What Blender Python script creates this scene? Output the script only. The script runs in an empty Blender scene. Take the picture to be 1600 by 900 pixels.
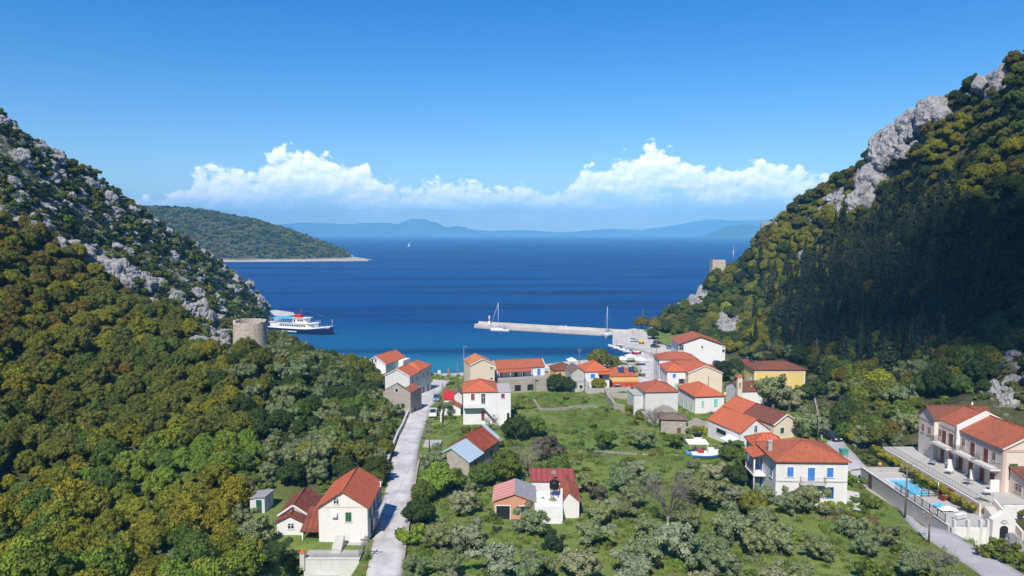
import bpy, bmesh, math, random
import numpy as np
from mathutils import Vector, Matrix, geometry, noise as mnoise

random.seed(7)
RNG = np.random.default_rng(11)
SC = bpy.context.scene
COL = SC.collection
R = math.radians

# ------------------------------------------------------------------ camera
CAM_H, F_PX, PITCH = 48.0, 1066.0, math.atan(85.0 / 1066.0)
cam_d = bpy.data.cameras.new('camera')
cam = bpy.data.objects.new('camera', cam_d)
COL.objects.link(cam)
cam.location = (0, 0, CAM_H)
cam.rotation_euler = (math.pi / 2 - PITCH, 0, 0)
cam_d.sensor_width = 36.0
cam_d.lens = 36.0 * F_PX / 1600.0
cam_d.clip_start, cam_d.clip_end = 0.5, 60000
SC.camera = cam

# ------------------------------------------------------------------ light and picture settings
SUN_EL, SUN_AZ = R(49), R(195)          # azimuth clockwise from +Y: behind the camera, a little to its left
sd = bpy.data.lights.new('sun', 'SUN')
sd.energy, sd.angle, sd.color = 4.8, R(0.53), (1.0, 0.95, 0.87)
sun = bpy.data.objects.new('sun', sd)
COL.objects.link(sun)
S_DIR = Vector((math.sin(SUN_AZ) * math.cos(SUN_EL), math.cos(SUN_AZ) * math.cos(SUN_EL), math.sin(SUN_EL)))
sun.rotation_euler = S_DIR.to_track_quat('Z', 'Y').to_euler()
SC.view_settings.view_transform = 'Standard'
SC.view_settings.look = 'None'
SC.view_settings.exposure = 0.3
SC.view_settings.gamma = 1.0
SC.cycles.max_bounces = 5
SC.cycles.diffuse_bounces = 2
SC.cycles.glossy_bounces = 2
SC.cycles.transmission_bounces = 2
SC.cycles.transparent_max_bounces = 6
SC.cycles.volume_bounces = 0
SC.cycles.use_denoising = True
SC.cycles.sample_clamp_indirect = 4.0


class NT:
    """small helper round a node tree"""
    def __init__(s, tree):
        s.t = tree; s.n = tree.nodes; s.l = tree.links

    def node(s, kind, **kw):
        n = s.n.new(kind)
        for k, v in kw.items():
            setattr(n, k, v)
        return n

    def put(s, sock, v):
        if hasattr(v, 'is_output'):
            s.l.new(v, sock)
        elif v is not None:
            sock.default_value = v

    def math(s, op, a, b=None, c=None, clamp=False):
        n = s.node('ShaderNodeMath', operation=op, use_clamp=clamp)
        s.put(n.inputs[0], a)
        if b is not None: s.put(n.inputs[1], b)
        if c is not None: s.put(n.inputs[2], c)
        return n.outputs[0]

    def mix(s, f, a, b, mode='MIX'):
        n = s.node('ShaderNodeMix', data_type='RGBA', blend_type=mode)
        s.put(n.inputs[0], f); s.put(n.inputs[6], c4(a)); s.put(n.inputs[7], c4(b))
        return n.outputs[2]

    def step(s, x, lo, hi, smooth=True):
        n = s.node('ShaderNodeMapRange', interpolation_type='SMOOTHSTEP' if smooth else 'LINEAR')
        s.put(n.inputs[0], x); s.put(n.inputs[1], lo); s.put(n.inputs[2], hi)
        n.inputs[3].default_value = 0; n.inputs[4].default_value = 1
        return n.outputs[0]

    def noise(s, vec, scale, detail=4, rough=0.5, dist=0.0):
        n = s.node('ShaderNodeTexNoise')
        if vec is not None: s.l.new(vec, n.inputs['Vector'])
        n.inputs['Scale'].default_value = scale; n.inputs['Detail'].default_value = detail
        n.inputs['Roughness'].default_value = rough; n.inputs['Distortion'].default_value = dist
        return n.outputs[0]

    def voronoi(s, vec, scale, feature='F1', rand=1.0, out=0, detail=0.0):
        n = s.node('ShaderNodeTexVoronoi', feature=feature)
        if vec is not None: s.l.new(vec, n.inputs['Vector'])
        n.inputs['Scale'].default_value = scale; n.inputs['Randomness'].default_value = rand
        if 'Detail' in n.inputs: n.inputs['Detail'].default_value = detail
        return n.outputs[out]

    def mapping(s, vec, scale=(1, 1, 1), loc=(0, 0, 0), rot=(0, 0, 0)):
        n = s.node('ShaderNodeMapping')
        s.l.new(vec, n.inputs[0]); n.inputs[1].default_value = loc; n.inputs[2].default_value = rot; n.inputs[3].default_value = scale
        return n.outputs[0]


def c4(v):
    if hasattr(v, 'is_output') or v is None: return v
    return tuple(v) + (1.0,) if len(v) == 3 else v


# ------------------------------------------------------------------ world: daylight sky with a bank of cumulus over the horizon
W = bpy.data.worlds.new('World')
SC.world = W
W.use_nodes = True
W.cycles.sampling_method = 'MANUAL'
W.cycles.sample_map_resolution = 256
w = NT(W.node_tree)
w.n.clear()
sky = w.node('ShaderNodeTexSky', sky_type='NISHITA')
sky.sun_disc = False
sky.sun_elevation, sky.sun_rotation = SUN_EL, SUN_AZ
sky.altitude, sky.air_density, sky.dust_density, sky.ozone_density = 100, 1.0, 0.15, 3.0
hs = w.node('ShaderNodeHueSaturation')
hs.inputs['Saturation'].default_value = 1.46
hs.inputs['Value'].default_value = 1.03
hs.inputs['Hue'].default_value = 0.510
w.l.new(sky.outputs[0], hs.inputs['Color'])
bg_sky = w.node('ShaderNodeBackground')
bg_sky.inputs[1].default_value = 0.122
w.l.new(hs.outputs[0], bg_sky.inputs[0])
geo = w.node('ShaderNodeTexCoord')
sx = w.node('ShaderNodeSeparateXYZ')
w.l.new(geo.outputs['Generated'], sx.inputs[0])
az = w.math('ARCTAN2', sx.outputs[0], sx.outputs[1])
el = w.math('ARCSINE', sx.outputs[2])
fc = w.node('ShaderNodeFloatCurve')
TOPS = [(0, 300), (120, 306), (200, 312), (258, 308), (300, 284), (350, 272), (395, 272), (425, 246), (460, 238), (495, 238), (525, 256), (572, 262), (600, 290),
        (640, 286), (680, 278), (720, 288), (765, 292), (800, 284), (835, 296), (866, 302), (895, 276), (935, 256), (975, 252), (1015, 238), (1050, 246), (1090, 264), (1130, 268),
        (1170, 260), (1205, 262), (1240, 274), (1300, 266), (1380, 258), (1460, 286), (1600, 300)]
cv = fc.mapping.curves[0]
pts = [((math.atan((px - 800) / F_PX) + 0.65) / 1.3, (365 - py) / F_PX / 0.2) for px, py in TOPS]
cv.points[0].location = (0, pts[0][1]); cv.points[1].location = (1, pts[-1][1])
for p in pts:
    q = cv.points.new(*p); q.handle_type = 'AUTO_CLAMPED'
fc.mapping.update()
w.put(fc.inputs['Value'], w.math('MULTIPLY_ADD', az, 1 / 1.3, 0.5, clamp=True))
top = w.math('MULTIPLY', fc.outputs[0], 0.2)
cxyz = w.node('ShaderNodeCombineXYZ')
w.put(cxyz.inputs[0], az); w.put(cxyz.inputs[1], w.math('MULTIPLY', el, 1.25)); cxyz.inputs[2].default_value = 0.37
P = cxyz.outputs[0]


def billow(vec):
    a = w.noise(vec, 22, 10, 0.60, 0.15)
    n = w.voronoi(vec, 46, 'F1', 1.0, 0, 3.0)
    return w.math('SUBTRACT', a, w.math('MULTIPLY', n, 0.26))


den = billow(P)
edge = w.math('SUBTRACT', top, el)                                             # how far below the cloud tops, in radians
m0 = w.step(w.math('ADD', edge, w.math('MULTIPLY', w.math('SUBTRACT', den, 0.285), 0.080)), -0.003, 0.0085)
base_n = w.noise(w.mapping(P, (1, 2.6, 1), (4, 1, 0)), 13, 9, 0.6, 0.3)
low = w.step(w.math('ADD', el, w.math('MULTIPLY', w.math('SUBTRACT', base_n, 0.5), 0.11)), 0.014, 0.058)
hole = w.step(w.math('ADD', base_n, w.math('MULTIPLY', w.step(edge, 0.060, 0.0), 0.5)), 0.34, 0.58)
mask = w.math('MULTIPLY', w.math('MULTIPLY', m0, low), hole)
Pl = w.mapping(P, (1, 1, 1), (-0.004, 0.008, 0.0))
lit = w.math('MULTIPLY', w.math('SUBTRACT', den, billow(Pl)), 2.6)
lit = w.math('ADD', lit, w.math('MULTIPLY_ADD', w.step(edge, 0.085, 0.0), 0.36, 0.36), clamp=True)
ccol = w.mix(lit, (0.56, 0.66, 0.86), (1.0, 0.97, 0.95))
bg_c = w.node('ShaderNodeBackground')
bg_c.inputs[1].default_value = 1.62
w.l.new(ccol, bg_c.inputs[0])
mx = w.node('ShaderNodeMixShader')
w.put(mx.inputs[0], w.math('MULTIPLY', mask, 0.95))
w.l.new(bg_sky.outputs[0], mx.inputs[1]); w.l.new(bg_c.outputs[0], mx.inputs[2])
wo = w.node('ShaderNodeOutputWorld')
w.l.new(mx.outputs[0], wo.inputs[0])

# ------------------------------------------------------------------ scene helpers
CT, ST = math.cos(PITCH), math.sin(PITCH)


def ray(px, py):
    """horizontal offset and drop per metre of distance along +Y, for a place seen in that direction"""
    u, v = (px - 800) / F_PX, (450 - py) / F_PX
    dy = CT + v * ST
    return u / dy, (-ST + v * CT) / dy


def P3(px, py, Y):
    a, b = ray(px, py)
    return (a * Y, Y, CAM_H + b * Y)


def proj(x, y, z):
    """where a world point is seen (photograph pixels); arrays or numbers"""
    dz = z - CAM_H
    f = y * CT - dz * ST
    u, v = x / f, (y * ST + dz * CT) / f
    return 800 + u * F_PX, 450 - v * F_PX


def tag(o, label=None, cat=None, group=None, kind=None):
    if label: o['label'] = label
    if cat: o['category'] = cat
    if group: o['group'] = group
    if kind: o['kind'] = kind
    return o


def thing(name, label, cat, loc=(0, 0, 0), rz=0.0, group=None):
    o = bpy.data.objects.new(name, None)
    COL.objects.link(o)
    o.empty_display_size = 0.5
    o.location = loc; o.rotation_euler = (0, 0, rz)
    return tag(o, label, cat, group)


def link(name, me, parent=None, loc=None, rz=None, label=None):
    o = bpy.data.objects.new(name, me)
    COL.objects.link(o)
    if parent is not None: o.parent = parent
    if loc is not None: o.location = loc
    if rz is not None: o.rotation_euler = (0, 0, rz)
    if label: o['label'] = label
    return o


class MB:
    """collects vertices and faces and becomes ONE mesh"""
    def __init__(s):
        s.v = []; s.f = []; s.m = []; s.sm = []

    def add(s, vs, fs, m=0, smooth=False):
        b = len(s.v)
        s.v += [tuple(q) for q in vs]
        s.f += [tuple(i + b for i in f) for f in fs]
        s.m += [m] * len(fs); s.sm += [smooth] * len(fs)
        return s

    def box(s, x0, x1, y0, y1, z0, z1, m=0):
        return s.add([(x0, y0, z0), (x1, y0, z0), (x1, y1, z0), (x0, y1, z0), (x0, y0, z1), (x1, y0, z1), (x1, y1, z1), (x0, y1, z1)],
                     [(0, 3, 2, 1), (4, 5, 6, 7), (0, 1, 5, 4), (1, 2, 6, 5), (2, 3, 7, 6), (3, 0, 4, 7)], m)

    def prism(s, poly, z0, z1, m=0):
        n = len(poly)
        vs = [(x, y, z0) for x, y in poly] + [(x, y, z1) for x, y in poly]
        fs = [tuple(range(n - 1, -1, -1)), tuple(range(n, 2 * n))] + [(i, (i + 1) % n, n + (i + 1) % n, n + i) for i in range(n)]
        return s.add(vs, fs, m)

    def slab(s, quad, t, m=0):
        """a plate: polygon in space thickened downwards along its normal"""
        q = [Vector(c) for c in quad]
        n = (q[1] - q[0]).cross(q[2] - q[0]).normalized()
        if n.z < 0: q = q[::-1]; n = -n
        k = len(q)
        vs = q + [c - n * t for c in q]
        fs = [tuple(range(k)), tuple(range(2 * k - 1, k - 1, -1))] + [((i + 1) % k, i, k + i, k + (i + 1) % k) for i in range(k)]
        return s.add(vs, fs, m)

    def tube(s, a, b, r0, r1=None, n=6, m=0, caps=True):
        a, b = Vector(a), Vector(b)
        r1 = r0 if r1 is None else r1
        d = (b - a).normalized()
        x = d.orthogonal().normalized(); y = d.cross(x)
        vs = []
        for c, r in ((a, r0), (b, r1)):
            for i in range(n):
                t = 2 * math.pi * i / n
                vs.append(c + x * (r * math.cos(t)) + y * (r * math.sin(t)))
        fs = [(i, (i + 1) % n, n + (i + 1) % n, n + i) for i in range(n)]
        s.add(vs, fs, m, True)
        if caps:
            s.f += [tuple(len(s.v) - 2 * n + i for i in range(n - 1, -1, -1)), tuple(len(s.v) - n + i for i in range(n))]
            s.m += [m, m]; s.sm += [False, False]
        return s

    def lathe(s, prof, n=16, m=0, cx=0, cy=0, smooth=True):
        k = len(prof)
        vs = [(cx + r * math.cos(2 * math.pi * j / n), cy + r * math.sin(2 * math.pi * j / n), z) for r, z in prof for j in range(n)]
        fs = [(i * n + j, i * n + (j + 1) % n, (i + 1) * n + (j + 1) % n, (i + 1) * n + j) for i in range(k - 1) for j in range(n)]
        s.add(vs, fs, m, smooth)
        return s.add([vs[j] for j in range((k - 1) * n, k * n)], [tuple(range(n))], m)

    def mesh(s, name, mats, uv=False):
        me = bpy.data.meshes.new(name)
        me.from_pydata(s.v, [], s.f)
        for q in (mats if isinstance(mats, (list, tuple)) else [mats]): me.materials.append(q)
        me.polygons.foreach_set('material_index', s.m)
        me.polygons.foreach_set('use_smooth', s.sm)
        if uv: slope_uv(me)
        me.update()
        return me

    def build(s, name, mats, parent=None, label=None, uv=False, loc=None, rz=None):
        return link(name, s.mesh(name, mats, uv), parent, loc, rz, label)


def slope_uv(me):
    """u runs along the eave, v down the slope, in metres"""
    lay = me.uv_layers.new(name='UVMap')
    for p in me.polygons:
        n = p.normal
        e = Vector((-n.y, n.x, 0))
        if e.length < 1e-4: e = Vector((1, 0, 0))
        e.normalize(); d = n.cross(e)
        for li in p.loop_indices:
            co = me.vertices[me.loops[li].vertex_index].co
            lay.data[li].uv = (co.dot(e), co.dot(d))

# ------------------------------------------------------------------ materials
MATS = {}


def newmat(name):
    m = bpy.data.materials.new(name)
    m.use_nodes = True
    m.node_tree.nodes.clear()
    MATS[name] = m
    t = NT(m.node_tree)
    out = t.node('ShaderNodeOutputMaterial')
    b = t.node('ShaderNodeBsdfPrincipled')
    t.l.new(b.outputs[0], out.inputs[0])
    return m, t, b, out


def bump(t, b, h, strength, dist):
    n = t.node('ShaderNodeBump')
    n.inputs['Strength'].default_value = strength; n.inputs['Distance'].default_value = dist
    t.put(n.inputs['Height'], h)
    t.l.new(n.outputs[0], b.inputs['Normal'])


def objco(t):
    return t.node('ShaderNodeTexCoord').outputs['Object']


def plain(name, col, rough=0.6, metal=0.0, var=0.12, scale=1.2, spec=0.3, bmp=0.0, bscale=8):
    m, t, b, _ = newmat(name)
    co = objco(t)
    f = t.noise(co, scale, 5, 0.6)
    c = t.mix(t.step(f, 0.3, 0.7), [x * (1 - var) for x in col], [min(1, x * (1 + var * .6)) for x in col])
    t.put(b.inputs['Base Color'], c)
    b.inputs['Roughness'].default_value = rough; b.inputs['Metallic'].default_value = metal
    b.inputs['Specular IOR Level'].default_value = spec
    if bmp: bump(t, b, t.noise(co, bscale, 4), 0.6, bmp)
    return m


def plaster(name, col, dirt=(0.30, 0.27, 0.23), amount=0.38):
    """painted render with weathering blotches and rain streaks"""
    m, t, b, _ = newmat(name)
    co = objco(t)
    st = t.noise(t.mapping(co, (2.2, 2.2, 0.35)), 1.6, 6, 0.65)
    bl = t.noise(co, 0.55, 5, 0.6)
    f = t.math('MULTIPLY', t.step(t.math('MULTIPLY_ADD', st, 0.6, t.math('MULTIPLY', bl, 0.5)), 0.52, 0.85), amount)
    t.put(b.inputs['Base Color'], t.mix(f, col, dirt))
    b.inputs['Roughness'].default_value = 0.85; b.inputs['Specular IOR Level'].default_value = 0.15
    bump(t, b, t.noise(co, 9, 4), 0.5, 0.012)
    return m


def tiles(name, c0, c1, c2, period=0.32, age=0.5, relief=0.05):
    """clay tile channels running down the slope (u across, v down), lichen and replaced tiles"""
    m, t, b, _ = newmat(name)
    uv = t.node('ShaderNodeTexCoord').outputs['UV']
    s = t.node('ShaderNodeSeparateXYZ'); t.l.new(uv, s.inputs[0])
    u = t.math('MULTIPLY', s.outputs[0], 2 * math.pi / period)
    wv = t.math('MULTIPLY_ADD', t.math('SINE', u), 0.5, 0.5)
    rows = t.math('FRACT', t.math('MULTIPLY', s.outputs[1], 1 / 0.38))
    cell = t.node('ShaderNodeTexWhiteNoise', noise_dimensions='2D')
    cx = t.node('ShaderNodeCombineXYZ')
    t.put(cx.inputs[0], t.math('FLOOR', t.math('MULTIPLY', s.outputs[0], 1 / period)))
    t.put(cx.inputs[1], t.math('FLOOR', t.math('MULTIPLY', s.outputs[1], 1 / 0.38)))
    t.l.new(cx.outputs[0], cell.inputs['Vector'])
    patch = t.noise(t.mapping(uv, (1.0, 0.45, 1)), 0.9, 6, 0.62)
    c = t.mix(cell.outputs['Value'], c0, c1)
    c = t.mix(t.math('MULTIPLY', t.step(patch, 0.62 - 0.3 * age, 0.82 - 0.2 * age), 0.35 + 0.5 * age), c, c2)
    gap = t.step(wv, 0.0, 0.45)
    c = t.mix(t.math('MULTIPLY', t.math('SUBTRACT', 1.0, gap), 0.55), c, [x * 0.45 for x in c0])     # channels darkened in the colour to show their shade
    t.put(b.inputs['Base Color'], c)
    b.inputs['Roughness'].default_value = 0.8; b.inputs['Specular IOR Level'].default_value = 0.25
    h = t.math('ADD', wv, t.math('MULTIPLY', rows, 0.3))
    bump(t, b, h, 0.9, relief)
    return m


def stone(name, c0, c1, mortar, scale=2.2, bmp=0.05, mort=0.06):
    """rubble masonry"""
    m, t, b, _ = newmat(name)
    co = objco(t)
    v = t.voronoi(t.mapping(co, (1, 1, 1.5)), scale, 'F1', 1.0, 1)
    e = t.voronoi(t.mapping(co, (1, 1, 1.5)), scale, 'DISTANCE_TO_EDGE', 1.0, 0)
    sp = t.node('ShaderNodeSeparateColor'); t.l.new(v, sp.inputs[0])
    c = t.mix(sp.outputs[0], c0, c1)
    c = t.mix(t.math('MULTIPLY', t.noise(co, 0.6, 5), 0.5), c, mortar)
    c = t.mix(t.step(e, mort, 0.0), c, mortar)
    t.put(b.inputs['Base Color'], c)
    b.inputs['Roughness'].default_value = 0.92; b.inputs['Specular IOR Level'].default_value = 0.1
    bump(t, b, t.math('ADD', t.step(e, 0.0, 0.12), t.math('MULTIPLY', t.noise(co, 6, 4), 0.5)), 0.8, bmp)
    return m


plaster('white', (0.78, 0.77, 0.75))
plaster('white_old', (0.66, 0.65, 0.62), amount=0.5)
plaster('grey_plaster', (0.50, 0.49, 0.46), amount=0.7)
plaster('cream', (0.74, 0.63, 0.47))
plaster('pale_cream', (0.80, 0.765, 0.715))
plaster('yellow', (0.78, 0.58, 0.20), amount=0.12)
plaster('ochre', (0.70, 0.42, 0.14), amount=0.2)
plaster('orange', (0.62, 0.31, 0.185), amount=0.25)
plaster('red_paint', (0.62, 0.10, 0.045), amount=0.15)
plaster('beige', (0.76, 0.735, 0.69), amount=0.2)
plaster('hotel_pink', (0.74, 0.64, 0.55), amount=0.25)
plaster('hotel_band', (0.62, 0.45, 0.37), amount=0.1)
plaster('concrete', (0.44, 0.42, 0.39), (0.20, 0.19, 0.17), 0.6)
plaster('pale_concrete', (0.60, 0.57, 0.52), (0.30, 0.28, 0.25), 0.5)
plaster('pool_deck', (0.46, 0.43, 0.39), (0.28, 0.27, 0.25), 0.4)
tiles('tile_new', (0.62, 0.165, 0.075), (0.53, 0.125, 0.055), (0.42, 0.16, 0.09), age=0.34)
tiles('tile_orange', (0.62, 0.25, 0.11), (0.55, 0.21, 0.09), (0.48, 0.22, 0.12), age=0.2)
tiles('tile_mid', (0.50, 0.145, 0.07), (0.38, 0.10, 0.052), (0.25, 0.115, 0.075), age=0.5)
tiles('tile_old', (0.28, 0.085, 0.045), (0.20, 0.065, 0.04), (0.13, 0.085, 0.06), age=0.75)
tiles('tile_grey', (0.27, 0.19, 0.14), (0.20, 0.14, 0.11), (0.14, 0.12, 0.10), age=0.8)
tiles('tile_ridged', (0.60, 0.15, 0.07), (0.50, 0.115, 0.055), (0.30, 0.075, 0.04), period=0.62, age=0.15, relief=0.10)
tiles('tile_ridged_old', (0.34, 0.085, 0.045), (0.20, 0.06, 0.04), (0.12, 0.06, 0.045), period=0.62, age=0.7, relief=0.10)
tiles('rust_sheet', (0.36, 0.075, 0.035), (0.26, 0.055, 0.03), (0.46, 0.24, 0.15), period=0.75, age=0.4, relief=0.05)
tiles('blue_sheet', (0.46, 0.57, 0.66), (0.44, 0.55, 0.64), (0.40, 0.47, 0.53), period=0.9, age=0.2, relief=0.03)
tiles('pink_sheet', (0.66, 0.30, 0.25), (0.65, 0.29, 0.24), (0.55, 0.27, 0.22), period=1.1, age=0.15, relief=0.02)
tiles('grey_sheet', (0.36, 0.36, 0.36), (0.30, 0.30, 0.30), (0.24, 0.23, 0.22), period=0.6, age=0.4, relief=0.03)
tiles('red_sheet', (0.34, 0.075, 0.068), (0.32, 0.07, 0.06), (0.34, 0.07, 0.05), period=0.8, age=0.2, relief=0.03)
stone('rubble', (0.40, 0.35, 0.28), (0.55, 0.50, 0.43), (0.34, 0.30, 0.25), 2.4)
stone('tower_stone', (0.46, 0.37, 0.29), (0.76, 0.66, 0.55), (0.50, 0.43, 0.35), 2.1, 0.10, 0.08)
stone('dry_stone', (0.40, 0.37, 0.33), (0.56, 0.53, 0.49), (0.17, 0.15, 0.12), 2.6, 0.10, 0.09)
plain('blue_shutter', (0.05, 0.22, 0.62), 0.5)
plain('dark_blue', (0.02, 0.05, 0.22), 0.5)
plain('turquoise', (0.22, 0.62, 0.55), 0.5)
plain('green_shutter', (0.02, 0.12, 0.07), 0.5)
plain('brown_wood', (0.16, 0.06, 0.035), 0.6)
plain('red_wood', (0.24, 0.05, 0.035), 0.6)
plain('old_wood', (0.24, 0.19, 0.15), 0.8)
plain('pole_wood', (0.20, 0.16, 0.13), 0.85, var=0.3)
plain('maroon', (0.22, 0.05, 0.05), 0.6)
plain('purple_cloth', (0.45, 0.16, 0.32), 0.9)
plain('dark', (0.02, 0.02, 0.022), 0.7)
plain('glass', (0.03, 0.04, 0.05), 0.08, spec=0.6, var=0.05)
plain('white_paint', (0.80, 0.80, 0.79), 0.35, var=0.05)
plain('white_cloth', (0.80, 0.79, 0.76), 0.9, var=0.06)
plain('steel', (0.55, 0.56, 0.57), 0.35, 0.7)
plain('grey_metal', (0.28, 0.29, 0.30), 0.5, 0.3)
plain('iron', (0.07, 0.07, 0.075), 0.5, 0.3)
plain('rubber', (0.025, 0.025, 0.027), 0.8)
plain('navy', (0.008, 0.016, 0.07), 0.3, spec=0.5)
plain('red_gloss', (0.55, 0.03, 0.03), 0.4)
plain('canopy_blue', (0.08, 0.42, 0.70), 0.7)
plain('car_blue', (0.035, 0.07, 0.22), 0.25, spec=0.6, var=0.03)
plain('car_silver_blue', (0.16, 0.28, 0.42), 0.25, 0.3, var=0.03)
plain('car_white', (0.78, 0.78, 0.77), 0.3, var=0.03)
plain('car_silver', (0.42, 0.45, 0.48), 0.3, 0.4, var=0.03)
plain('car_dark', (0.035, 0.04, 0.05), 0.25, var=0.03)
plain('car_yellow', (0.75, 0.50, 0.06), 0.4, var=0.03)
plain('bin_green', (0.10, 0.30, 0.24), 0.6)
plain('tank_black', (0.012, 0.012, 0.014), 0.45)
plain('flower_red', (0.5, 0.05, 0.04), 0.8)
plain('kerb_stone', (0.66, 0.62, 0.56), 0.9, var=0.2)
plain('solar', (0.03, 0.05, 0.12), 0.15, spec=0.6)
plain('orange_ball', (0.75, 0.36, 0.05), 0.5)
plain('pool_tile', (0.20, 0.55, 0.72), 0.4, var=0.05)

# rock
m, t, b, _ = newmat('limestone')
co = t.node('ShaderNodeNewGeometry').outputs['Position']
n1 = t.noise(co, 0.30, 8, 0.65)
n2 = t.noise(co, 1.6, 6, 0.7)
c = t.mix(t.step(n1, 0.35, 0.7), (0.25, 0.242, 0.235), (0.43, 0.415, 0.40))
c = t.mix(t.math('MULTIPLY', t.step(n2, 0.52, 0.72), 0.7), c, (0.16, 0.152, 0.14))
c = t.mix(t.math('MULTIPLY', t.step(t.noise(co, 0.18, 4), 0.62, 0.72), 0.35), c, (0.42, 0.28, 0.19))
t.put(b.inputs['Base Color'], c)
b.inputs['Roughness'].default_value = 0.95; b.inputs['Specular IOR Level'].default_value = 0.1
bump(t, b, t.math('ADD', n2, t.math('MULTIPLY', t.voronoi(co, 0.9, 'F1', 1.0, 0, 2.0), 0.8)), 1.0, 0.35)


def foliage(name, trans=0.10):
    """leaf colour = the object's own colour, each leaf a little different"""
    m, t, b, out = newmat(name)
    oi = t.node('ShaderNodeObjectInfo')
    at = t.node('ShaderNodeAttribute', attribute_name='leaf')
    f = at.outputs['Fac']
    ta = t.node('ShaderNodeAttribute', attribute_name='tint_on', attribute_type='INSTANCER')
    tc = t.node('ShaderNodeAttribute', attribute_name='tint', attribute_type='INSTANCER')
    base = t.mix(ta.outputs['Fac'], oi.outputs['Color'], tc.outputs['Color'])
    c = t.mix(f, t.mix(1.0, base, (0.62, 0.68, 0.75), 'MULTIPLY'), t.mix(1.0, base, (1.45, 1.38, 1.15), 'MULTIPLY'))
    t.put(b.inputs['Base Color'], c)
    b.inputs['Roughness'].default_value = 0.75; b.inputs['Specular IOR Level'].default_value = 0.12
    tr = t.node('ShaderNodeBsdfTranslucent')
    t.put(tr.inputs[0], t.mix(1.0, c, (1.1, 1.2, 0.5), 'MULTIPLY'))
    ms = t.node('ShaderNodeMixShader'); ms.inputs[0].default_value = trans
    t.l.new(b.outputs[0], ms.inputs[1]); t.l.new(tr.outputs[0], ms.inputs[2]); t.l.new(ms.outputs[0], out.inputs[0])
    return m


foliage('leaves')
plain('bark', (0.13, 0.10, 0.08), 0.9, var=0.35, scale=3)
plain('pale_bark', (0.25, 0.21, 0.18), 0.9, var=0.3, scale=3)

# ground: grass, dry patches and soil in the valley; stony scrub on the slopes ("hill" vertex attribute), pale shore
m, t, b, _ = newmat('ground')
co = t.node('ShaderNodeNewGeometry').outputs['Position']
hill = t.node('ShaderNodeAttribute', attribute_name='hill').outputs['Fac']
shore = t.node('ShaderNodeAttribute', attribute_name='shore').outputs['Fac']
rocky = t.node('ShaderNodeAttribute', attribute_name='rocky').outputs['Fac']
soil = t.node('ShaderNodeAttribute', attribute_name='soil').outputs['Fac']
a = t.noise(co, 0.06, 6, 0.6)
bq = t.noise(co, 0.55, 7, 0.65)
cq = t.noise(co, 3.0, 4, 0.6)
g = t.mix(t.step(a, 0.35, 0.65), (0.150, 0.205, 0.044), (0.215, 0.260, 0.064))
g = t.mix(t.math('MULTIPLY', t.step(bq, 0.40, 0.68), 0.6), g, (0.085, 0.135, 0.032))
g = t.mix(t.math('MULTIPLY', t.step(t.noise(co, 0.16, 6, 0.7), 0.56, 0.72), 0.65), g, (0.27, 0.25, 0.10))
g = t.mix(t.math('MULTIPLY', t.step(cq, 0.5, 0.8), 0.5), g, (0.19, 0.235, 0.075))
g = t.mix(t.math('MULTIPLY', t.step(t.noise(co, 1.1, 3, 0.5), 0.66, 0.72), 0.5), g, (0.36, 0.34, 0.08))
sl = t.mix(t.step(cq, 0.3, 0.7), (0.15, 0.075, 0.045), (0.22, 0.12, 0.075))
g = t.mix(t.step(t.math('ADD', soil, t.math('MULTIPLY', t.math('SUBTRACT', bq, 0.5), 0.7)), 0.40, 0.60), g, sl)
h0 = t.mix(t.step(bq, 0.35, 0.65), (0.050, 0.058, 0.022), (0.105, 0.095, 0.045))
rk = t.mix(t.step(cq, 0.35, 0.7), (0.26, 0.25, 0.24), (0.43, 0.415, 0.40))
rk = t.mix(t.math('MULTIPLY', t.step(bq, 0.5, 0.65), 0.8), rk, (0.085, 0.085, 0.045))
h0 = t.mix(t.step(t.math('ADD', rocky, t.math('MULTIPLY', t.math('SUBTRACT', t.noise(co, 0.22, 8, 0.7), 0.5), 1.6)), 0.45, 0.70), h0, rk)
c = t.mix(hill, g, h0)
c = t.mix(shore, c, t.mix(t.step(bq, 0.35, 0.65), (0.48, 0.40, 0.32), (0.60, 0.54, 0.46)))
t.put(b.inputs['Base Color'], c)
b.inputs['Roughness'].default_value = 0.95; b.inputs['Specular IOR Level'].default_value = 0.05
bump(t, b, t.math('ADD', bq, t.math('MULTIPLY', cq, 0.5)), 0.8, 0.5)

# roads
m, t, b, _ = newmat('road')
co = t.node('ShaderNodeNewGeometry').outputs['Position']
c = t.mix(t.step(t.noise(co, 0.25, 7, 0.7), 0.35, 0.65), (0.43, 0.395, 0.37), (0.64, 0.60, 0.57))
c = t.mix(t.math('MULTIPLY', t.step(t.noise(co, 1.2, 5, 0.7), 0.55, 0.75), 0.5), c, (0.42, 0.385, 0.36))
t.put(b.inputs['Base Color'], c)
b.inputs['Roughness'].default_value = 0.9
bump(t, b, t.noise(co, 6, 4), 0.4, 0.02)
m, t, b, _ = newmat('asphalt_road')
co = t.node('ShaderNodeNewGeometry').outputs['Position']
c = t.mix(t.step(t.noise(co, 0.25, 6, 0.65), 0.35, 0.7), (0.40, 0.38, 0.365), (0.50, 0.475, 0.455))
c = t.mix(t.math('MULTIPLY', t.step(t.noise(co, 1.2, 5, 0.7), 0.55, 0.75), 0.5), c, (0.33, 0.31, 0.295))
t.put(b.inputs['Base Color'], c)
b.inputs['Roughness'].default_value = 0.9
bump(t, b, t.noise(co, 6, 4), 0.4, 0.02)
m, t, b, _ = newmat('quay_concrete')
co = t.node('ShaderNodeNewGeometry').outputs['Position']
c = t.mix(t.step(t.noise(co, 0.2, 6, 0.65), 0.35, 0.7), (0.46, 0.42, 0.37), (0.60, 0.55, 0.49))
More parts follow.
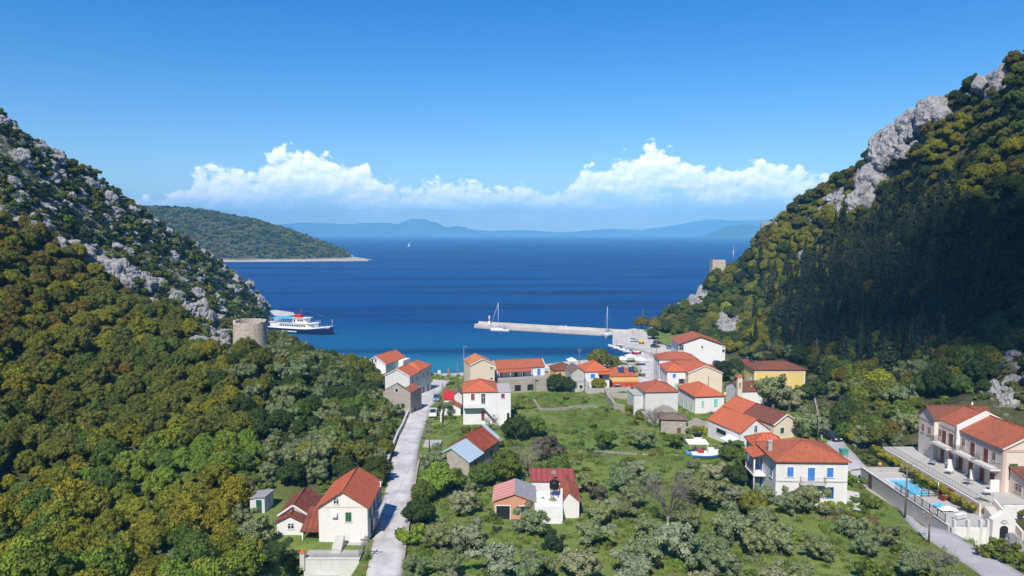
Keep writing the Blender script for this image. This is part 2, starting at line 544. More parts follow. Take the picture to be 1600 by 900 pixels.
c = t.mix(t.math('MULTIPLY', t.step(t.noise(co, 0.9, 6, 0.75), 0.55, 0.75), 0.4), c, (0.36, 0.33, 0.29))
t.put(b.inputs['Base Color'], c)
b.inputs['Roughness'].default_value = 0.9
bump(t, b, t.noise(co, 3, 4), 0.4, 0.05)

# sea: turquoise over the shallow bottom of the cove, deep blue farther out, wind lanes
m, t, b, out_ = newmat('sea')
co = t.node('ShaderNodeNewGeometry').outputs['Position']
sp = t.node('ShaderNodeSeparateXYZ'); t.l.new(co, sp.inputs[0])
lane = t.noise(t.mapping(co, (0.0022, 0.017, 1)), 1.0, 5, 0.55, 0.3)
far = t.step(t.math('ADD', sp.outputs[1], t.math('MULTIPLY', t.math('SUBTRACT', lane, 0.5), 90)), 238, 410, False)
sp2 = t.node('ShaderNodeValToRGB')
t.put(sp2.inputs[0], far)
el_ = sp2.color_ramp.elements
el_[0].position = 0.0; el_[0].color = (0.021, 0.19, 0.295, 1)
el_[1].position = 1.0; el_[1].color = (0.002, 0.064, 0.21, 1)
for p_, c_ in ((0.22, (0.008, 0.120, 0.25, 1)), (0.55, (0.002, 0.070, 0.215, 1))):
    e_ = el_.new(p_); e_.color = c_
c = t.mix(t.math('MULTIPLY', t.step(lane, 0.50, 0.60), 0.66), sp2.outputs[0], (0.001, 0.024, 0.095))
lane2 = t.noise(t.mapping(co, (0.0035, 0.03, 1), (3, 7, 0)), 1.0, 6, 0.60, 0.8)
c = t.mix(t.math('MULTIPLY', t.step(lane2, 0.46, 0.74), 0.5), c, (0.007, 0.095, 0.26))
rip = t.noise(t.mapping(co, (0.25, 0.55, 1)), 1.0, 4, 0.65, 0.2)
c = t.mix(t.math('MULTIPLY', t.step(rip, 0.42, 0.62), 0.38), c, t.mix(1.0, c, (0.45, 0.60, 0.70), 'MULTIPLY'))
weed = t.math('MULTIPLY', t.step(t.noise(t.mapping(co, (0.035, 0.05, 1)), 1.0, 4, 0.5), 0.60, 0.70), t.step(sp.outputs[1], 330, 250))
c = t.mix(t.math('MULTIPLY', weed, 0.55), c, (0.006, 0.05, 0.085))
t.put(b.inputs['Base Color'], c)
b.inputs['Roughness'].default_value = 0.9
b.inputs['Specular IOR Level'].default_value = 0.0
wv = t.math('ADD', t.noise(t.mapping(co, (0.45, 0.75, 1)), 1.0, 5, 0.6, 0.2), t.math('MULTIPLY', t.noise(t.mapping(co, (0.06, 0.11, 1)), 1.0, 4, 0.55, 0.2), 1.6))
bump(t, b, wv, 1.0, 0.55)
gl = t.node('ShaderNodeBsdfGlossy')                        # wind-roughened surface: grazing reflections pick up the sky well above the horizon
gl.inputs['Roughness'].default_value = 0.42
bn = t.node('ShaderNodeBump'); bn.inputs['Strength'].default_value = 1.0; bn.inputs['Distance'].default_value = 0.7
t.put(bn.inputs['Height'], wv); t.l.new(bn.outputs[0], gl.inputs['Normal'])
lw = t.node('ShaderNodeLayerWeight')
lw.inputs['Blend'].default_value = 0.5
fr = t.math('MULTIPLY_ADD', t.math('POWER', lw.outputs['Facing'], 4.0), 0.085, 0.02)
ms = t.node('ShaderNodeMixShader')
t.put(ms.inputs[0], fr); t.l.new(b.outputs[0], ms.inputs[1]); t.l.new(gl.outputs[0], ms.inputs[2]); t.l.new(ms.outputs[0], out_.inputs[0])

m, t, b, _ = newmat('pool_water')
co = objco(t)
b.inputs['Base Color'].default_value = (0.16, 0.52, 0.72, 1)
b.inputs['Roughness'].default_value = 0.06
bump(t, b, t.noise(co, 1.5, 3), 0.3, 0.05)

# ------------------------------------------------------------------ terrain: a valley floor falling to the cove between two spurs
GX0, GX1, GY0, GY1, GD = -460.0, 460.0, -150.0, 560.0, 2.0
NX, NY = int((GX1 - GX0) / GD) + 1, int((GY1 - GY0) / GD) + 1


def plane(y):
    return 13.5 - 0.056 * y


CP = []


def cp(*a):
    CP.append(tuple(map(float, a)))


def cq_(px, py, Y, dz=0.0):
    x, y, z = P3(px, py, Y)
    CP.append((x, y, z + dz))


for y in (-140, -60, 0, 40, 60, 80, 100, 120, 140, 160, 180, 200, 215, 225):
    for x in (-15, 5, 25, 45):
        cp(x, y, max(plane(y), 0.9))
    if y < 215: cp(-24, y, plane(y)); cp(56, y, plane(y))
for y in (-140, -60, 0, 40):
    cp(-55, y, plane(y) + 6); cp(-120, y, plane(y) + 40); cp(75, y, plane(y) + 8); cp(120, y, plane(y) + 35)
# left spur
CREST_L = [(0, 182, 235), (60, 214, 250), (130, 260, 270), (200, 311, 295), (250, 348, 315), (300, 381, 335), (350, 412, 355), (400, 453, 374)]
for px, py, Y in CREST_L:
    cq_(px, py, Y)
    x, y, z = P3(px, py, Y)
    cp(x - 26, y + 28, z * 0.72); cp(x - 60, y + 62, max(-4, z * 0.35 - 6)); cp(x - 100, y + 110, -6)
cp(-137, 381, 9)
for q in ((-215, 215, 118), (-280, 170, 150), (-300, 60, 150), (-300, -100, 150), (-440, 200, 170), (-440, -140, 170), (-440, 330, 90), (-330, 300, 95),
          (-440, 430, 10), (-440, 540, -6), (-300, 540, -6), (-300, 420, 5)):
    cp(*q)
for q in ((0, 300, 200), (0, 400, 168), (0, 505, 142), (0, 615, 120), (0, 720, 104), (0, 820, 90), (0, 915, 79),
          (100, 350, 215), (110, 460, 178), (200, 455, 205), (200, 560, 155), (200, 665, 124), (200, 770, 102), (200, 865, 84), (110, 600, 130), (110, 800, 92),
          (300, 450, 275), (300, 525, 208), (300, 620, 140), (300, 725, 106), (300, 830, 88), (330, 470, 300), (380, 500, 320), (250, 400, 265),
          (378, 556, 152), (408, 556, 148), (360, 560, 140), (430, 575, 152), (450, 555, 195), (500, 575, 188), (545, 612, 172), (600, 668, 150), (400, 665, 118), (400, 760, 99), (500, 712, 112), (500, 640, 140), (440, 530, 230), (590, 620, 178)):
    cq_(*q)
cp(-38, 205, 3.2); cp(-46, 215, 3); cp(-62, 215, 7); cp(-72, 235, 6); cp(-90, 260, 6); cp(-105, 285, 6); cp(-120, 318, 7); cp(-128, 345, 8)
cp(-30, 228, 0.9); cp(-15, 228, 0.9)
# right spur
CREST_R = [(1600, 88, 255), (1545, 131, 270), (1470, 162, 285), (1420, 190, 297), (1390, 213, 305), (1330, 268, 318), (1290, 296, 326), (1250, 316, 333), (1195, 355, 340),
           (1180, 391, 342), (1160, 415, 342), (1120, 432, 342), (1080, 462, 343), (1050, 478, 343)]
for px, py, Y in CREST_R:
    cq_(px, py, Y, np.interp(px, [1050, 1195, 1330, 1390, 1600], [1.5, 1.0, 1.2, 3.2, 3.5]))
    x, y, z = P3(px, py, Y)
    cp(x + 9, y + 16, max(z, 4) * 0.86 - 1); cp(x + 34, y + 60, -5)
for q in ((230, 235, 150), (300, 180, 180), (320, 50, 180), (320, -120, 180), (440, 100, 190), (440, 250, 150), (440, 350, 40), (330, 310, 60), (300, 400, -6), (440, 450, -6), (440, 540, -6), (200, 540, -6)):
    cp(*q)
for q in ((1600, 200, 229), (1600, 300, 206), (1600, 400, 181), (1600, 500, 156), (1600, 600, 130), (1600, 655, 117), (1400, 300, 295), (1400, 400, 262), (1400, 500, 210),
          (1400, 605, 152), (1400, 690, 122), (1500, 500, 180), (1500, 300, 252), (1500, 620, 138), (1250, 420, 300), (1250, 505, 250), (1260, 580, 196), (1330, 620, 162), (1340, 690, 135), (1150, 490, 312), (1150, 535, 272), (1320, 500, 228), (1320, 400, 285), (1230, 545, 222),
          (1050, 512, 327), (1100, 520, 300)):
    cq_(*q)
for q in ((66, 90, 9.2), (66, 105, 8.8), (66, 118, 9.0), (82, 90, 14), (84, 100, 15), (84, 112, 15), (80, 122, 15), (66, 76, 10.5), (60, 66, 11.5), (80, 74, 17),
          (64, 140, 6.2), (70, 155, 5.6), (66, 180, 3.8), (72, 195, 3.6), (76, 215, 3.2), (62, 215, 2.2), (84, 235, 4.5), (70, 240, 2.2),
          (30, 240, 1.2), (50, 240, 1.4), (10, 238, 0.8), (30, 250, 0.9), (44, 256, 1.2), (60, 285, 1.5), (62, 310, 1.5), (75, 262, 2.2), (78, 290, 2.6), (63, 270, 1.3), (66, 330, 2.2)):
    cp(*q)
# sea bed beyond the shoreline
SHORE = [(-200, 440), (-150, 402), (-135, 386), (-131, 360), (-122, 332), (-104, 298), (-84, 268), (-62, 247), (-45, 238), (-22, 233), (0, 245), (22, 258), (36, 262), (47, 268), (56, 275), (57, 281), (50, 287), (48, 296), (50, 320), (62, 340), (78, 348), (100, 358), (150, 372)]
for x, y in SHORE: cp(x, y, -0.2)
for (x0, y0), (x1, y1) in zip(SHORE[:-1], SHORE[1:]):
    dx, dy = x1 - x0, y1 - y0
    L = math.hypot(dx, dy)
    cp((x0 + x1) / 2, (y0 + y1) / 2, -0.25)
    nx, ny = -dy / L, dx / L                                # seaward side
    cp((x0 + x1) / 2 + nx * 12, (y0 + y1) / 2 + ny * 12, -4)
for q in ((-60, 320, -6), (0, 320, -6), (-60, 420, -6), (0, 420, -6), (100, 420, -6), (0, 540, -6), (100, 540, -6), (-150, 540, -6), (-100, 380, -6), (-20, 275, -5), (20, 290, -5), (-60, 280, -5)):
    cp(*q)
for x in (GX0 - 5, GX1 + 5):
    for y in (GY0 - 5, GY1 + 5):
        cp(x, y, -6 if y > 500 else 170)


def make_height():
    vs = [Vector((p[0], p[1])) for p in CP]
    zs = [p[2] for p in CP]
    v2, _, fs, ov, _, _ = geometry.delaunay_2d_cdt(vs, [], [], 0, 1e-4)
    z2 = [float(np.mean([zs[i] for i in o])) if o else 0.0 for o in ov]
    H = np.zeros((NY, NX))
    xs = GX0 + GD * np.arange(NX); ys = GY0 + GD * np.arange(NY)
    for f in fs:
        (ax, ay), (bx, by), (cx_, cy_) = [tuple(v2[i]) for i in f]
        d = (by - cy_) * (ax - cx_) + (cx_ - bx) * (ay - cy_)
        if abs(d) < 1e-9: continue
        i0, i1 = np.searchsorted(xs, (min(ax, bx, cx_), max(ax, bx, cx_))); j0, j1 = np.searchsorted(ys, (min(ay, by, cy_), max(ay, by, cy_)))
        i1, j1 = min(i1 + 1, NX), min(j1 + 1, NY)
        X, Y = np.meshgrid(xs[i0:i1], ys[j0:j1])
        l0 = ((by - cy_) * (X - cx_) + (cx_ - bx) * (Y - cy_)) / d
        l1 = ((cy_ - ay) * (X - cx_) + (ax - cx_) * (Y - cy_)) / d
        l2 = 1 - l0 - l1
        k = (l0 >= -1e-6) & (l1 >= -1e-6) & (l2 >= -1e-6)
        H[j0:j1, i0:i1][k] = (l0 * z2[f[0]] + l1 * z2[f[1]] + l2 * z2[f[2]])[k]
    for _ in range(3):                                     # soften the facets
        Q = np.pad(H, 1, mode='edge')
        H = (Q[:-2, 1:-1] + Q[2:, 1:-1] + Q[1:-1, :-2] + Q[1:-1, 2:] + 4 * Q[1:-1, 1:-1]) / 8
        Q = np.pad(H, 1, mode='edge')
        H = (Q[:-2, 1:-1] + Q[2:, 1:-1] + Q[1:-1, :-2] + Q[1:-1, 2:] + 4 * Q[1:-1, 1:-1]) / 8
    return H


def vnoise(shape, cell, seed, oct=4):
    """smooth value noise on the terrain grid"""
    g = np.random.default_rng(seed)
    out = np.zeros(shape); amp = 1.0; tot = 0
    for o in range(oct):
        c = max(cell / 2 ** o, 1.0)
        ny, nx = int(shape[0] / c) + 3, int(shape[1] / c) + 3
        L = g.random((ny, nx))
        yy = np.arange(shape[0]) / c; xx = np.arange(shape[1]) / c
        j = yy.astype(int); i = xx.astype(int)
        fy = (yy - j)[:, None]; fx = (xx - i)[None, :]
        fy = fy * fy * (3 - 2 * fy); fx = fx * fx * (3 - 2 * fx)
        out += amp * (L[j][:, i] * (1 - fy) * (1 - fx) + L[j + 1][:, i] * fy * (1 - fx) + L[j][:, i + 1] * (1 - fy) * fx + L[j + 1][:, i + 1] * fy * fx)
        tot += amp; amp *= 0.5
    return out / tot


XS = GX0 + GD * np.arange(NX); YS = GY0 + GD * np.arange(NY)
GXX, GYY = np.meshgrid(XS, YS)
HT = make_height()
gy_, gx_ = np.gradient(HT, GD)
SLOPE = np.hypot(gx_, gy_)
HILL = np.clip((SLOPE - 0.10) / 0.12, 0, 1) * (HT > 0.6)
for _ in range(4):
    Q = np.pad(HILL, 1, mode='edge'); HILL = (Q[:-2, 1:-1] + Q[2:, 1:-1] + Q[1:-1, :-2] + Q[1:-1, 2:] + Q[1:-1, 1:-1]) / 5
HT = HT + HILL * ((vnoise(HT.shape, 14, 3) - 0.5) * 5 + (vnoise(HT.shape, 3, 5, 2) - 0.5) * 1.6) * np.clip(HT / 12, 0.1, 1)


def in_poly(x, y, poly):
    x = np.asarray(x, float); y = np.asarray(y, float)
    r = np.zeros(x.shape, bool)
    n = len(poly)
    for i in range(n):
        x0, y0 = poly[i]; x1, y1 = poly[(i + 1) % n]
        c = ((y0 > y) != (y1 > y)) & (x < (x1 - x0) * (y - y0) / (y1 - y0 + 1e-12) + x0)
        r ^= c
    return r


# terraces dug for the pool yard, the road house and the houses that stand level
for poly, lim in (([(57.5, 87), (68, 87), (68, 112.5), (57.5, 112.5)], 6.4), ([(65.8, 92.5), (85, 92.5), (85, 123.5), (65.8, 123.5)], 8.2), ([(-26.5, 66), (-18.2, 66), (-18.2, 81.5), (-26.5, 81.5)], 6.0), ([(59.5, 83), (76, 83), (76, 92), (59.5, 92)], 6.8)):
    k_ = in_poly(GXX, GYY, poly)
    HT[k_] = np.minimum(HT[k_], lim)


def ground(x, y):
    fx = (np.asarray(x, float) - GX0) / GD; fy = (np.asarray(y, float) - GY0) / GD
    i = np.clip(fx.astype(int), 0, NX - 2); j = np.clip(fy.astype(int), 0, NY - 2)
    fx = fx - i; fy = fy - j
    r = HT[j, i] * (1 - fx) * (1 - fy) + HT[j, i + 1] * fx * (1 - fy) + HT[j + 1, i] * (1 - fx) * fy + HT[j + 1, i + 1] * fx * fy
    return float(r) if r.ndim == 0 else r


def at(px, py, y0=45.0, y1=420.0):
    """the point of the ground that is seen in this direction"""
    a, b = ray(px, py)
    Y = np.arange(y0, y1, 0.25)
    d = (CAM_H + b * Y) - ground(a * Y, Y)
    k = np.nonzero(d <= 0)[0]
    y = Y[k[0]] if len(k) else (-CAM_H / b if b < -1e-3 else y1)
    return Vector((a * y, y, CAM_H + b * y))


def world_poly(pix):
    return [tuple(at(*p)[:2]) for p in pix]


# places on the ground, as plan outlines
ROCKY_LEFT = [(-70, 120), (0, 176), (60, 208), (130, 262), (200, 315), (260, 358), (330, 402), (400, 460), (425, 500), (345, 545), (300, 515), (255, 495), (200, 455), (150, 420), (100, 388), (0, 345), (-70, 320)]
rl = [P3(px, py, 0)[:2] for px, py in ()]
pxg, pyg = proj(GXX, GYY, HT)
front = GYY > 40
ROCKY = (in_poly(pxg, pyg, ROCKY_LEFT) & front & (GXX < 0)).astype(float) * 0.52
for poly in ([(1330, 330), (1360, 262), (1400, 205), (1470, 165), (1445, 235), (1400, 262), (1350, 335)], [(1040, 490), (1060, 462), (1105, 450), (1110, 470), (1050, 490)],
             [(1110, 525), (1130, 495), (1165, 505), (1150, 535)], [(1490, 640), (1530, 590), (1600, 560), (1600, 660), (1560, 670)], [(1530, 810), (1600, 780), (1600, 860)],
             [(1195, 370), (1200, 345), (1230, 326), (1235, 335), (1210, 350)], [(1270, 350), (1290, 310), (1330, 280), (1320, 330)]):
    ROCKY = np.maximum(ROCKY, (in_poly(pxg, pyg, poly) & front & (GXX > 0)).astype(float) * np.where(GYY < 190, 0.5, 0.9))
for _ in range(3):
    Q = np.pad(ROCKY, 1, mode='edge'); ROCKY = (Q[:-2, 1:-1] + Q[2:, 1:-1] + Q[1:-1, :-2] + Q[1:-1, 2:] + Q[1:-1, 1:-1]) / 5
SOIL = np.zeros_like(HT)
for poly in ([(1255, 800), (1300, 798), (1375, 800), (1385, 830), (1300, 815)],):
    SOIL = np.maximum(SOIL, in_poly(GXX, GYY, world_poly(poly)).astype(float))
for _ in range(2):
    Q = np.pad(SOIL, 1, mode='edge'); SOIL = (Q[:-2, 1:-1] + Q[2:, 1:-1] + Q[1:-1, :-2] + Q[1:-1, 2:] + Q[1:-1, 1:-1]) / 5
SHOREW = np.clip((1.6 - HT) / 0.6, 0, 1) * (GYY > 205)
SHOREW = np.maximum(SHOREW, ((GXX < -118) & (GYY > 352) & (HT < 9)).astype(float))


def grid_mesh(name, X, Y, Z, mat, attrs=None, smooth=True):
    ny, nx = X.shape
    me = bpy.data.meshes.new(name)
    v = np.stack([X, Y, Z], -1).reshape(-1, 3)
    idx = np.arange(nx * ny).reshape(ny, nx)
    f = np.stack([idx[:-1, :-1], idx[:-1, 1:], idx[1:, 1:], idx[1:, :-1]], -1).reshape(-1, 4)
    set_mesh(me, v, f)
    me.materials.append(mat)
    for k, a in (attrs or {}).items():
        me.attributes.new(k, 'FLOAT', 'POINT').data.foreach_set('value', np.ascontiguousarray(a, np.float32).ravel())
    if smooth: me.polygons.foreach_set('use_smooth', np.ones(len(f), bool))
    return me


def set_mesh(me, v, f):
    """vertices and equal-sided faces from arrays"""
    k = f.shape[1]
    me.vertices.add(len(v)); me.vertices.foreach_set('co', np.ascontiguousarray(v, np.float32).ravel())
    me.loops.add(f.size); me.loops.foreach_set('vertex_index', np.ascontiguousarray(f, np.int32).ravel())
    me.polygons.add(len(f)); me.polygons.foreach_set('loop_start', np.arange(0, f.size, k, dtype=np.int32))
    me.update(calc_edges=True)


terrain = link('terrain', grid_mesh('terrain', GXX, GYY, HT, MATS['ground'], {'hill': HILL, 'rocky': ROCKY, 'soil': SOIL, 'shore': SHOREW}))
tag(terrain, kind='structure')

# the sea: one sheet to the horizon
SEA_Y = 14000.0
sea_me = bpy.data.meshes.new('sea')
sea_me.from_pydata([(-13000, -400, 0), (13000, -400, 0), (13000, SEA_Y, 0), (-13000, SEA_Y, 0)], [], [(0, 1, 2, 3)])
sea_me.materials.append(MATS['sea'])
tag(link('sea', sea_me), kind='structure')

# headland across the bay
hx = np.linspace(-1500, -235, 160); hy = np.linspace(1120, 2000, 110)
HX, HY = np.meshgrid(hx, hy)
tip = P3(556, 408, 1195)
TX_ = tip[0] * (HY / 1195.0) ** 1.25
u_ = np.clip((TX_ - HX) / 330.0, 0, 3.5)
shore_y = 1195 - 30 * np.sin(u_ * 2.0) + 18 * (vnoise(HX.shape, 14, 21) - .5)
ridge_h = np.interp(TX_ - HX, [-40, 0, 20, 60, 120, 200, 300, 400, 520, 800, 1300], [-8, 2, 14, 30, 52, 75, 95, 104, 100, 90, 60])
acr = np.clip((HY - shore_y) / 300.0, -0.05, 2.2)
prof = np.where(acr < 1, np.sin(np.clip(acr, -0.1, 1) * math.pi / 2) ** 0.85 if False else np.sin(np.clip(acr, -0.1, 1) * math.pi / 2), 1 - 0.6 * (acr - 1))
HZ = np.where(acr < 0, -4, ridge_h * prof) + (vnoise(HX.shape, 12, 22) - .5) * 9 * np.clip(acr * 4, 0, 1)
HZ = np.where(acr < 0.0, -4, np.maximum(HZ, -4))
tag(link('headland', grid_mesh('headland', HX, HY, HZ, MATS['ground'], {'hill': np.ones_like(HZ), 'rocky': np.full_like(HZ, 0.15) + 0.45 * np.clip(1 - (TX_ - HX) / 260, 0, 1), 'soil': np.zeros_like(HZ), 'shore': .75 * np.clip((4.2 - HZ) / 1.5, 0, 1)})), kind='structure')

# ranges on the far side of the channel
m, t, b, _ = newmat('far_slopes')
co = t.node('ShaderNodeNewGeometry').outputs['Position']
t.put(b.inputs['Base Color'], t.mix(t.step(t.noise(co, 0.0022, 7, 0.65), 0.4, 0.62), (0.035, 0.048, 0.05), (0.13, 0.13, 0.14)))
b.inputs['Roughness'].default_value = 1.0; b.inputs['Specular IOR Level'].default_value = 0


def mountain(name, Y, depth, profile, seed, rough):
    xs_ = np.linspace(P3(profile[0][0], 365, Y)[0], P3(profile[-1][0], 365, Y)[0], 260)
    ys_ = np.linspace(0, depth, 46)
    X, Q = np.meshgrid(xs_, ys_)
    ppx = 800 + xs_ / Y * F_PX * 0.9968
    hh = np.interp(ppx, [p[0] for p in profile], [(365 - p[1]) / F_PX * Y for p in profile])
    n = vnoise((46, 260), 26, seed, 6)
    ridged = 1 - np.abs(2 * vnoise((46, 260), 18, seed + 1, 5) - 1)
    v = Q / depth
    sh = np.where(v < 0.5, v * 2, 1 - (v - 0.5) * 1.2)
    Z = hh[None, :] * sh * (1 - rough * sh * (1 - ridged)) + (n - .5) * hh[None, :] * rough * np.clip(v * 6, 0, 1)
    Z[0] = -1
    tag(link(name, grid_mesh(name, X, Y + Q, np.maximum(Z, -1), MATS['far_slopes'])), kind='structure')


mountain('mountains', 12600, 1200, [(150, 363), (250, 348), (330, 341), (420, 344), (470, 339), (520, 343), (560, 338), (610, 343), (680, 347), (760, 356), (820, 354), (880, 357), (960, 352), (1010, 355), (1080, 341), (1130, 336), (1190, 339), (1260, 334), (1400, 341), (1600, 353)], 31, 0.30)
mountain('mountain', 11200, 1000, [(585, 364), (600, 356), (618, 343), (632, 335), (648, 334), (664, 337), (680, 342), (696, 350), (712, 347), (730, 352), (752, 357), (770, 364)], 36, 0.22)
mountain('far_island', 7200, 700, [(1106, 366), (1118, 360), (1135, 352), (1155, 344), (1172, 341), (1190, 343), (1215, 350), (1245, 360), (1260, 366)], 41, 0.15)

# ------------------------------------------------------------------ roads, walls and the building kit
EXCL = []            # plan outlines where nothing grows
LAND = {}            # landmarks used in the labels: phrase -> place


def strip(name, line, width, mat, lift=0.07, seg=1.5, taper=None):
    """a road draped over the ground along a line of plan points"""
    pts = [Vector(p[:2]) for p in line]
    # smooth by Catmull-Rom
    out = []
    for i in range(len(pts) - 1):
        p0, p1, p2, p3 = pts[max(i - 1, 0)], pts[i], pts[i + 1], pts[min(i + 2, len(pts) - 1)]
        n = max(2, int((p2 - p1).length / seg))
        for k in range(n):
            t_ = k / n
            out.append(0.5 * ((2 * p1) + (p2 - p0) * t_ + (2 * p0 - 5 * p1 + 4 * p2 - p3) * t_ ** 2 + (3 * p1 - p0 - 3 * p2 + p3) * t_ ** 3))
    out.append(pts[-1])
    vs, L, Rr = [], [], []
    for i, c in enumerate(out):
        d = (out[min(i + 1, len(out) - 1)] - out[max(i - 1, 0)]).normalized()
        nrm = Vector((-d.y, d.x))
        wd = width if taper is None else width + (taper - width) * i / len(out)
        zc = ground(c.x, c.y)
        row = []
        for k in (-0.5, -0.25, 0, 0.25, 0.5):
            q = c + nrm * (wd * k)
            row.append((q.x, q.y, max(ground(q.x, q.y), zc - 0.1) + lift))
        a, e = row[0], row[-1]
        rowf = [(a[0], a[1], a[2] - 0.6)] + row + [(e[0], e[1], e[2] - 0.6)]
        vs += rowf; L.append(Vector(row[4])); Rr.append(Vector(row[0]))
    fs = []
    for i in range(len(out) - 1):
        for k in range(6):
            a = i * 7 + k
            fs.append((a, a + 7, a + 8, a + 1))
    mb = MB(); mb.add(vs, fs, 0, True)
    o = mb.build(name, MATS[mat])
    tag(o, kind='structure')
    for i in range(len(out) - 1):
        EXCL.append([tuple(L[i][:2]), tuple(L[i + 1][:2]), tuple(Rr[i + 1][:2]), tuple(Rr[i][:2])])
    return L, Rr


def long_wall(name, label, line, h, t, mat, cat='wall', coping=None, uneven=0.0, base=0.5, seg=1.2, top_z=None, group=None):
    """a wall that follows the ground; pts are plan points"""
    pts = [Vector(p[:2]) for p in line]
    out = []
    for a, b2 in zip(pts[:-1], pts[1:]):
        n = max(1, int((b2 - a).length / seg))
        out += [a + (b2 - a) * (k / n) for k in range(n)]
    out.append(pts[-1])
    o = thing(name, label, cat, (out[0].x, out[0].y, ground(*out[0])), 0, group)
    org = o.location
    mb = MB(); cb = MB(); vs = []; cvs = []
    for i, c in enumerate(out):
        d = (out[min(i + 1, len(out) - 1)] - out[max(i - 1, 0)]).normalized(); nr = Vector((-d.y, d.x)) * (t / 2)
        g = ground(c.x, c.y)
        zt = (top_z if top_z is not None else g + h) + random.uniform(-uneven, uneven)
        for q, z in ((c - nr, g - base), (c - nr, zt), (c + nr, zt), (c + nr, g - base)):
            vs.append((q.x - org.x, q.y - org.y, z - org.z))
        nr2 = nr * (1 + 0.10 / t)
        for q, z in ((c - nr2, zt + 0.003), (c - nr2, zt + 0.10), (c + nr2, zt + 0.10), (c + nr2, zt + 0.003)):
            cvs.append((q.x - org.x, q.y - org.y, z - org.z))
    n = len(out)
    fs = [(i * 4 + k, i * 4 + (k + 1) % 4, i * 4 + 4 + (k + 1) % 4, i * 4 + 4 + k) for i in range(n - 1) for k in range(4)] + [(3, 2, 1, 0), (n * 4 - 4, n * 4 - 3, n * 4 - 2, n * 4 - 1)]
    mb.add(vs, fs).build('masonry', MATS[mat], o)
    if coping:
        cb.add(cvs, fs).build('coping', MATS[coping], o)
    return o


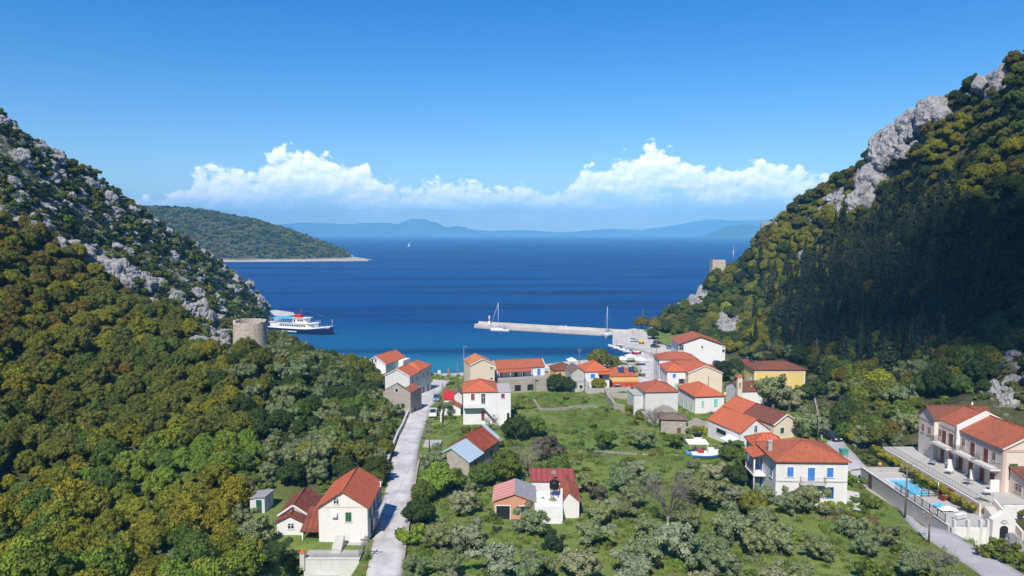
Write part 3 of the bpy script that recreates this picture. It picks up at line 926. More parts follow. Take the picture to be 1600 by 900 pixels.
class Bld:
    def __init__(s, name, label, cat, FL, FR=None, w=None, ang=None, z=None, land=None, Y=None):
        if Y is not None: a = Vector(P3(FL[0], FL[1], Y))
        else: a = at(*FL)
        if FR is not None and ang is None:
            b2 = at(*FR)
            d = Vector((b2.x - a.x, b2.y - a.y))
            s.w = d.length if w is None else w
            ang = math.atan2(d.y, d.x)
        elif FR is not None:
            # same wall line turned by a known angle: find the width whose end shows at FR
            u, _ = ray(FR[0], FR[1]); c_, s_ = math.cos(ang), math.sin(ang)
            s.w = (u * a.y - a.x) / (c_ - u * s_)
        else:
            s.w = w
        s.a = ang
        zz = z if z is not None else min(ground(a.x, a.y), a.z)
        s.o = Vector((a.x, a.y, zz))
        s.root = thing(name, label, cat, s.o, ang)
        s.M = Matrix.Translation(s.o) @ Matrix.Rotation(ang, 4, 'Z')
        s.I = s.M.inverted()
        if land: LAND[land] = (s.o + (s.M.to_3x3() @ Vector((s.w / 2, 3, 0))))

    # --- picking: a point of the photograph on the plane x = c or y = c of the house
    def pick(s, axis, c, px, py):
        u, v = ray(px, py)
        o = s.I @ Vector((0, 0, CAM_H)); d = s.I.to_3x3() @ Vector((u, 1, v))
        k = (c - o[axis]) / d[axis]
        return o + d * k

    def fx(s, px, py=700, y=0.0): return s.pick(1, y, px, py).x
    def fz(s, px, py, y=0.0): return s.pick(1, y, px, py).z

    def excl(s, x0, x1, y0, y1, m=0.5):
        EXCL.append([tuple((s.M @ Vector((x, y, 0)))[:2]) for x, y in ((x0 - m, y0 - m), (x1 + m, y0 - m), (x1 + m, y1 + m), (x0 - m, y1 + m))])

    def block(s, x0, x1, y0, y1, h, wall, roof='flat', rise=1.5, over=0.35, rmat='tile_new', axis='y', z0=0.0, base=-1.8, trim=None, cap=True, inset=None, verge=None, h2=None, ridge=None, plinth=None, drop=0.02):
        s.excl(x0, x1, y0, y1)
        wb = MB()
        zb = z0 + base
        if roof == 'gable':
            if axis == 'y':
                xm = (x0 + x1) / 2 if ridge is None else ridge
                P_ = [(x0, zb), (x1, zb), (x1, h), (xm, h + rise), (x0, h)]
                vs = [(x, y0, z) for x, z in P_] + [(x, y1, z) for x, z in P_]
            else:
                ym = (y0 + y1) / 2 if ridge is None else ridge
                P_ = [(y1, zb), (y0, zb), (y0, h), (ym, h + rise), (y1, h)]
                vs = [(x0, y, z) for y, z in P_] + [(x1, y, z) for y, z in P_]
            wb.add(vs, [(0, 1, 2, 3, 4), (9, 8, 7, 6, 5)] + [((i + 1) % 5, i, 5 + i, 5 + (i + 1) % 5) for i in range(5)])
        elif roof == 'shed':
            hs_ = {'F': (h, h, h2, h2), 'B': (h2, h2, h, h), 'L': (h, h2, h2, h), 'R': (h2, h, h, h2)}[axis]     # lower at the named side
            vs = [(x0, y0, zb), (x1, y0, zb), (x1, y1, zb), (x0, y1, zb)] + [(x, y, z) for (x, y), z in zip(((x0, y0), (x1, y0), (x1, y1), (x0, y1)), hs_)]
            wb.add(vs, [(0, 3, 2, 1), (4, 5, 6, 7), (0, 1, 5, 4), (1, 2, 6, 5), (2, 3, 7, 6), (3, 0, 4, 7)])
        else:
            wb.box(x0, x1, y0, y1, zb, h)
        wo_ = wb.build('wall', MATS[wall], s.root, uv=True)
        rb = MB(); cb = MB(); t_ = 0.13
        o_ = over
        if roof == 'gable':
            k = rise / ((x1 - x0) / 2) if axis == 'y' else rise / ((y1 - y0) / 2)
            if axis == 'y':
                kl, kr = rise / (xm - x0), rise / (x1 - xm)
                zt = h + rise + t_ + drop
                rb.slab([(xm, y0 - o_, zt), (xm, y1 + o_, zt), (x0 - o_, y1 + o_, h - kl * o_ + t_ + drop), (x0 - o_, y0 - o_, h - kl * o_ + t_ + drop)], t_)
                rb.slab([(xm, y1 + o_, zt), (xm, y0 - o_, zt), (x1 + o_, y0 - o_, h - kr * o_ + t_ + drop), (x1 + o_, y1 + o_, h - kr * o_ + t_ + drop)], t_)
                cb.tube((xm, y0 - o_ - 0.02, zt), (xm, y1 + o_ + 0.02, zt), 0.11, n=8)
                if verge:
                    vb = MB()
                    for yy in (y0 - o_ - 0.06,):
                        vb.slab([(xm, yy, zt + .03), (xm, yy + 0.16, zt + .03), (x0 - o_, yy + 0.16, h - kl * o_ + t_ + drop + .03), (x0 - o_, yy, h - kl * o_ + t_ + drop + .03)], 0.2)
                        vb.slab([(xm, yy + 0.16, zt + .03), (xm, yy, zt + .03), (x1 + o_, yy, h - kr * o_ + t_ + drop + .03), (x1 + o_, yy + 0.16, h - kr * o_ + t_ + drop + .03)], 0.2)
                    vb.build('verge', MATS[verge], s.root)
            else:
                kf, kb = rise / (ym - y0), rise / (y1 - ym)
                zt = h + rise + t_ + drop
                rb.slab([(x0 - o_, ym, zt), (x1 + o_, ym, zt), (x1 + o_, y0 - o_, h - kf * o_ + t_ + drop), (x0 - o_, y0 - o_, h - kf * o_ + t_ + drop)], t_)
                rb.slab([(x1 + o_, ym, zt), (x0 - o_, ym, zt), (x0 - o_, y1 + o_, h - kb * o_ + t_ + drop), (x1 + o_, y1 + o_, h - kb * o_ + t_ + drop)], t_)
                cb.tube((x0 - o_ - 0.02, ym, zt), (x1 + o_ + 0.02, ym, zt), 0.11, n=8)
                if verge:
                    vb = MB()
                    for xx in ((x0 - o_ - 0.06), (x1 + o_ - 0.10)):
                        vb.slab([(xx, ym, zt + .03), (xx + .16, ym, zt + .03), (xx + .16, y0 - o_, h - kf * o_ + t_ + drop + .03), (xx, y0 - o_, h - kf * o_ + t_ + drop + .03)], 0.2)
                        vb.slab([(xx + .16, ym, zt + .03), (xx, ym, zt + .03), (xx, y1 + o_, h - kb * o_ + t_ + drop + .03), (xx + .16, y1 + o_, h - kb * o_ + t_ + drop + .03)], 0.2)
                    vb.build('verge', MATS[verge], s.root)
        elif roof == 'hip':
            X0, X1, Y0, Y1 = x0 - o_, x1 + o_, y0 - o_, y1 + o_
            e = h + 0.14
            W_, D_ = X1 - X0, Y1 - Y0
            if inset is None: inset = min(W_, D_) / 2
            if axis == 'x':
                r0, r1 = (X0 + inset, (Y0 + Y1) / 2), (X1 - inset, (Y0 + Y1) / 2)
            else:
                r0, r1 = ((X0 + X1) / 2, Y0 + inset), ((X0 + X1) / 2, Y1 - inset)
            zt = h + rise
            c_ = [(X0, Y0, e), (X1, Y0, e), (X1, Y1, e), (X0, Y1, e)]; low = [(x, y, h + 0.004) for x, y, _ in c_]
            A, B_ = (r0[0], r0[1], zt), (r1[0], r1[1], zt)
            vs = low + c_ + [A, B_]
            fs = [(3, 2, 1, 0)] + [(i, (i + 1) % 4, 4 + (i + 1) % 4, 4 + i) for i in range(4)]
            if axis == 'x': fs += [(4, 5, 9, 8), (5, 6, 9), (6, 7, 8, 9), (7, 4, 8)]
            else: fs += [(4, 5, 8), (5, 6, 9, 8), (6, 7, 9), (7, 4, 8, 9)]
            rb.add(vs, fs)
            cb.tube(A, B_, 0.11, n=8)
            prs = ((c_[0], A), (c_[3], A), (c_[1], B_), (c_[2], B_)) if axis == 'x' else ((c_[0], A), (c_[1], A), (c_[2], B_), (c_[3], B_))
            for p_, q_ in prs: cb.tube(p_, q_, 0.09, n=6)
        elif roof == 'shed':
            kx = {'F': ((y0, h), (y1, h2)), 'B': ((y0, h2), (y1, h)), 'L': ((x0, h), (x1, h2)), 'R': ((x0, h2), (x1, h))}[axis]
            (p0, z0_), (p1, z1_) = kx
            sl = (z1_ - z0_) / (p1 - p0)
            za, zc = z0_ - sl * o_ + t_ + drop, z1_ + sl * o_ + t_ + drop
            if axis in 'FB': rb.slab([(x0 - o_, y0 - o_, za), (x1 + o_, y0 - o_, za), (x1 + o_, y1 + o_, zc), (x0 - o_, y1 + o_, zc)], t_)
            else: rb.slab([(x0 - o_, y0 - o_, za), (x1 + o_, y0 - o_, zc), (x1 + o_, y1 + o_, zc), (x0 - o_, y1 + o_, za)], t_)
            cap = False
        else:
            p = 0.12
            rb.box(x0 - over, x1 + over, y0 - over, y1 + over, h + 0.003, h + 0.003 + rise)
            cap = False
        ro = rb.build('roof', MATS[rmat], s.root, uv=True)
        if cap and cb.v: cb.build('ridge_cap', MATS[rmat], ro, uv=True)
        if trim:
            tb = MB(); q = 0.06
            for xa, xb, ya, yb in ((x0 - q, x1 + q, y0 - q, y0 + .0), (x0 - q, x0, y0, y1), (x1, x1 + q, y0, y1)):
                tb.box(xa, xb, ya, yb, h - 0.45, h - 0.005)
            tb.build('cornice', MATS[trim], s.root)
        return wo_, ro

    def opening(s, face, c, u, z, w, h, kind='pane', frame='white_paint', label=None, fw=0.10, out=0.05, bars=True):
        """a window or door on the wall plane: face F/B at y=c, L/R at x=c; u along the wall (x or y), z sill height"""
        def bx(mb, u0, u1, z0, z1, d0, d1):
            if face == 'F': mb.box(u0, u1, c - d1, c - d0, z0, z1)
            elif face == 'B': mb.box(u0, u1, c + d0, c + d1, z0, z1)
            elif face == 'L': mb.box(c - d1, c - d0, u0, u1, z0, z1)
            else: mb.box(c + d0, c + d1, u0, u1, z0, z1)
        door = kind.startswith('door')
        f = MB()
        bx(f, u - w / 2 - fw, u - w / 2, z, z + h, 0.001, out)
        bx(f, u + w / 2, u + w / 2 + fw, z, z + h, 0.001, out)
        bx(f, u - w / 2 - fw, u + w / 2 + fw, z + h, z + h + fw, 0.001, out)
        o = f.build('door' if door else 'window', MATS[frame], s.root, label=label)
        if not door:
            g = MB(); bx(g, u - w / 2 - fw - .04, u + w / 2 + fw + .04, z - 0.09, z - 0.003, 0.001, out + .06); g.build('sill', MATS[frame], o)
        if ':' in kind:
            k, mat = kind.split(':')
            if k in ('shutter', 'open'):
                for sgn in (-1, 1):
                    g = MB()
                    if k == 'shutter':
                        a_, b_ = sorted((u + sgn * 0.012, u + sgn * (w / 2 - 0.005)))
                        bx(g, a_, b_, z + .01, z + h - .01, 0.002, 0.03)
                        for i in range(4):
                            bx(g, a_ + .05, b_ - .05, z + h * (i + .15) / 4, z + h * (i + .85) / 4, 0.03, 0.042)
                    else:
                        a_, b_ = sorted((u + sgn * (w / 2 + .02), u + sgn * (w / 2 + w * .45)))
                        bx(g, a_, b_, z + .01, z + h - .01, out + .003, out + 0.04)
                    g.build('shutter', MATS[mat], o)
                if k == 'open':
                    g = MB(); bx(g, u - w / 2 + .005, u + w / 2 - .005, z, z + h - .005, 0.002, 0.02); g.build('pane', MATS['glass'], o)
            else:
                g = MB(); bx(g, u - w / 2 + .005, u + w / 2 - .005, z, z + h - .005, 0.002, 0.03)
                bx(g, u - w / 2 + .12, u + w / 2 - .12, z + h * .12, z + h * .45, 0.03, 0.045); bx(g, u - w / 2 + .12, u + w / 2 - .12, z + h * .55, z + h * .92, 0.03, 0.045)
                g.build('leaf_panel', MATS[mat], o)
        else:
            g = MB(); bx(g, u - w / 2 + .005, u + w / 2 - .005, z, z + h - .005, 0.002, 0.015); g.build('pane', MATS['dark' if kind == 'void' else 'glass'], o)  # a void gets a dark panel for the shade inside the hole
            if bars and kind == 'pane':
                g = MB(); bx(g, u - .03, u + .03, z, z + h - .006, 0.016, 0.034); bx(g, u - w / 2 + .006, u + w / 2 - .006, z + h * .62, z + h * .62 + .05, 0.016, 0.030); g.build('glazing_bar', MATS[frame], o)
        return o

    def win(s, face, c, px0, px1, r0, r1, kind='pane', **kw):
        """the same, from the outline seen in the photograph"""
        ax = 1 if face in 'FB' else 0
        pm = (px0 + px1) / 2
        a = s.pick(ax, c, px0, (r0 + r1) / 2); b2 = s.pick(ax, c, px1, (r0 + r1) / 2)
        zt, zb = s.pick(ax, c, pm, r0).z, s.pick(ax, c, pm, r1).z
        k = 1 - ax
        u0, u1 = sorted((a[k], b2[k]))
        return s.opening(face, c, (u0 + u1) / 2, zb, max(u1 - u0, 0.3), max(zt - zb, 0.3), kind, **kw)

    def part(s, name, mb, mat, label=None, uv=True, parent=None):
        return mb.build(name, [MATS[q] for q in mat] if isinstance(mat, (list, tuple)) else MATS[mat], parent or s.root, label, uv)


def rails(mb, a, b2, h=0.95, step=0.16, r=0.015):
    a, b2 = Vector(a), Vector(b2)
    mb.tube(a + Vector((0, 0, h)), b2 + Vector((0, 0, h)), 0.025, n=4)
    mb.tube(a + Vector((0, 0, .08)), b2 + Vector((0, 0, .08)), 0.015, n=4)
    n = max(1, int((b2 - a).length / step))
    for i in range(n + 1):
        p = a + (b2 - a) * (i / n)
        mb.tube(p, p + Vector((0, 0, h)), r, n=4, caps=False)


def chimney(b, x, y, z, h=1.0, mat='white', w=0.5):
    c = MB().box(x - w / 2, x + w / 2, y - w / 2, y + w / 2, z - 0.8, z + h)
    o = b.part('chimney', c, mat)
    b.part('chimney_cap', MB().box(x - w / 2 - .08, x + w / 2 + .08, y - w / 2 - .08, y + w / 2 + .08, z + h + .003, z + h + .12), 'concrete', parent=o)


def antenna(b, x, y, z, h=2.2):
    m_ = MB().tube((x, y, z - .6), (x, y, z + h), 0.025, n=5)
    for k, l in ((h - .1, .55), (h - .35, .7), (h - .6, .6)):
        m_.tube((x - l / 2, y, z + k), (x + l / 2, y, z + k), 0.012, n=4)
    b.part('aerial', m_, 'steel')

# ------------------------------------------------------------------ roads
road_pts = [at(596, 925), at(602, 890), at(610, 840), at(619, 795), at(628, 745), at(635, 705), at(645, 672), at(658, 640), at(675, 612), at(690, 594)]
strip('village_road', road_pts, 4.0, 'road', 0.08, taper=5.5)
rd2 = [at(1590, 915), at(1545, 885), at(1500, 858), at(1455, 828), at(1410, 796), at(1370, 765), at(1340, 738), at(1318, 712), at(1304, 690)]
strip('hotel_road', rd2, 4.6, 'asphalt_road', 0.08, taper=3.4)
vs_ = [at(1000, 640), at(1003, 615), at(1009, 590), at(1012, 570), at(1006, 557), at(992, 548)]
strip('harbour_street', vs_, 4.5, 'road', 0.08, taper=7)

# ------------------------------------------------------------------ houses of the foreground
# gabled house beside the road
b = Bld('house', 'cream two storey house with ridged orange roof standing beside the narrow village road', 'house', (499, 858), (575, 858), ang=0.0, Y=84.0, z=8.6, land='the cream house beside the road')
H = b.fz(574, 791)
W_ = b.w
b.block(0, W_, 0, 8.4, H, 'pale_cream', 'gable', 2.0, 0.35, 'tile_ridged', verge=None)
b.win('F', 0, 521.5, 529, 779, 787, 'pane')
b.win('F', 0, 540, 549, 800.5, 815, 'shutter:green_shutter', frame='cream')
f = MB().box(0.0, W_, -0.05, -0.001, H - 0.12, H + 0.0)
b.part('string_course', f, 'cream')
ac = MB().box(b.fx(519, 803), b.fx(527, 803), -0.38, -0.02, b.fz(522, 807), b.fz(522, 801))
b.part('air_conditioner', ac, 'white_paint')
for yy, k in ((1.5, 'shutter:green_shutter'), (6.3, 'shutter:green_shutter')):
    b.opening('R', W_, yy, H - 2.0, 1.0, 1.4, k)
b.opening('R', W_, 4.0, H - 2.55, 1.1, 2.1, 'door:green_shutter')
b.opening('R', W_, 2.3, 0.3, 1.4, 2.2, 'void')
b.opening('R', W_, 5.6, 0.6, 1.0, 1.2, 'pane')
bl = b.part('balcony', MB().box(W_ + .01, W_ + 0.95, 2.6, 7.4, H - 2.75, H - 2.58), 'pale_concrete')
rb_ = MB(); z_ = H - 2.58
rails(rb_, (W_ + .9, 2.65, z_), (W_ + .9, 7.35, z_)); rails(rb_, (W_ + .05, 2.65, z_), (W_ + .9, 2.65, z_)); rails(rb_, (W_ + .05, 7.35, z_), (W_ + .9, 7.35, z_))
b.part('railing', rb_, 'white_paint', parent=bl)
b.part('flue', MB().tube((W_ + .35, 7.0, 1), (W_ + .35, 7.0, H + 0.6), 0.09).tube((W_ + .05, 7.0, H + .55), (W_ + .65, 7.0, H + .55), 0.10), 'steel')
# its terrace
tr = b.part('terrace', MB().box(-0.6, W_ - 0.1, -4.2, -0.02, -1.9, 0.25), 'concrete')
b.excl(-1, W_, -5, 0)
rb_ = MB(); rails(rb_, (0.1, -4.1, .25), (W_ - .25, -4.1, .25)); rails(rb_, (W_ - .25, -4.1, .25), (W_ - .25, -0.1, .25))
b.part('railing', rb_, 'grey_metal', parent=tr)
st_ = MB()
for i in range(8): st_.box(2.3 - 0.0, 3.5, -3.2 + i * .28, -2.92 + i * .28, 0.25, 0.42 + i * .17)
b.part('stairs', st_, 'pale_concrete', parent=tr)
lw_ = b.part('lower_wall', MB().box(-0.6, W_ - .1, -4.6, -4.22, -3.4, 0.22), 'white_old')
b.part('coping', MB().box(-0.66, W_ - .04, -4.66, -4.2, .223, .32), 'pale_concrete', parent=lw_)
b.part('lower_step', MB().box(0.6, 3.4, -6.0, -4.62, -3.4, -1.7), 'concrete', parent=lw_)
b.part('gate_pillar', MB().box(-1.0, -0.45, -4.8, -4.25, -1, 1.1).add([(-1.1, -4.9, 1.1), (-.35, -4.9, 1.1), (-.35, -4.15, 1.1), (-1.1, -4.15, 1.1), (-.725, -4.52, 1.5)], [(3, 2, 1, 0), (0, 1, 4), (1, 2, 4), (2, 3, 4), (3, 0, 4)], 1), ['pale_concrete', 'tile_new'])
b.excl(-1.5, W_, -9, -4)

# lower old wing to its left
b = Bld('house', 'small white house with weathered brown tiles and a lean-to porch, left of the cream house', 'house', (433, 842), (474, 842), ang=0.02, Y=85.5, z=8.3, land='the small white house with the porch')
H = b.fz(434, 812)
W_ = b.w
b.block(0, W_, 0, 1.6, H - .35, 'white', 'gable', 0.85, 0.22, 'tile_ridged_old')
b.block(-0.15, W_ + .15, 1.65, 7.6, H, 'white_old', 'gable', 1.25, 0.25, 'tile_ridged_old', verge='pale_cream')
b.win('F', 0, 450, 459, 818, 826, 'pane')
px0 = W_ + .05
rb_ = MB().slab([(px0, -1.6, H - 0.9), (px0 + 3.3, -1.6, H - 1.0), (px0 + 3.5, 2.6, H + 0.7), (px0 + .2, 2.6, H + 0.7)], 0.14)
pr = b.part('porch_roof', rb_, 'tile_ridged_old')
for x_ in (px0 + .25, px0 + 3.15): b.part('post', MB().tube((x_, -1.4, -1), (x_, -1.4, H - 1.05), 0.06), 'white_paint')
b.part('porch_floor', MB().box(px0, px0 + 3.2, -1.9, 2.6, -1.2, 0.15), 'pale_concrete')
b.opening('R', W_ + .15, 2.6, 0.2, 1.0, 2.0, 'door:brown_wood')
b.excl(px0, px0 + 3.6, -2.5, 3)

# shed
b = Bld('shed', 'tiny white shed with a flat sheet roof and green door under the trees', 'shed', (391, 801), (414, 803), ang=-0.12, land='the tiny white shed')
W_ = b.w
H = b.fz(391, 779)
b.block(0, W_, 0, 2.6, H, 'white_old', 'shed', over=0.18, rmat='grey_sheet', axis='L', h2=H + 0.25)
b.opening('F', 0, W_ * .62, 0.0, 0.85, 1.9, 'door:green_shutter')
b.opening('R', W_, 1.3, 1.0, 0.5, 0.7, 'pane')

# rusty roofed house
b = Bld('house', 'low stone house with rusty red sheet roof and pale blue lean-to sheets', 'house', (680, 735), (738, 739), ang=-0.42, Y=115, land='the rusty roofed stone house')
W_ = 6.6
b.block(0, W_, 0, 5.2, 2.6, 'rubble', 'gable', 1.9, 0.3, 'blue_sheet', cap=False)
b.block(-0.1, W_ + .1, 5.25, 12.0, 3.1, 'rubble', 'gable', 2.1, 0.3, 'rust_sheet')
b.part('edge_sheet', MB().slab([(W_ / 2, 11.4, 5.55), (W_ / 2, 12.6, 5.52), (W_ + .5, 12.6, 2.95), (W_ + .5, 11.4, 3.0)], 0.05), 'blue_sheet')
b.opening('R', W_ + .1, 8.5, 0.4, 0.9, 1.5, 'void', frame='old_wood')
b.opening('R', W_, 2.4, 0.4, 0.8, 1.3, 'void', frame='old_wood')

# pink roofed cottage
b = Bld('cottage', 'orange cottage with pink and grey sheet roof, white flat middle and rusty tiled end', 'house', (770, 812), (882, 815), ang=-0.02, land='the pink roofed cottage')
x0, x1, x2, x3 = b.fx(769), b.fx(837), b.fx(879), b.fx(908)
H = b.fz(836, 788)
xr = b.fx(804, 778)
H0 = 2.7
b.block(x0 + .2, x1 - .2, 0, 5.4, H0, 'orange', 'gable', 1.0, 0.25, 'pink_sheet', ridge=xr, cap=False)
# the right-hand slope is grey
k = 1.0 / (x1 - .2 - xr)
b.part('grey_roof', MB().slab([(xr + .01, -0.27, H0 + 1.19), (xr + .01, 5.67, H0 + 1.19), (x1 + .1, 5.67, H0 + .19 - k * .3), (x1 + .1, -0.27, H0 + .19 - k * .3)], 0.035), 'grey_sheet')
b.win('F', 0, 812, 821, 791, 801, 'open:dark_blue')
b.opening('F', 0, x0 + 1.5, 0.0, 1.9, 2.0, 'void')
b.block(x1 - .15, x2, -1.6, 4.2, H0 - .25, 'white', 'flat', 0.12, 0.0, 'white')
b.opening('F', -1.6, (x1 + x2) / 2 + .9, 0.0, 0.9, 1.9, 'door:white_paint')
b.block(x2 + .02, x3 - .15, 0.6, 6.4, H0 - .1, 'beige', 'gable', 1.3, 0.25, 'tile_mid', ridge=x2 + .9)
b.block(b.fx(831), b.fx(902), 6.5, 9.5, H0 + .4, 'beige', 'shed', over=0.2, rmat='red_sheet', axis='F', h2=H0 + 1.1)
b.part('chimney_pipe', MB().box(x2 - .25, x2 + .05, 0.1, 0.4, 0, H0 + 1.7), 'pale_cream')
zt = H0 - .12
tk = thing('water_tank', 'black water tank on an iron stand on the flat white roof', 'water tank', b.M @ Vector((b.fx(866, 775, 2.0), 2.0, zt)))
q = MB()
for x_ in (-.45, .45):
    for y_ in (-.45, .45): q.tube((x_ * 1.15, y_ * 1.15, 0), (x_, y_, 1.1), 0.035, n=5)
for z_ in (0.5, 1.08):
    q.tube((-.5, -.5, z_), (.5, -.5, z_), .025, n=4); q.tube((-.5, .5, z_), (.5, .5, z_), .025, n=4); q.tube((-.5, -.5, z_), (-.5, .5, z_), .025, n=4); q.tube((.5, -.5, z_), (.5, .5, z_), .025, n=4)
q.build('stand', MATS['maroon'], tk)
q = MB().lathe([(0.3, 1.12), (.62, 1.16), (.68, 1.3), (.68, 2.1), (.6, 2.28), (.25, 2.36), (.22, 2.45), (.02, 2.46)], 14)
q.build('tank', MATS['tank_black'], tk)
dp = MB().tube((b.fx(865, 745, 6.2), 6.2, H0 + .6), (b.fx(865, 745, 6.2), 6.2, H0 + 2.2), .03, n=5)
b.part('aerial_mast', dp.box(b.fx(865, 745, 6.2) - .3, b.fx(865, 745, 6.2) + .3, 6.15, 6.2, H0 + 1.7, H0 + 2.2), 'steel')

# big house with the blue shutters
b = Bld('house', 'two storey house with blue shutters, white corner bands and hipped orange roof', 'house', (1211, 789), (1322, 793), ang=-0.035, land='the blue shuttered house')
W_ = b.w
H = b.fz(1213, 721)
b.block(0, W_, 0, 8.6, H, 'beige', 'hip', 2.1, 0.4, 'tile_mid', axis='y', inset=4.4)
tb = MB()
for x_ in (-0.03, W_ - .42): tb.box(x_, x_ + .45, -0.035, -0.001, -.5, H - .02)
tb.box(0.43, W_ - .43, -0.035, -0.001, H - .55, H - .02)
b.part('corner_bands', tb, 'white')
b.part('string_course', MB().box(0.0, W_, -0.075, -0.002, b.fz(1260, 753), b.fz(1260, 751)), 'grey_plaster')
kw = dict(fw=0.22)
b.win('F', 0, 1230, 1239.5, 730, 745, 'shutter:blue_shutter', frame='white', **kw)
b.win('F', 0, 1292, 1302, 731, 746, 'shutter:blue_shutter', frame='white', **kw)
b.win('F', 0, 1262, 1273, 731, 751.5, 'door:blue_shutter', frame='white', **kw)
b.win('F', 0, 1291, 1301.5, 762, 777, 'pane', frame='blue_shutter')
b.win('F', 0, 1262, 1272, 761, 779, 'open:dark_blue', frame='white')
bz = b.fz(1267, 752)
bl = b.part('balcony', MB().box(b.fx(1248, 755), b.fx(1288, 755), -1.0, -0.08, bz - .3, bz - .12), 'pale_concrete')
rb_ = MB()
xa, xb = b.fx(1249, 755) + .03, b.fx(1287, 755)
rails(rb_, (xa, -.95, bz - .12), (xb, -.95, bz - .12)); rails(rb_, (xa, -.12, bz - .12), (xa, -.95, bz - .12)); rails(rb_, (xb, -.12, bz - .12), (xb, -.95, bz - .12))
b.part('railing', rb_, 'grey_metal', parent=bl)
# rear-left wing with loggia
b.block(-0.5, 4.6, 8.65, 12.6, H - .35, 'white_old', 'hip', 1.5, 0.35, 'tile_ridged', axis='x', inset=2.2)
lg = MB()
for y_ in (4.6, 8.5):
    lg.tube((-1.7, y_, -1), (-1.7, y_, H - .9), .11, n=6)
lg.box(-1.9, -.03, 4.3, 8.62, 2.75, 2.95)
b.part('loggia', lg, 'white_paint')
b.part('loggia_roof', MB().slab([(-2.2, 4.1, H - .75), (0.02, 4.1, H - .1), (0.02, 8.62, H - .1), (-2.2, 8.62, H - .75)], .12), 'tile_ridged')
rb_ = MB(); rails(rb_, (-1.75, 4.4, 2.95), (-1.75, 8.4, 2.95)); b.part('railing', rb_, 'brown_wood')
b.excl(-2.5, 0, 4, 14)
for yy in (2.0,): b.opening('L', 0, yy, 3.6, 0.9, 1.4, 'shutter:blue_shutter', frame='white')
b.opening('L', 0, 6.4, 2.97, 1.0, 2.0, 'door:blue_shutter', frame='white')
b.opening('L', 0, 6.4, 0.2, 1.0, 2.0, 'door:blue_shutter', frame='white')
chimney(b, 0.35, 4.0, H + .5, 1.3, 'concrete', 0.55)

# white house with the outside stair
b = Bld('house', 'white house with outside stair and hipped orange roof, blue car parked below its balcony', 'house', (724, 661), (798, 661), ang=0.06, Y=151, land='the white house with outside stair')
W_ = b.w
H = b.fz(724, 613)
xs_ = b.fx(776, 613)
b.block(0, xs_, 0, 9.5, H, 'white', 'hip', 2.0, 0.25, 'tile_new', axis='y', inset=4.6)
b.block(xs_ + .02, W_, 0, 8.6, H - .1, 'white', 'flat', 0.12, 0.12, 'concrete')
b.win('F', 0, 736, 741.5, 615, 625, 'shutter:maroon'); b.win('F', 0, 783, 788.5, 615, 622, 'shutter:maroon')
b.win('F', 0, 752, 758, 615, 631, 'pane', frame='white_paint')
b.win('F', 0, 792, 796, 645, 658, 'void'); b.win('F', 0, 752, 757, 643, 657, 'door:maroon')
zb = b.fz(745, 634)
x1_ = b.fx(755, 634)
bl = b.part('balcony', MB().box(0, x1_ + .6, -1.4, -0.01, zb - .18, zb), 'white')
b.part('parapet', MB().box(0, x1_, -1.4, -1.28, zb + .003, zb + .75), 'white', parent=bl)
st_ = MB(); n_ = 13
xe = b.fx(783, 655)
for i in range(n_):
    xa = x1_ + .6 + (xe - x1_ - .6) * i / n_; xb = x1_ + .6 + (xe - x1_ - .6) * (i + 1) / n_
    st_.box(xa, xb, -1.25, -0.02, -.6 if i > 7 else zb - (i + 1) * zb / n_ - .5, zb - (i + 1) * zb / n_)
b.part('stairs', st_, 'concrete')
sw = MB().add([(x1_ + .3, -1.40, zb - .35), (xe, -1.40, -.35), (xe, -1.40, .75), (x1_ + .3, -1.40, zb + .75), (x1_ + .3, -1.26, zb - .35), (xe, -1.26, -.35), (xe, -1.26, .75), (x1_ + .3, -1.26, zb + .75)],
              [(0, 1, 2, 3), (7, 6, 5, 4), (0, 4, 5, 1), (1, 5, 6, 2), (2, 6, 7, 3), (3, 7, 4, 0)])
b.part('stair_wall', sw, 'white')
b.excl(-1, W_ + 1, -4, 0)

# garage and little roofs to its left
b = Bld('garage', 'low white garage with bright red sheet roof between the road and the white house', 'garage', (694, 632), (722, 634), ang=0.06, Y=165)
W_ = b.w
b.block(0, W_ * .55, 0, 4.5, 3.0, 'white', 'shed', over=.2, rmat='red_gloss', axis='F', h2=4.1)
b.block(W_ * .55 + .02, W_, 0, 5.5, 4.3, 'white_old', 'gable', .8, .2, 'tile_grey', axis='y')
b.block(0.2, W_ - .3, -4.3, -.3, 1.9, 'white', 'gable', 1.1, .15, 'tile_mid', axis='y')
b.opening('F', -4.3, W_ * .35, 0, .8, 1.4, 'door:white_paint')

# ------------------------------------------------------------------ village by the shore
b = Bld('house', 'tall cream gabled house with pale orange roof and almost no windows', 'house', (735, 612), (775, 611), ang=0.27, Y=188, land='the tall cream gabled house')
W_ = 7.0
H = b.fz(735, 571)
b.block(0, W_, 0, 9, H, 'cream', 'gable', 1.6, .2, 'tile_orange', verge='white')
b.opening('F', 0, W_ - .9, H - 1.2, .8, .4, 'void'); b.opening('F', 0, W_ - .9, H - 4.2, .8, .4, 'void')
b.opening('L', 0, 4.5, 2.2, .8, 1.0, 'void')
antenna(b, W_ - .3, .5, H, 1.2)

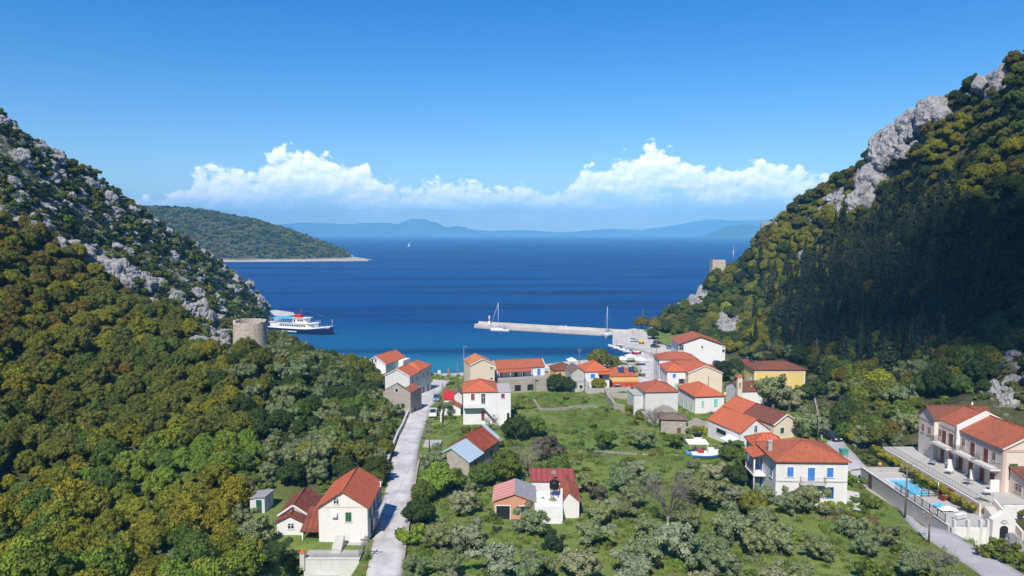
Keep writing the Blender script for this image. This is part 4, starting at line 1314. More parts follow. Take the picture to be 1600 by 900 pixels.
b = Bld('house', 'long white house with weathered red roof and blue doors raised on a stone terrace', 'house', (776, 600), (851, 598), ang=0.27, Y=194, z=3.2, land='the long white house')
W_ = b.w
H = b.fz(778, 576.5)
zt = b.fz(778, 590)
b.block(0, W_, 0, 6.5, H, 'white', 'gable', 1.7, .3, 'tile_mid', axis='x', z0=zt, base=-zt - .2, verge='white')
b.part('veranda_roof', MB().slab([(0.2, -1.9, H - .75), (b.fx(829, 580), -1.9, H - .75), (b.fx(829, 580), -0.02, H - .1), (0.2, -0.02, H - .1)], .1), 'tile_mid')
for x_ in (.4, 3.6, 7.2, b.fx(828, 580) - .1): b.part('post', MB().tube((x_, -1.8, zt), (x_, -1.8, H - .85), .06, n=5), 'white_paint')
for p0, p1 in ((779, 783), (804, 808), (815, 819), (840, 843.5)):
    xm = b.fx((p0 + p1) / 2, 585)
    b.opening('F', 0, xm, zt, .95, 2.0, 'door:dark_blue' if p0 < 830 else 'door:blue_shutter')
te = b.part('terrace', MB().box(-0.3, W_ + .3, -3.6, -.02, -1.5, zt - .02), 'rubble')
ar = MB()
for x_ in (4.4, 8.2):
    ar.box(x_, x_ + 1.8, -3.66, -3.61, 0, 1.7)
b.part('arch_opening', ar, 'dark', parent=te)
b.part('terrace_wall', MB().box(-.3, W_ + .3, -3.6, -3.35, zt - .018, zt + .6), 'concrete', parent=te)
b.excl(-1, W_ + 1, -7, 0)

b = Bld('house', 'old house with brown hipped roof and ochre front between the white houses', 'house', (868, 606), (896, 605), ang=0.2, Y=208, land='the ochre house')
W_ = 6.2
H = b.fz(874, 579)
b.block(0, W_, 0, 7, H, 'ochre', 'hip', 1.8, .3, 'tile_old', axis='y', inset=3.2)
b.opening('F', 0, 3.4, 1.0, 1.0, 1.8, 'void'); b.opening('F', 0, 1.4, 3.4, .9, 1.4, 'shutter:brown_wood')
b.block(-4.3, -.3, -1, 3.2, 2.6, 'white', 'shed', over=.2, rmat='tile_new', axis='F', h2=3.5)

b = Bld('house', 'narrow grey unpainted gabled house with old tiles', 'house', (893, 612), (913, 612), ang=0.15, Y=193)
W_ = b.w
H = b.fz(895, 583)
b.block(0, W_, 0, 8, H, 'grey_plaster', 'gable', 1.35, .1, 'tile_grey')
b.part('string_course', MB().box(-.05, W_ + .05, -.09, -.002, b.fz(900, 596.5), b.fz(900, 595)), 'concrete')
b.opening('F', 0, W_ - 1.0, .9, .9, 1.0, 'void')
b.block(W_ + .02, W_ + 1.6, 1.0, 6, 2.4, 'concrete', 'flat', .1, 0, 'concrete')

b = Bld('house', 'white house with bright orange hipped roof and one blue shuttered window', 'house', (914, 609), (952, 609), ang=0.14, Y=196, land='the white house with one blue shutter')
W_ = b.w
H = b.fz(915, 581)
b.block(0, W_, 0, 8.5, H, 'white', 'hip', 2.5, .3, 'tile_new', axis='y', inset=4.2)
b.win('F', 0, 923, 929.5, 584, 591, 'shutter:blue_shutter'); b.win('F', 0, 936, 941, 584, 593, 'door:dark_blue')
b.part('porch_roof', MB().slab([(b.fx(934, 582), -1.6, H - .55), (W_ + .3, -1.6, H - .55), (W_ + .3, -.02, H - .15), (b.fx(934, 582), -.02, H - .15)], .1), 'tile_new')

b = Bld('taverna', 'low red taverna with ochre band, pergola and orange hipped roof carrying solar panels', 'taverna', (955, 611), (1005, 609), ang=0.08, Y=199, land='the red taverna')
W_ = b.w
b.block(-1, W_ - .5, 4.5, 12.5, 3.4, 'ochre', 'hip', 2.1, .3, 'tile_mid', axis='x', inset=4.2)
b.block(0, W_ - 1.2, 0, 4.4, 2.7, 'red_paint', 'flat', .4, .02, 'ochre')
pg = MB()
for x_ in (4.2, 5.8, 7.4):
    pg.tube((x_, -2.4, -1), (x_, -2.4, 2.2), .07, n=5)
    pg.box(x_ - .06, x_ + .06, -2.6, -.02, 2.2, 2.32)
pg.box(4.0, 7.6, -2.5, -2.38, 2.325, 2.43); pg.box(4.0, 7.6, -1.3, -1.18, 2.325, 2.43); pg.box(4.0, 7.6, -2.46, -2.42, .9, 1.0)
b.part('pergola', pg, 'red_wood')
for x_, y_ in ((3.5, 5.6), (6.8, 5.8)):
    sp_ = b.part('solar_panel', MB().slab([(x_, y_, 4.5), (x_ + 1.8, y_, 4.5), (x_ + 1.8, y_ + 1.3, 5.7), (x_, y_ + 1.3, 5.7)], .08), 'solar')
    b.part('boiler', MB().tube((x_ - .05, y_ + 1.4, 5.85), (x_ + 1.85, y_ + 1.4, 5.85), .24, n=10), 'steel', parent=sp_)
b.opening('F', 0, 2.0, .4, 1.2, 1.4, 'open:brown_wood')

# the corner group on the harbour street
b = Bld('house', 'cream gabled street house with orange roof, blue and turquoise shutters facing the field', 'house', (1046, 617), (1128, 622), ang=0.0, Y=183, z=2.6, land='the cream street house')
xa, xb, xc = b.fx(1046, 610), b.fx(1075, 610), b.fx(1128, 610)
H = b.fz(1076, 583)
H1 = b.fz(1047, 584)
b.block(xb, xc, 0, 9.5, H, 'cream', 'gable', 2.0, .2, 'tile_new', verge='pale_cream')
b.block(xa, xb - .02, 3.0, 12.5, H1, 'pale_cream', 'hip', 1.9, .3, 'tile_new', axis='y', inset=4)
b.win('F', 3.0, 1051, 1056, 584, 590, 'shutter:blue_shutter'); b.win('F', 3.0, 1053.5, 1058, 599, 607, 'shutter:turquoise')
b.part('balcony', MB().box(xb - 2.2, xb - .03, 1.9, 2.98, 3.2, 3.35).box(xb - 2.2, xb - 2.1, 1.9, 2.98, 3.35, 4.2).box(xb - 2.2, xb - .03, 1.9, 2.0, 3.35, 4.2), 'pale_concrete')
b.opening('F', 3.0, xb - 1.0, 3.4, .9, 2.0, 'open:brown_wood')
for y_ in (5.0, 8.2, 11.0):
    b.opening('L', xa, y_, H1 - 2.6, .9, 1.6, 'shutter:brown_wood'); b.opening('L', xa, y_, .3, 1.1, 2.1, 'void')
b.part('street_balcony', MB().box(xa - .9, xa - .01, 4.2, 11.8, 3.2, 3.35), 'pale_concrete')

b = Bld('house', 'street house with weathered brown roof, behind the cream gable', 'house', (1042, 600), (1108, 600), ang=0.0, Y=197, z=2.4)
W_ = b.w
H = b.fz(1042, 577)
b.block(0, W_, 0, 7.5, H, 'beige', 'hip', 1.9, .3, 'tile_mid', axis='x', inset=3.6)
b.block(W_ + .02, W_ + 4.0, 1, 7, H - 1.4, 'beige', 'shed', over=.2, rmat='tile_old', axis='R', h2=H - .1)
for y_ in (1.5, 4, 6.2):
    b.opening('L', 0, y_, H - 2.6, .9, 1.6, 'shutter:brown_wood'); b.opening('L', 0, y_, .3, 1.1, 2.1, 'void')

b = Bld('house', 'street house nearest the quay with red hipped roof and long ridge', 'house', (1030, 588), (1090, 588), ang=0.0, Y=211, z=2.2)
W_ = b.w
H = b.fz(1030, 562)
b.block(0, W_, 0, 8, H, 'pale_cream', 'hip', 1.8, .3, 'tile_mid', axis='x', inset=3.8)
for y_ in (1.5, 4, 6.2):
    b.opening('L', 0, y_, H - 2.6, .9, 1.6, 'shutter:brown_wood'); b.opening('L', 0, y_, .3, 1.1, 2.1, 'void')

b = Bld('house', 'large white house with red edged gable, last before the quay under the rocks', 'house', (1060, 575), (1133, 577), ang=-0.03, Y=236, z=2.4, land='the large white gabled house')
W_ = b.w
H = b.fz(1060, 537)
b.block(0, W_ - 1.2, 0, 12, H, 'white', 'gable', 2.6, .55, 'tile_mid', verge='tile_mid')
b.block(W_ - 1.18, W_, .5, 8, H - 1.3, 'white', 'flat', .1, 0.05, 'white')
b.opening('F', 0, W_ * .5, H - 1.6, .5, .9, 'void'); b.opening('F', 0, .9, H - 2.2, 1.5, 1.8, 'pane'); b.opening('F', .5, W_ - .6, H - 3.0, .8, 1.0, 'void')

b = Bld('house', 'low stone walled house with orange hipped roof behind the ruin', 'house', (1008, 640), (1050, 642), ang=0.09, Y=160, z=3.6, land='the house behind the ruin')
W_ = 8.0
H = b.fz(1009, 613)
b.block(0, W_, 0, 8.5, H, 'white_old', 'hip', 1.9, .3, 'tile_mid', axis='y', inset=4.1)
b.block(-2.2, -.02, 2, 8, H - 1.2, 'white_old', 'flat', .12, .1, 'concrete')
for y_ in (2, 5): b.opening('L', 0, y_, 1.2, .9, 1.3, 'shutter:grey_metal')

b = Bld('house', 'single storey white house with wide orange hipped roof and pale turquoise shutters', 'house', (1086, 639), (1131, 637), ang=0.14, Y=163, z=3.5, land='the house with turquoise shutters')
W_ = b.w
H = b.fz(1087, 620)
b.block(0, W_, 0, 11, H, 'pale_cream', 'hip', 2.2, .35, 'tile_new', axis='y', inset=4.4)
b.win('F', 0, 1096, 1100, 626, 636, 'shutter:turquoise'); b.win('F', 0, 1116, 1120.5, 624, 634, 'shutter:turquoise', frame='turquoise')
for y_ in (2, 5, 8): b.opening('L', 0, y_, .9, .9, 1.7, 'shutter:turquoise')

# yellow house and chapel
b = Bld('house', 'yellow house with white edging and a wavy brown hipped roof below the wooded hill', 'house', (1178, 616), (1257, 616), ang=0.0, Y=182, z=4.0, land='the yellow house')
W_ = b.w
H = b.fz(1178, 578)
b.block(0, W_, 0, 8, H, 'yellow', 'hip', 1.7, .35, 'tile_old', axis='x', inset=4.2)
tb = MB().box(-.02, .25, -.04, -.001, -.5, H - .02).box(W_ - .25, W_ + .02, -.04, -.001, -.5, H - .02).box(.25, W_ - .25, -.04, -.001, H - .5, H - .02)
b.part('edging', tb, 'white')
b.part('balcony', MB().box(-1.1, -.01, 1, 6, 2.5, 2.68), 'white')
rb_ = MB(); rails(rb_, (-1.05, 1, 2.68), (-1.05, 6, 2.68)); b.part('railing', rb_, 'turquoise')
b.opening('L', 0, 2.6, 2.7, .9, 2.0, 'door:white_paint'); b.opening('L', 0, 5.2, 3.2, .9, 1.2, 'pane')

b = Bld('chapel', 'cream chapel with brown roof and a slender bell gable topped by red tiles', 'chapel', (1152, 640), (1186, 640), ang=0.1, Y=165, z=3.8, land='the chapel')
W_ = b.w
H = b.fz(1160, 613)
b.block(.9, W_ + 1.5, .5, 9, H, 'pale_cream', 'gable', 1.6, .2, 'tile_old', axis='x')
bt = b.fz(1156, 590)
x0_ = 0.0
bg = MB().box(x0_, x0_ + .35, 0, .9, -1, bt - 1.3).box(x0_ + .75, x0_ + 1.1, 0, .9, -1, bt - 1.3).box(x0_ + .35, x0_ + .75, 0, .9, -1, bt - 3).box(x0_, x0_ + 1.1, 0, .9, bt - 1.3, bt)
bo = b.part('bell_gable', bg, 'cream')
b.part('bell_gable_roof', MB().add([(-.15, -.1, bt), (1.25, -.1, bt), (1.25, 1, bt), (-.15, 1, bt), (.55, .45, bt + .9)], [(3, 2, 1, 0), (0, 1, 4), (1, 2, 4), (2, 3, 4), (3, 0, 4)]), 'tile_new', parent=bo)
b.part('bell', MB().lathe([(.17, bt - 2.2), (.13, bt - 2.0), (.09, bt - 1.8), (.02, bt - 1.72)], 8, cx=.55, cy=.45), 'iron', parent=bo)
b.part('cross', MB().box(.52, .58, .42, .48, bt + .85, bt + 1.6).box(.36, .74, .425, .475, bt + 1.25, bt + 1.31), 'iron', parent=bo)

# houses on the right of the field
b = Bld('house', 'cream house with half orange, half dark brown roof and green shuttered gable', 'house', (1208, 693), (1240, 688), ang=0.33, Y=137, z=5.8, land='the half brown roofed house')
W_ = 6.4
H = b.fz(1209, 664)
b.block(0, W_, 0, 9.3, H, 'cream', 'gable', 1.9, .25, 'tile_old', verge='pale_cream')
b.block(0.0, W_, 9.35, 16.5, H, 'white_old', 'gable', 1.9, .25, 'tile_new')
b.win('F', 0, 1219, 1225, 668, 677, 'shutter:green_shutter')
b.opening('L', 0, 13.5, 1.2, .9, 1.4, 'shutter:dark_blue'); b.opening('L', 0, 4, .9, .8, 1.0, 'void')
b.part('porch_roof', MB().slab([(W_ + .02, 2, 2.5), (W_ + 2.6, 2, 2.2), (W_ + 2.6, 6.5, 2.2), (W_ + .02, 6.5, 2.5)], .1), 'grey_sheet')

b = Bld('house', 'white gabled house with orange roof and a tall narrow window, beside the half brown roof', 'house', (1156, 706), (1207, 698), ang=0.33, Y=130, z=5.6, land='the white gabled house by the field')
W_ = 7.0
H = b.fz(1157, 677)
b.block(0, W_, 0, 10.5, H, 'white', 'gable', 2.4, .2, 'tile_new')
b.win('F', 0, 1178.5, 1183, 665, 675, 'pane'); b.win('F', 0, 1187, 1192, 681, 688, 'pane')
b.opening('L', 0, 6, 1.8, 3.2, 1.0, 'void')
b.part('lean_to', MB().slab([(-2.2, .4, H - 1.8), (-.01, .4, H - 1.2), (-.01, 3.6, H - 1.2), (-2.2, 3.6, H - 1.8)], .12), 'white')
chimney(b, 2.6, 7.5, H + 1.0, .5, 'pale_cream', .4)

# left of the road, by the beach
b = Bld('house', 'white gabled house with orange roof at the left end of the beach', 'house', (572, 592), (606, 596), ang=-0.33, Y=217, z=1.4, land='the white beach house')
W_ = 7.2
H = b.fz(574, 567)
b.block(0, W_, 0, 13, H, 'white', 'gable', 2.3, .25, 'tile_new', verge='white')
b.win('F', 0, 581, 583.5, 560, 566, 'void'); b.win('F', 0, 585.5, 588.5, 560, 566, 'pane')
b.part('balcony', MB().box(-.2, W_ + .2, -1.6, -.02, H - 2.9, H - 2.7).box(-.2, W_ + .2, -1.6, -1.5, H - 2.7, H - 1.9), 'white')
b.opening('F', 0, 2, .2, 1.0, 2, 'door:brown_wood'); b.opening('F', 0, 4.6, .2, 1.0, 2, 'void')
b.part('tiled_shelter', MB().slab([(1.2, -4, 2.0), (5, -4, 2.0), (5, -1.8, 2.9), (1.2, -1.8, 2.9)], .1), 'tile_new')
chimney(b, -.3, .2, H + .4, 1.3, 'white', .4)
b.part('flat_annexe', MB().box(W_ + .02, W_ + 2, 8, 13, -1.5, H - .2), 'white')

b = Bld('house', 'white walled double house with two orange roofs facing the village road', 'house', (602, 618), (634, 622), ang=-0.25, Y=183, z=2.6, land='the double house by the road')
W_ = 7.2
H = b.fz(632, 588)
b.block(0, W_, 0, 7.0, H, 'white_old', 'gable', 1.9, .2, 'tile_new', verge='white')
b.block(0.8, W_ + .1, 7.05, 15.5, H + .2, 'white_old', 'hip', 1.9, .25, 'tile_new', axis='y', inset=3.4)
for y_ in (2, 5, 9.5, 13): b.opening('R', W_ + (.1 if y_ > 7 else 0), y_, H - 2.2, .9, 1.3, 'shutter:grey_metal'); b.opening('R', W_ + (.1 if y_ > 7 else 0), y_, .2, 1.0, 2.0, 'door:brown_wood')

b = Bld('ruined_house', 'roofless stone ruin with a tall gable end beside the village road', 'ruin', (599, 643), (640, 648), ang=-0.2, Y=163, z=3.2, land='the roofless stone ruin')
W_ = 7.0
H = b.fz(600, 611)
gb = MB()
P_ = [(0, -1.5), (W_, -1.5), (W_, H), (W_ / 2, H + 2.0), (0, H)]
gb.add([(x, 0, z) for x, z in P_] + [(x, .55, z) for x, z in P_], [(0, 1, 2, 3, 4), (9, 8, 7, 6, 5)] + [((i + 1) % 5, i, 5 + i, 5 + (i + 1) % 5) for i in range(5)])
b.part('gable_wall', gb, 'rubble')
b.part('gable_coping', MB().slab([(W_ / 2, -.1, H + 2.12), (W_ / 2, .65, H + 2.12), (-.1, .65, H + .06), (-.1, -.1, H + .06)], .1).slab([(W_ / 2, .65, H + 2.12), (W_ / 2, -.1, H + 2.12), (W_ + .1, -.1, H + .06), (W_ + .1, .65, H + .06)], .1), 'tile_grey')
sd_ = MB().box(0, .55, .56, 8, -1.5, H - .6).box(W_ - .55, W_, .56, 8, -1.5, H - .3).box(.56, W_ - .56, 7.5, 8, -1.5, H - .8)
b.part('side_walls', sd_, 'rubble')
b.part('roof_remnant', MB().slab([(W_ - 1.6, .7, H + .9), (W_ - 1.6, 6, H + .9), (W_ + .2, 6, H - .1), (W_ + .2, .7, H - .1)], .12), 'tile_mid')
b.opening('F', 0, W_ * .72, 2.9, .8, .9, 'void', frame='old_wood'); b.opening('F', 0, W_ * .5, H - .1, .7, .9, 'void', frame='pale_cream')
b.opening('R', W_, 3, .2, 1, 2, 'void', frame='old_wood')
b.excl(0, W_, 0, 8)
fw = MB().add([(.2, -2.6, -1.5), (W_ - .6, -2.6, -1.5), (W_ - .6, -2.6, 2.8), (W_ * .6, -2.6, 3.6), (W_ * .3, -2.6, 3.3), (.2, -2.6, 2.9), (.2, -2.1, -1.5), (W_ - .6, -2.1, -1.5), (W_ - .6, -2.1, 2.8), (W_ * .6, -2.1, 3.6), (W_ * .3, -2.1, 3.3), (.2, -2.1, 2.9)],
               [(0, 1, 2, 3, 4, 5), (11, 10, 9, 8, 7, 6)] + [((i + 1) % 6, i, 6 + i, 6 + (i + 1) % 6) for i in range(6)])
b.part('front_wall', fw, 'rubble')

# ruins by the field
b = Bld('ruined_house', 'broken stone house with a sagging grey tile roof at the edge of the field', 'ruin', (1033, 668), (1062, 672), ang=-0.12, Y=143, z=4.9, land='the ruin at the field edge')
W_ = 5.2
H = b.fz(1034, 655)
b.block(0, W_, 0, 4.5, H, 'rubble', 'hip', .9, .35, 'tile_grey', axis='y', inset=2.4)
b.opening('F', 0, W_ * .72, .6, .7, 1.2, 'shutter:brown_wood', frame='old_wood')
q = MB().add([(W_ + .02, 1, -1.5), (W_ + 9, 1, -1.5), (W_ + 9, 1, 3.4), (W_ + 6.5, 1, 3.7), (W_ + 4.2, 1, 2.9), (W_ + 2.2, 1, 3.8), (W_ + .02, 1, 2.4),
              (W_ + .02, 1.6, -1.5), (W_ + 9, 1.6, -1.5), (W_ + 9, 1.6, 3.4), (W_ + 6.5, 1.6, 3.7), (W_ + 4.2, 1.6, 2.9), (W_ + 2.2, 1.6, 3.8), (W_ + .02, 1.6, 2.4)],
             [tuple(range(7)), tuple(range(13, 6, -1))] + [((i + 1) % 7, i, 7 + i, 7 + (i + 1) % 7) for i in range(7)])
q.box(W_ + 8.4, W_ + 9, 1.61, 7, -1.5, 3.0).box(W_ + .02, W_ + .6, 4.6, 7, -1.5, 2.6)
b.part('broken_wall', q, 'rubble')
b.opening('F', 1, W_ + 5.6, .6, .8, 1.7, 'void', frame='old_wood')
b.excl(0, W_ + 9, 0, 7)

b = Bld('ruined_house', 'roofless rubble house with crumbling gable and two black openings', 'ruin', (1012, 652), (1062, 650), ang=0.08, Y=153, z=4.1)
W_ = 8.5
q = MB().add([(0, 0, -1.5), (W_, 0, -1.5), (W_, 0, 1.8), (W_ - 1.5, 0, 3.2), (W_ - 3, 0, 4.3), (W_ - 5, 0, 4.9), (W_ - 6.5, 0, 4.0), (0, 0, 2.3),
              (0, .6, -1.5), (W_, .6, -1.5), (W_, .6, 1.8), (W_ - 1.5, .6, 3.2), (W_ - 3, .6, 4.3), (W_ - 5, .6, 4.9), (W_ - 6.5, .6, 4.0), (0, .6, 2.3)],
             [tuple(range(8)), tuple(range(15, 7, -1))] + [((i + 1) % 8, i, 8 + i, 8 + (i + 1) % 8) for i in range(8)])
b.part('gable_wall', q, 'rubble')
b.part('side_walls', MB().box(0, .6, .61, 6, -1.5, 2.0).box(W_ - .6, W_, .61, 6, -1.5, 1.6), 'rubble')
b.opening('F', 0, W_ - 2.6, .4, 1.0, 1.9, 'void', frame='old_wood'); b.opening('F', 0, W_ - 5.4, 1.4, .9, .8, 'void', frame='old_wood')
b.excl(0, W_, 0, 6)

# small roofs seen between the trees
b = Bld('shed', 'low shed with red sheet roof half hidden by trees behind the street houses', 'shed', (1150, 570), (1170, 570), ang=-.1, Y=222, z=3.4)
b.block(0, 4.5, 0, 3, 2.2, 'white_old', 'shed', over=.2, rmat='red_sheet', axis='F', h2=2.7)
b = Bld('house', 'house showing only a strip of orange roof above the trees left of the beach', 'house', (544, 583), (562, 583), ang=-.2, Y=226, z=2.2)
b.block(0, 5, 0, 5, 2.2, 'white', 'hip', 1.4, .25, 'tile_new', axis='x', inset=2.5)

# culvert bridge beside the road
b = Bld('culvert', 'concrete culvert with a dark opening beside the village road', 'culvert', (661, 700), (684, 700), ang=0.0, Y=131, z=5.6)
b.part('deck', MB().box(0, 3.3, 0, 4.0, .55, .85), 'concrete')
b.part('shade_panel', MB().box(.31, 2.99, .02, .06, -1.4, .53), 'dark')  # flat dark panel put in for the shade inside the culvert
b.part('side_walls', MB().box(0, .3, -6.5, 3.9, -1.5, .5).box(3.0, 3.3, -3.0, 3.9, -1.5, .5), 'concrete')
b.part('channel_floor', MB().box(.31, 2.99, -6.5, 3.9, -1.6, -.55), 'pale_concrete')
b.excl(-.5, 3.8, -7, 4)

# ------------------------------------------------------------------ hotel with terrace and pool (axes run with the world)
o = thing('hotel', 'long pinkish two storey hotel with brown tiled roofs, balconies and gabled near end', 'hotel', (0, 0, 0))
LAND['the hotel'] = Vector((70, 106, 10))
hb = Bld.__new__(Bld)
hb.o = Vector((0, 0, 0)); hb.a = 0; hb.root = o; hb.M = Matrix.Identity(4); hb.I = Matrix.Identity(4); hb.w = 10
XF = 71.4
ZB = 10.2                                             # terrace floor
# far wing, gable towards the valley
hb.block(XF - .7, XF + 9, 112.0, 116.2, 17.0, 'hotel_pink', 'gable', 1.7, .3, 'tile_old', axis='x', base=5.0)
hb.block(XF, XF + 9, 107.4, 111.98, 16.9, 'hotel_pink', 'gable', 2.2, .02, 'tile_mid', axis='y', base=5.0)
hb.block(XF + .4, XF + 9.5, 97.5, 107.0, 16.6, 'hotel_pink', 'gable', 2.3, .25, 'tile_mid', axis='y', base=5.0, verge='hotel_pink')
fw = MB().add([(XF - .15, 107.05, 12), (XF + 9.2, 107.05, 12), (XF + 9.2, 107.05, 17.3), (XF + 4.5, 107.05, 19.7), (XF - .15, 107.05, 17.3), (XF - .15, 107.35, 12), (XF + 9.2, 107.35, 12), (XF + 9.2, 107.35, 17.3), (XF + 4.5, 107.35, 19.7), (XF - .15, 107.35, 17.3)],
              [(0, 1, 2, 3, 4), (9, 8, 7, 6, 5)] + [((i + 1) % 5, i, 5 + i, 5 + (i + 1) % 5) for i in range(5)])
hb.part('fire_wall', fw, 'pale_cream')
# moulded bands
bd = MB().box(XF - .05, XF - .002, 107.45, 111.9, 16.1, 16.45).box(XF + .35, XF + .398, 97.5, 107.0, 15.8, 16.15).box(XF - .75, XF - .702, 112.0, 116.2, 16.2, 16.5)
bd.box(XF + .4, XF + 9.5, 97.43, 97.498, 16.15, 16.55).box(XF + .4, XF + .9, 97.44, 97.498, ZB, 16.14)
hb.part('band', bd, 'hotel_band')
hb.opening('F', 97.5, XF + 4.95, 17.0, .7, 1.0, 'pane', frame='hotel_band')
hb.opening('F', 97.5, XF + 2.0, 12.0, 1.2, 2.4, 'door:green_shutter', frame='hotel_band')
FW2 = 13.4                                            # upper floor
for y_ in (108.6, 110.4): hb.opening('L', XF, y_, FW2 + .05, 1.0, 2.1, 'door:brown_wood', frame='hotel_band')
hb.opening('L', XF, 111.5, FW2 + .9, .7, 1.2, 'pane', frame='hotel_band')
for y_ in (101.0, 104.0): hb.opening('L', XF + .4, y_, FW2 + .05, 1.0, 2.1, 'door:brown_wood', frame='hotel_band')
for y_ in (99.3, 106.2): hb.opening('L', XF + .4, y_, FW2 + .9, .7, 1.2, 'pane', frame='hotel_band')
for y_ in (108.4, 110.6): hb.opening('L', XF, y_, ZB + .05, .95, 2.1, 'door:brown_wood', frame='hotel_band')
for y_ in (99.4, 101.6, 104.2, 106.6): hb.opening('L', XF + .4, y_, ZB + .05, .95, 2.1, 'door:brown_wood', frame='hotel_band')
for y_ in (113.2, 115.0): hb.opening('L', XF - .7, y_, FW2 + .7, .7, 1.2, 'pane', frame='hotel_band')
for (y0_, y1_, xx, zz) in ((107.5, 111.9, XF, FW2), (102.6, 106.8, XF + .4, FW2), (97.8, 102.2, XF + .4, FW2)):
    bl = hb.part('balcony', MB().box(xx - 1.5, xx - .003, y0_, y1_, zz - .2, zz), 'pale_cream')
    rr = MB(); rails(rr, (xx - 1.42, y0_ + .05, zz), (xx - 1.42, y1_ - .05, zz)); rails(rr, (xx - 1.42, y0_ + .05, zz), (xx - .1, y0_ + .05, zz)); rails(rr, (xx - 1.42, y1_ - .05, zz), (xx - .1, y1_ - .05, zz))
    hb.part('railing', rr, 'iron', parent=bl)
for y_, xx in ((107.1, XF - 1.3), (102.3, XF - .9), (97.9, XF - .9)):
    hb.part('party_wall', MB().prism([(xx, y_), (xx + 1.29, y_), (xx + 1.29, y_ + .2), (xx, y_ + .2)], ZB - .5, ZB + 1.6), 'pale_cream')
for x_, y_, z_, h_ in ((XF + 7.5, 115, 17.6, 1.6), (XF + 8.5, 99.5, 16.2, 1.6)): hb.part('flue', MB().tube((x_, y_, z_ - 1), (x_, y_, z_ + h_), .13), 'white_paint')
hb.part('red_chimney', MB().box(XF + 8.4, XF + 9.3, 102.0, 103.0, 15.5, 19.0), 'red_paint')
# porch extension nearest the camera
hb.block(XF + 1.5, XF + 10, 93.4, 97.4, ZB + 2.6, 'hotel_pink', 'shed', over=.25, rmat='tile_old', axis='F', h2=ZB + 3.7, base=4.0)
hb.opening('L', XF + 1.5, 95.6, ZB + .8, 1.2, 1.0, 'pane', frame='hotel_band')
hb.opening('F', 93.4, XF + 4.6, ZB - 1.5, 1.0, 2.0, 'pane', frame='hotel_band')

TX0 = 66.0
b = thing('terrace', 'raised hotel terrace with retaining wall and steps down to the pool', 'terrace', (0, 0, 0))
MB().box(TX0, XF + 12, 93.2, 119, 5.0, ZB - .06).build('terrace_floor', MATS['pool_deck'], b)
MB().box(TX0 - .25, TX0 - .002, 93.2, 118, 4.5, ZB - .02).build('retaining_wall', MATS['hotel_pink'], b)
s_ = MB()
for i in range(14):
    s_.box(TX0 + .3, TX0 + 1.6, 93.1 - (i + 1) * .34, 93.1 - i * .34, 4.5, ZB - .2 - (i + 1) * .16)
s_.build('stairs', MATS['pale_concrete'], b)
MB().add([(TX0 + 1.62, 93.15, 4.5), (TX0 + 1.62, 87.6, 4.5), (TX0 + 1.62, 87.6, 8.6), (TX0 + 1.62, 93.15, ZB + .6), (TX0 + 1.9, 93.15, 4.5), (TX0 + 1.9, 87.6, 4.5), (TX0 + 1.9, 87.6, 8.6), (TX0 + 1.9, 93.15, ZB + .6)],
         [(0, 1, 2, 3), (7, 6, 5, 4), (0, 4, 5, 1), (1, 5, 6, 2), (2, 6, 7, 3), (3, 7, 4, 0)]).build('stair_wall', MATS['hotel_pink'], b)
MB().box(TX0 + 1.92, XF + 12, 91.4, 91.75, 4.5, ZB + .35).build('front_wall', MATS['pale_cream'], b)
q = MB(); rails(q, (TX0 + .1, 93.4, ZB - .05), (TX0 + .1, 118, ZB - .05), step=.35); q.build('railing', MATS['iron'], b)
EXCL.append([(TX0 - 1, 86), (90, 90), (90, 124), (TX0 - 1, 124)])
for i, (y_, c_) in enumerate(((96.2, 'white_cloth'), (100.5, 'grey_metal'), (105.0, 'white_cloth'), (109.3, 'grey_metal'))):
    tb_ = thing('terrace_table', '%s terrace table in front of the hotel, %s' % (('pale', 'grey')[i % 2], ('beside the steps', 'second from the steps', 'between the two hotel blocks', 'below the far balcony')[i]), 'table', (XF - 2.4, y_, ZB - .06), .3 * i, 'tables on the hotel terrace')
    MB().box(-.6, .6, -.45, .45, .70, .75).build('tabletop', MATS[c_], tb_)
    for sx_ in (-.5, .5):
        for sy_ in (-.36, .36): MB().tube((sx_, sy_, 0), (sx_, sy_, .70), .03, n=5).build('leg', MATS['grey_metal'], tb_)

# pool yard
PX0, PX1, PY0, PY1, PZ = 58.6, 65.7, 88.4, 111.0, 8.35
b = thing('swimming_pool', 'swimming pool with turquoise water and paved deck beside the hotel road', 'swimming pool', (0, 0, 0))
LAND['the swimming pool'] = Vector((62, 102, PZ))
wx0, wx1, wy0, wy1 = 60.6, 64.2, 100.8, 107.6
dk = MB()
for x0_, x1_, y0_, y1_ in ((PX0, wx0, PY0, PY1), (wx1, PX1, PY0, PY1), (wx0, wx1, PY0, wy0), (wx0, wx1, wy1, PY1)): dk.box(x0_, x1_, y0_, y1_, 4.5, PZ)
dk.build('deck', MATS['pool_deck'], b)
MB().box(wx0 - .3, wx1 + .3, wy0 - .3, wy0 - .002, PZ + .003, PZ + .06).box(wx0 - .3, wx1 + .3, wy1 + .002, wy1 + .3, PZ + .003, PZ + .06).box(wx0 - .3, wx0 - .002, wy0, wy1, PZ + .003, PZ + .06).box(wx1 + .002, wx1 + .3, wy0, wy1, PZ + .003, PZ + .06).build('pool_edge', MATS['white_old'], b)
MB().box(wx0, wx1, wy0, wy1, PZ - 1.6, PZ - 1.5).build('basin', MATS['pool_tile'], b)
MB().box(wx0 + .002, wx1 - .002, wy0 + .002, wy1 - .002, PZ - .5, PZ - .12).build('pool_water', MATS['pool_water'], b)
rl_ = MB().tube((64.5, 100.5, PZ), (64.5, 100.5, PZ + 2.3), .05, n=6).tube((64.5, 100.5, PZ + 2.3), (63.9, 100.5, PZ + 2.3), .05, n=6)
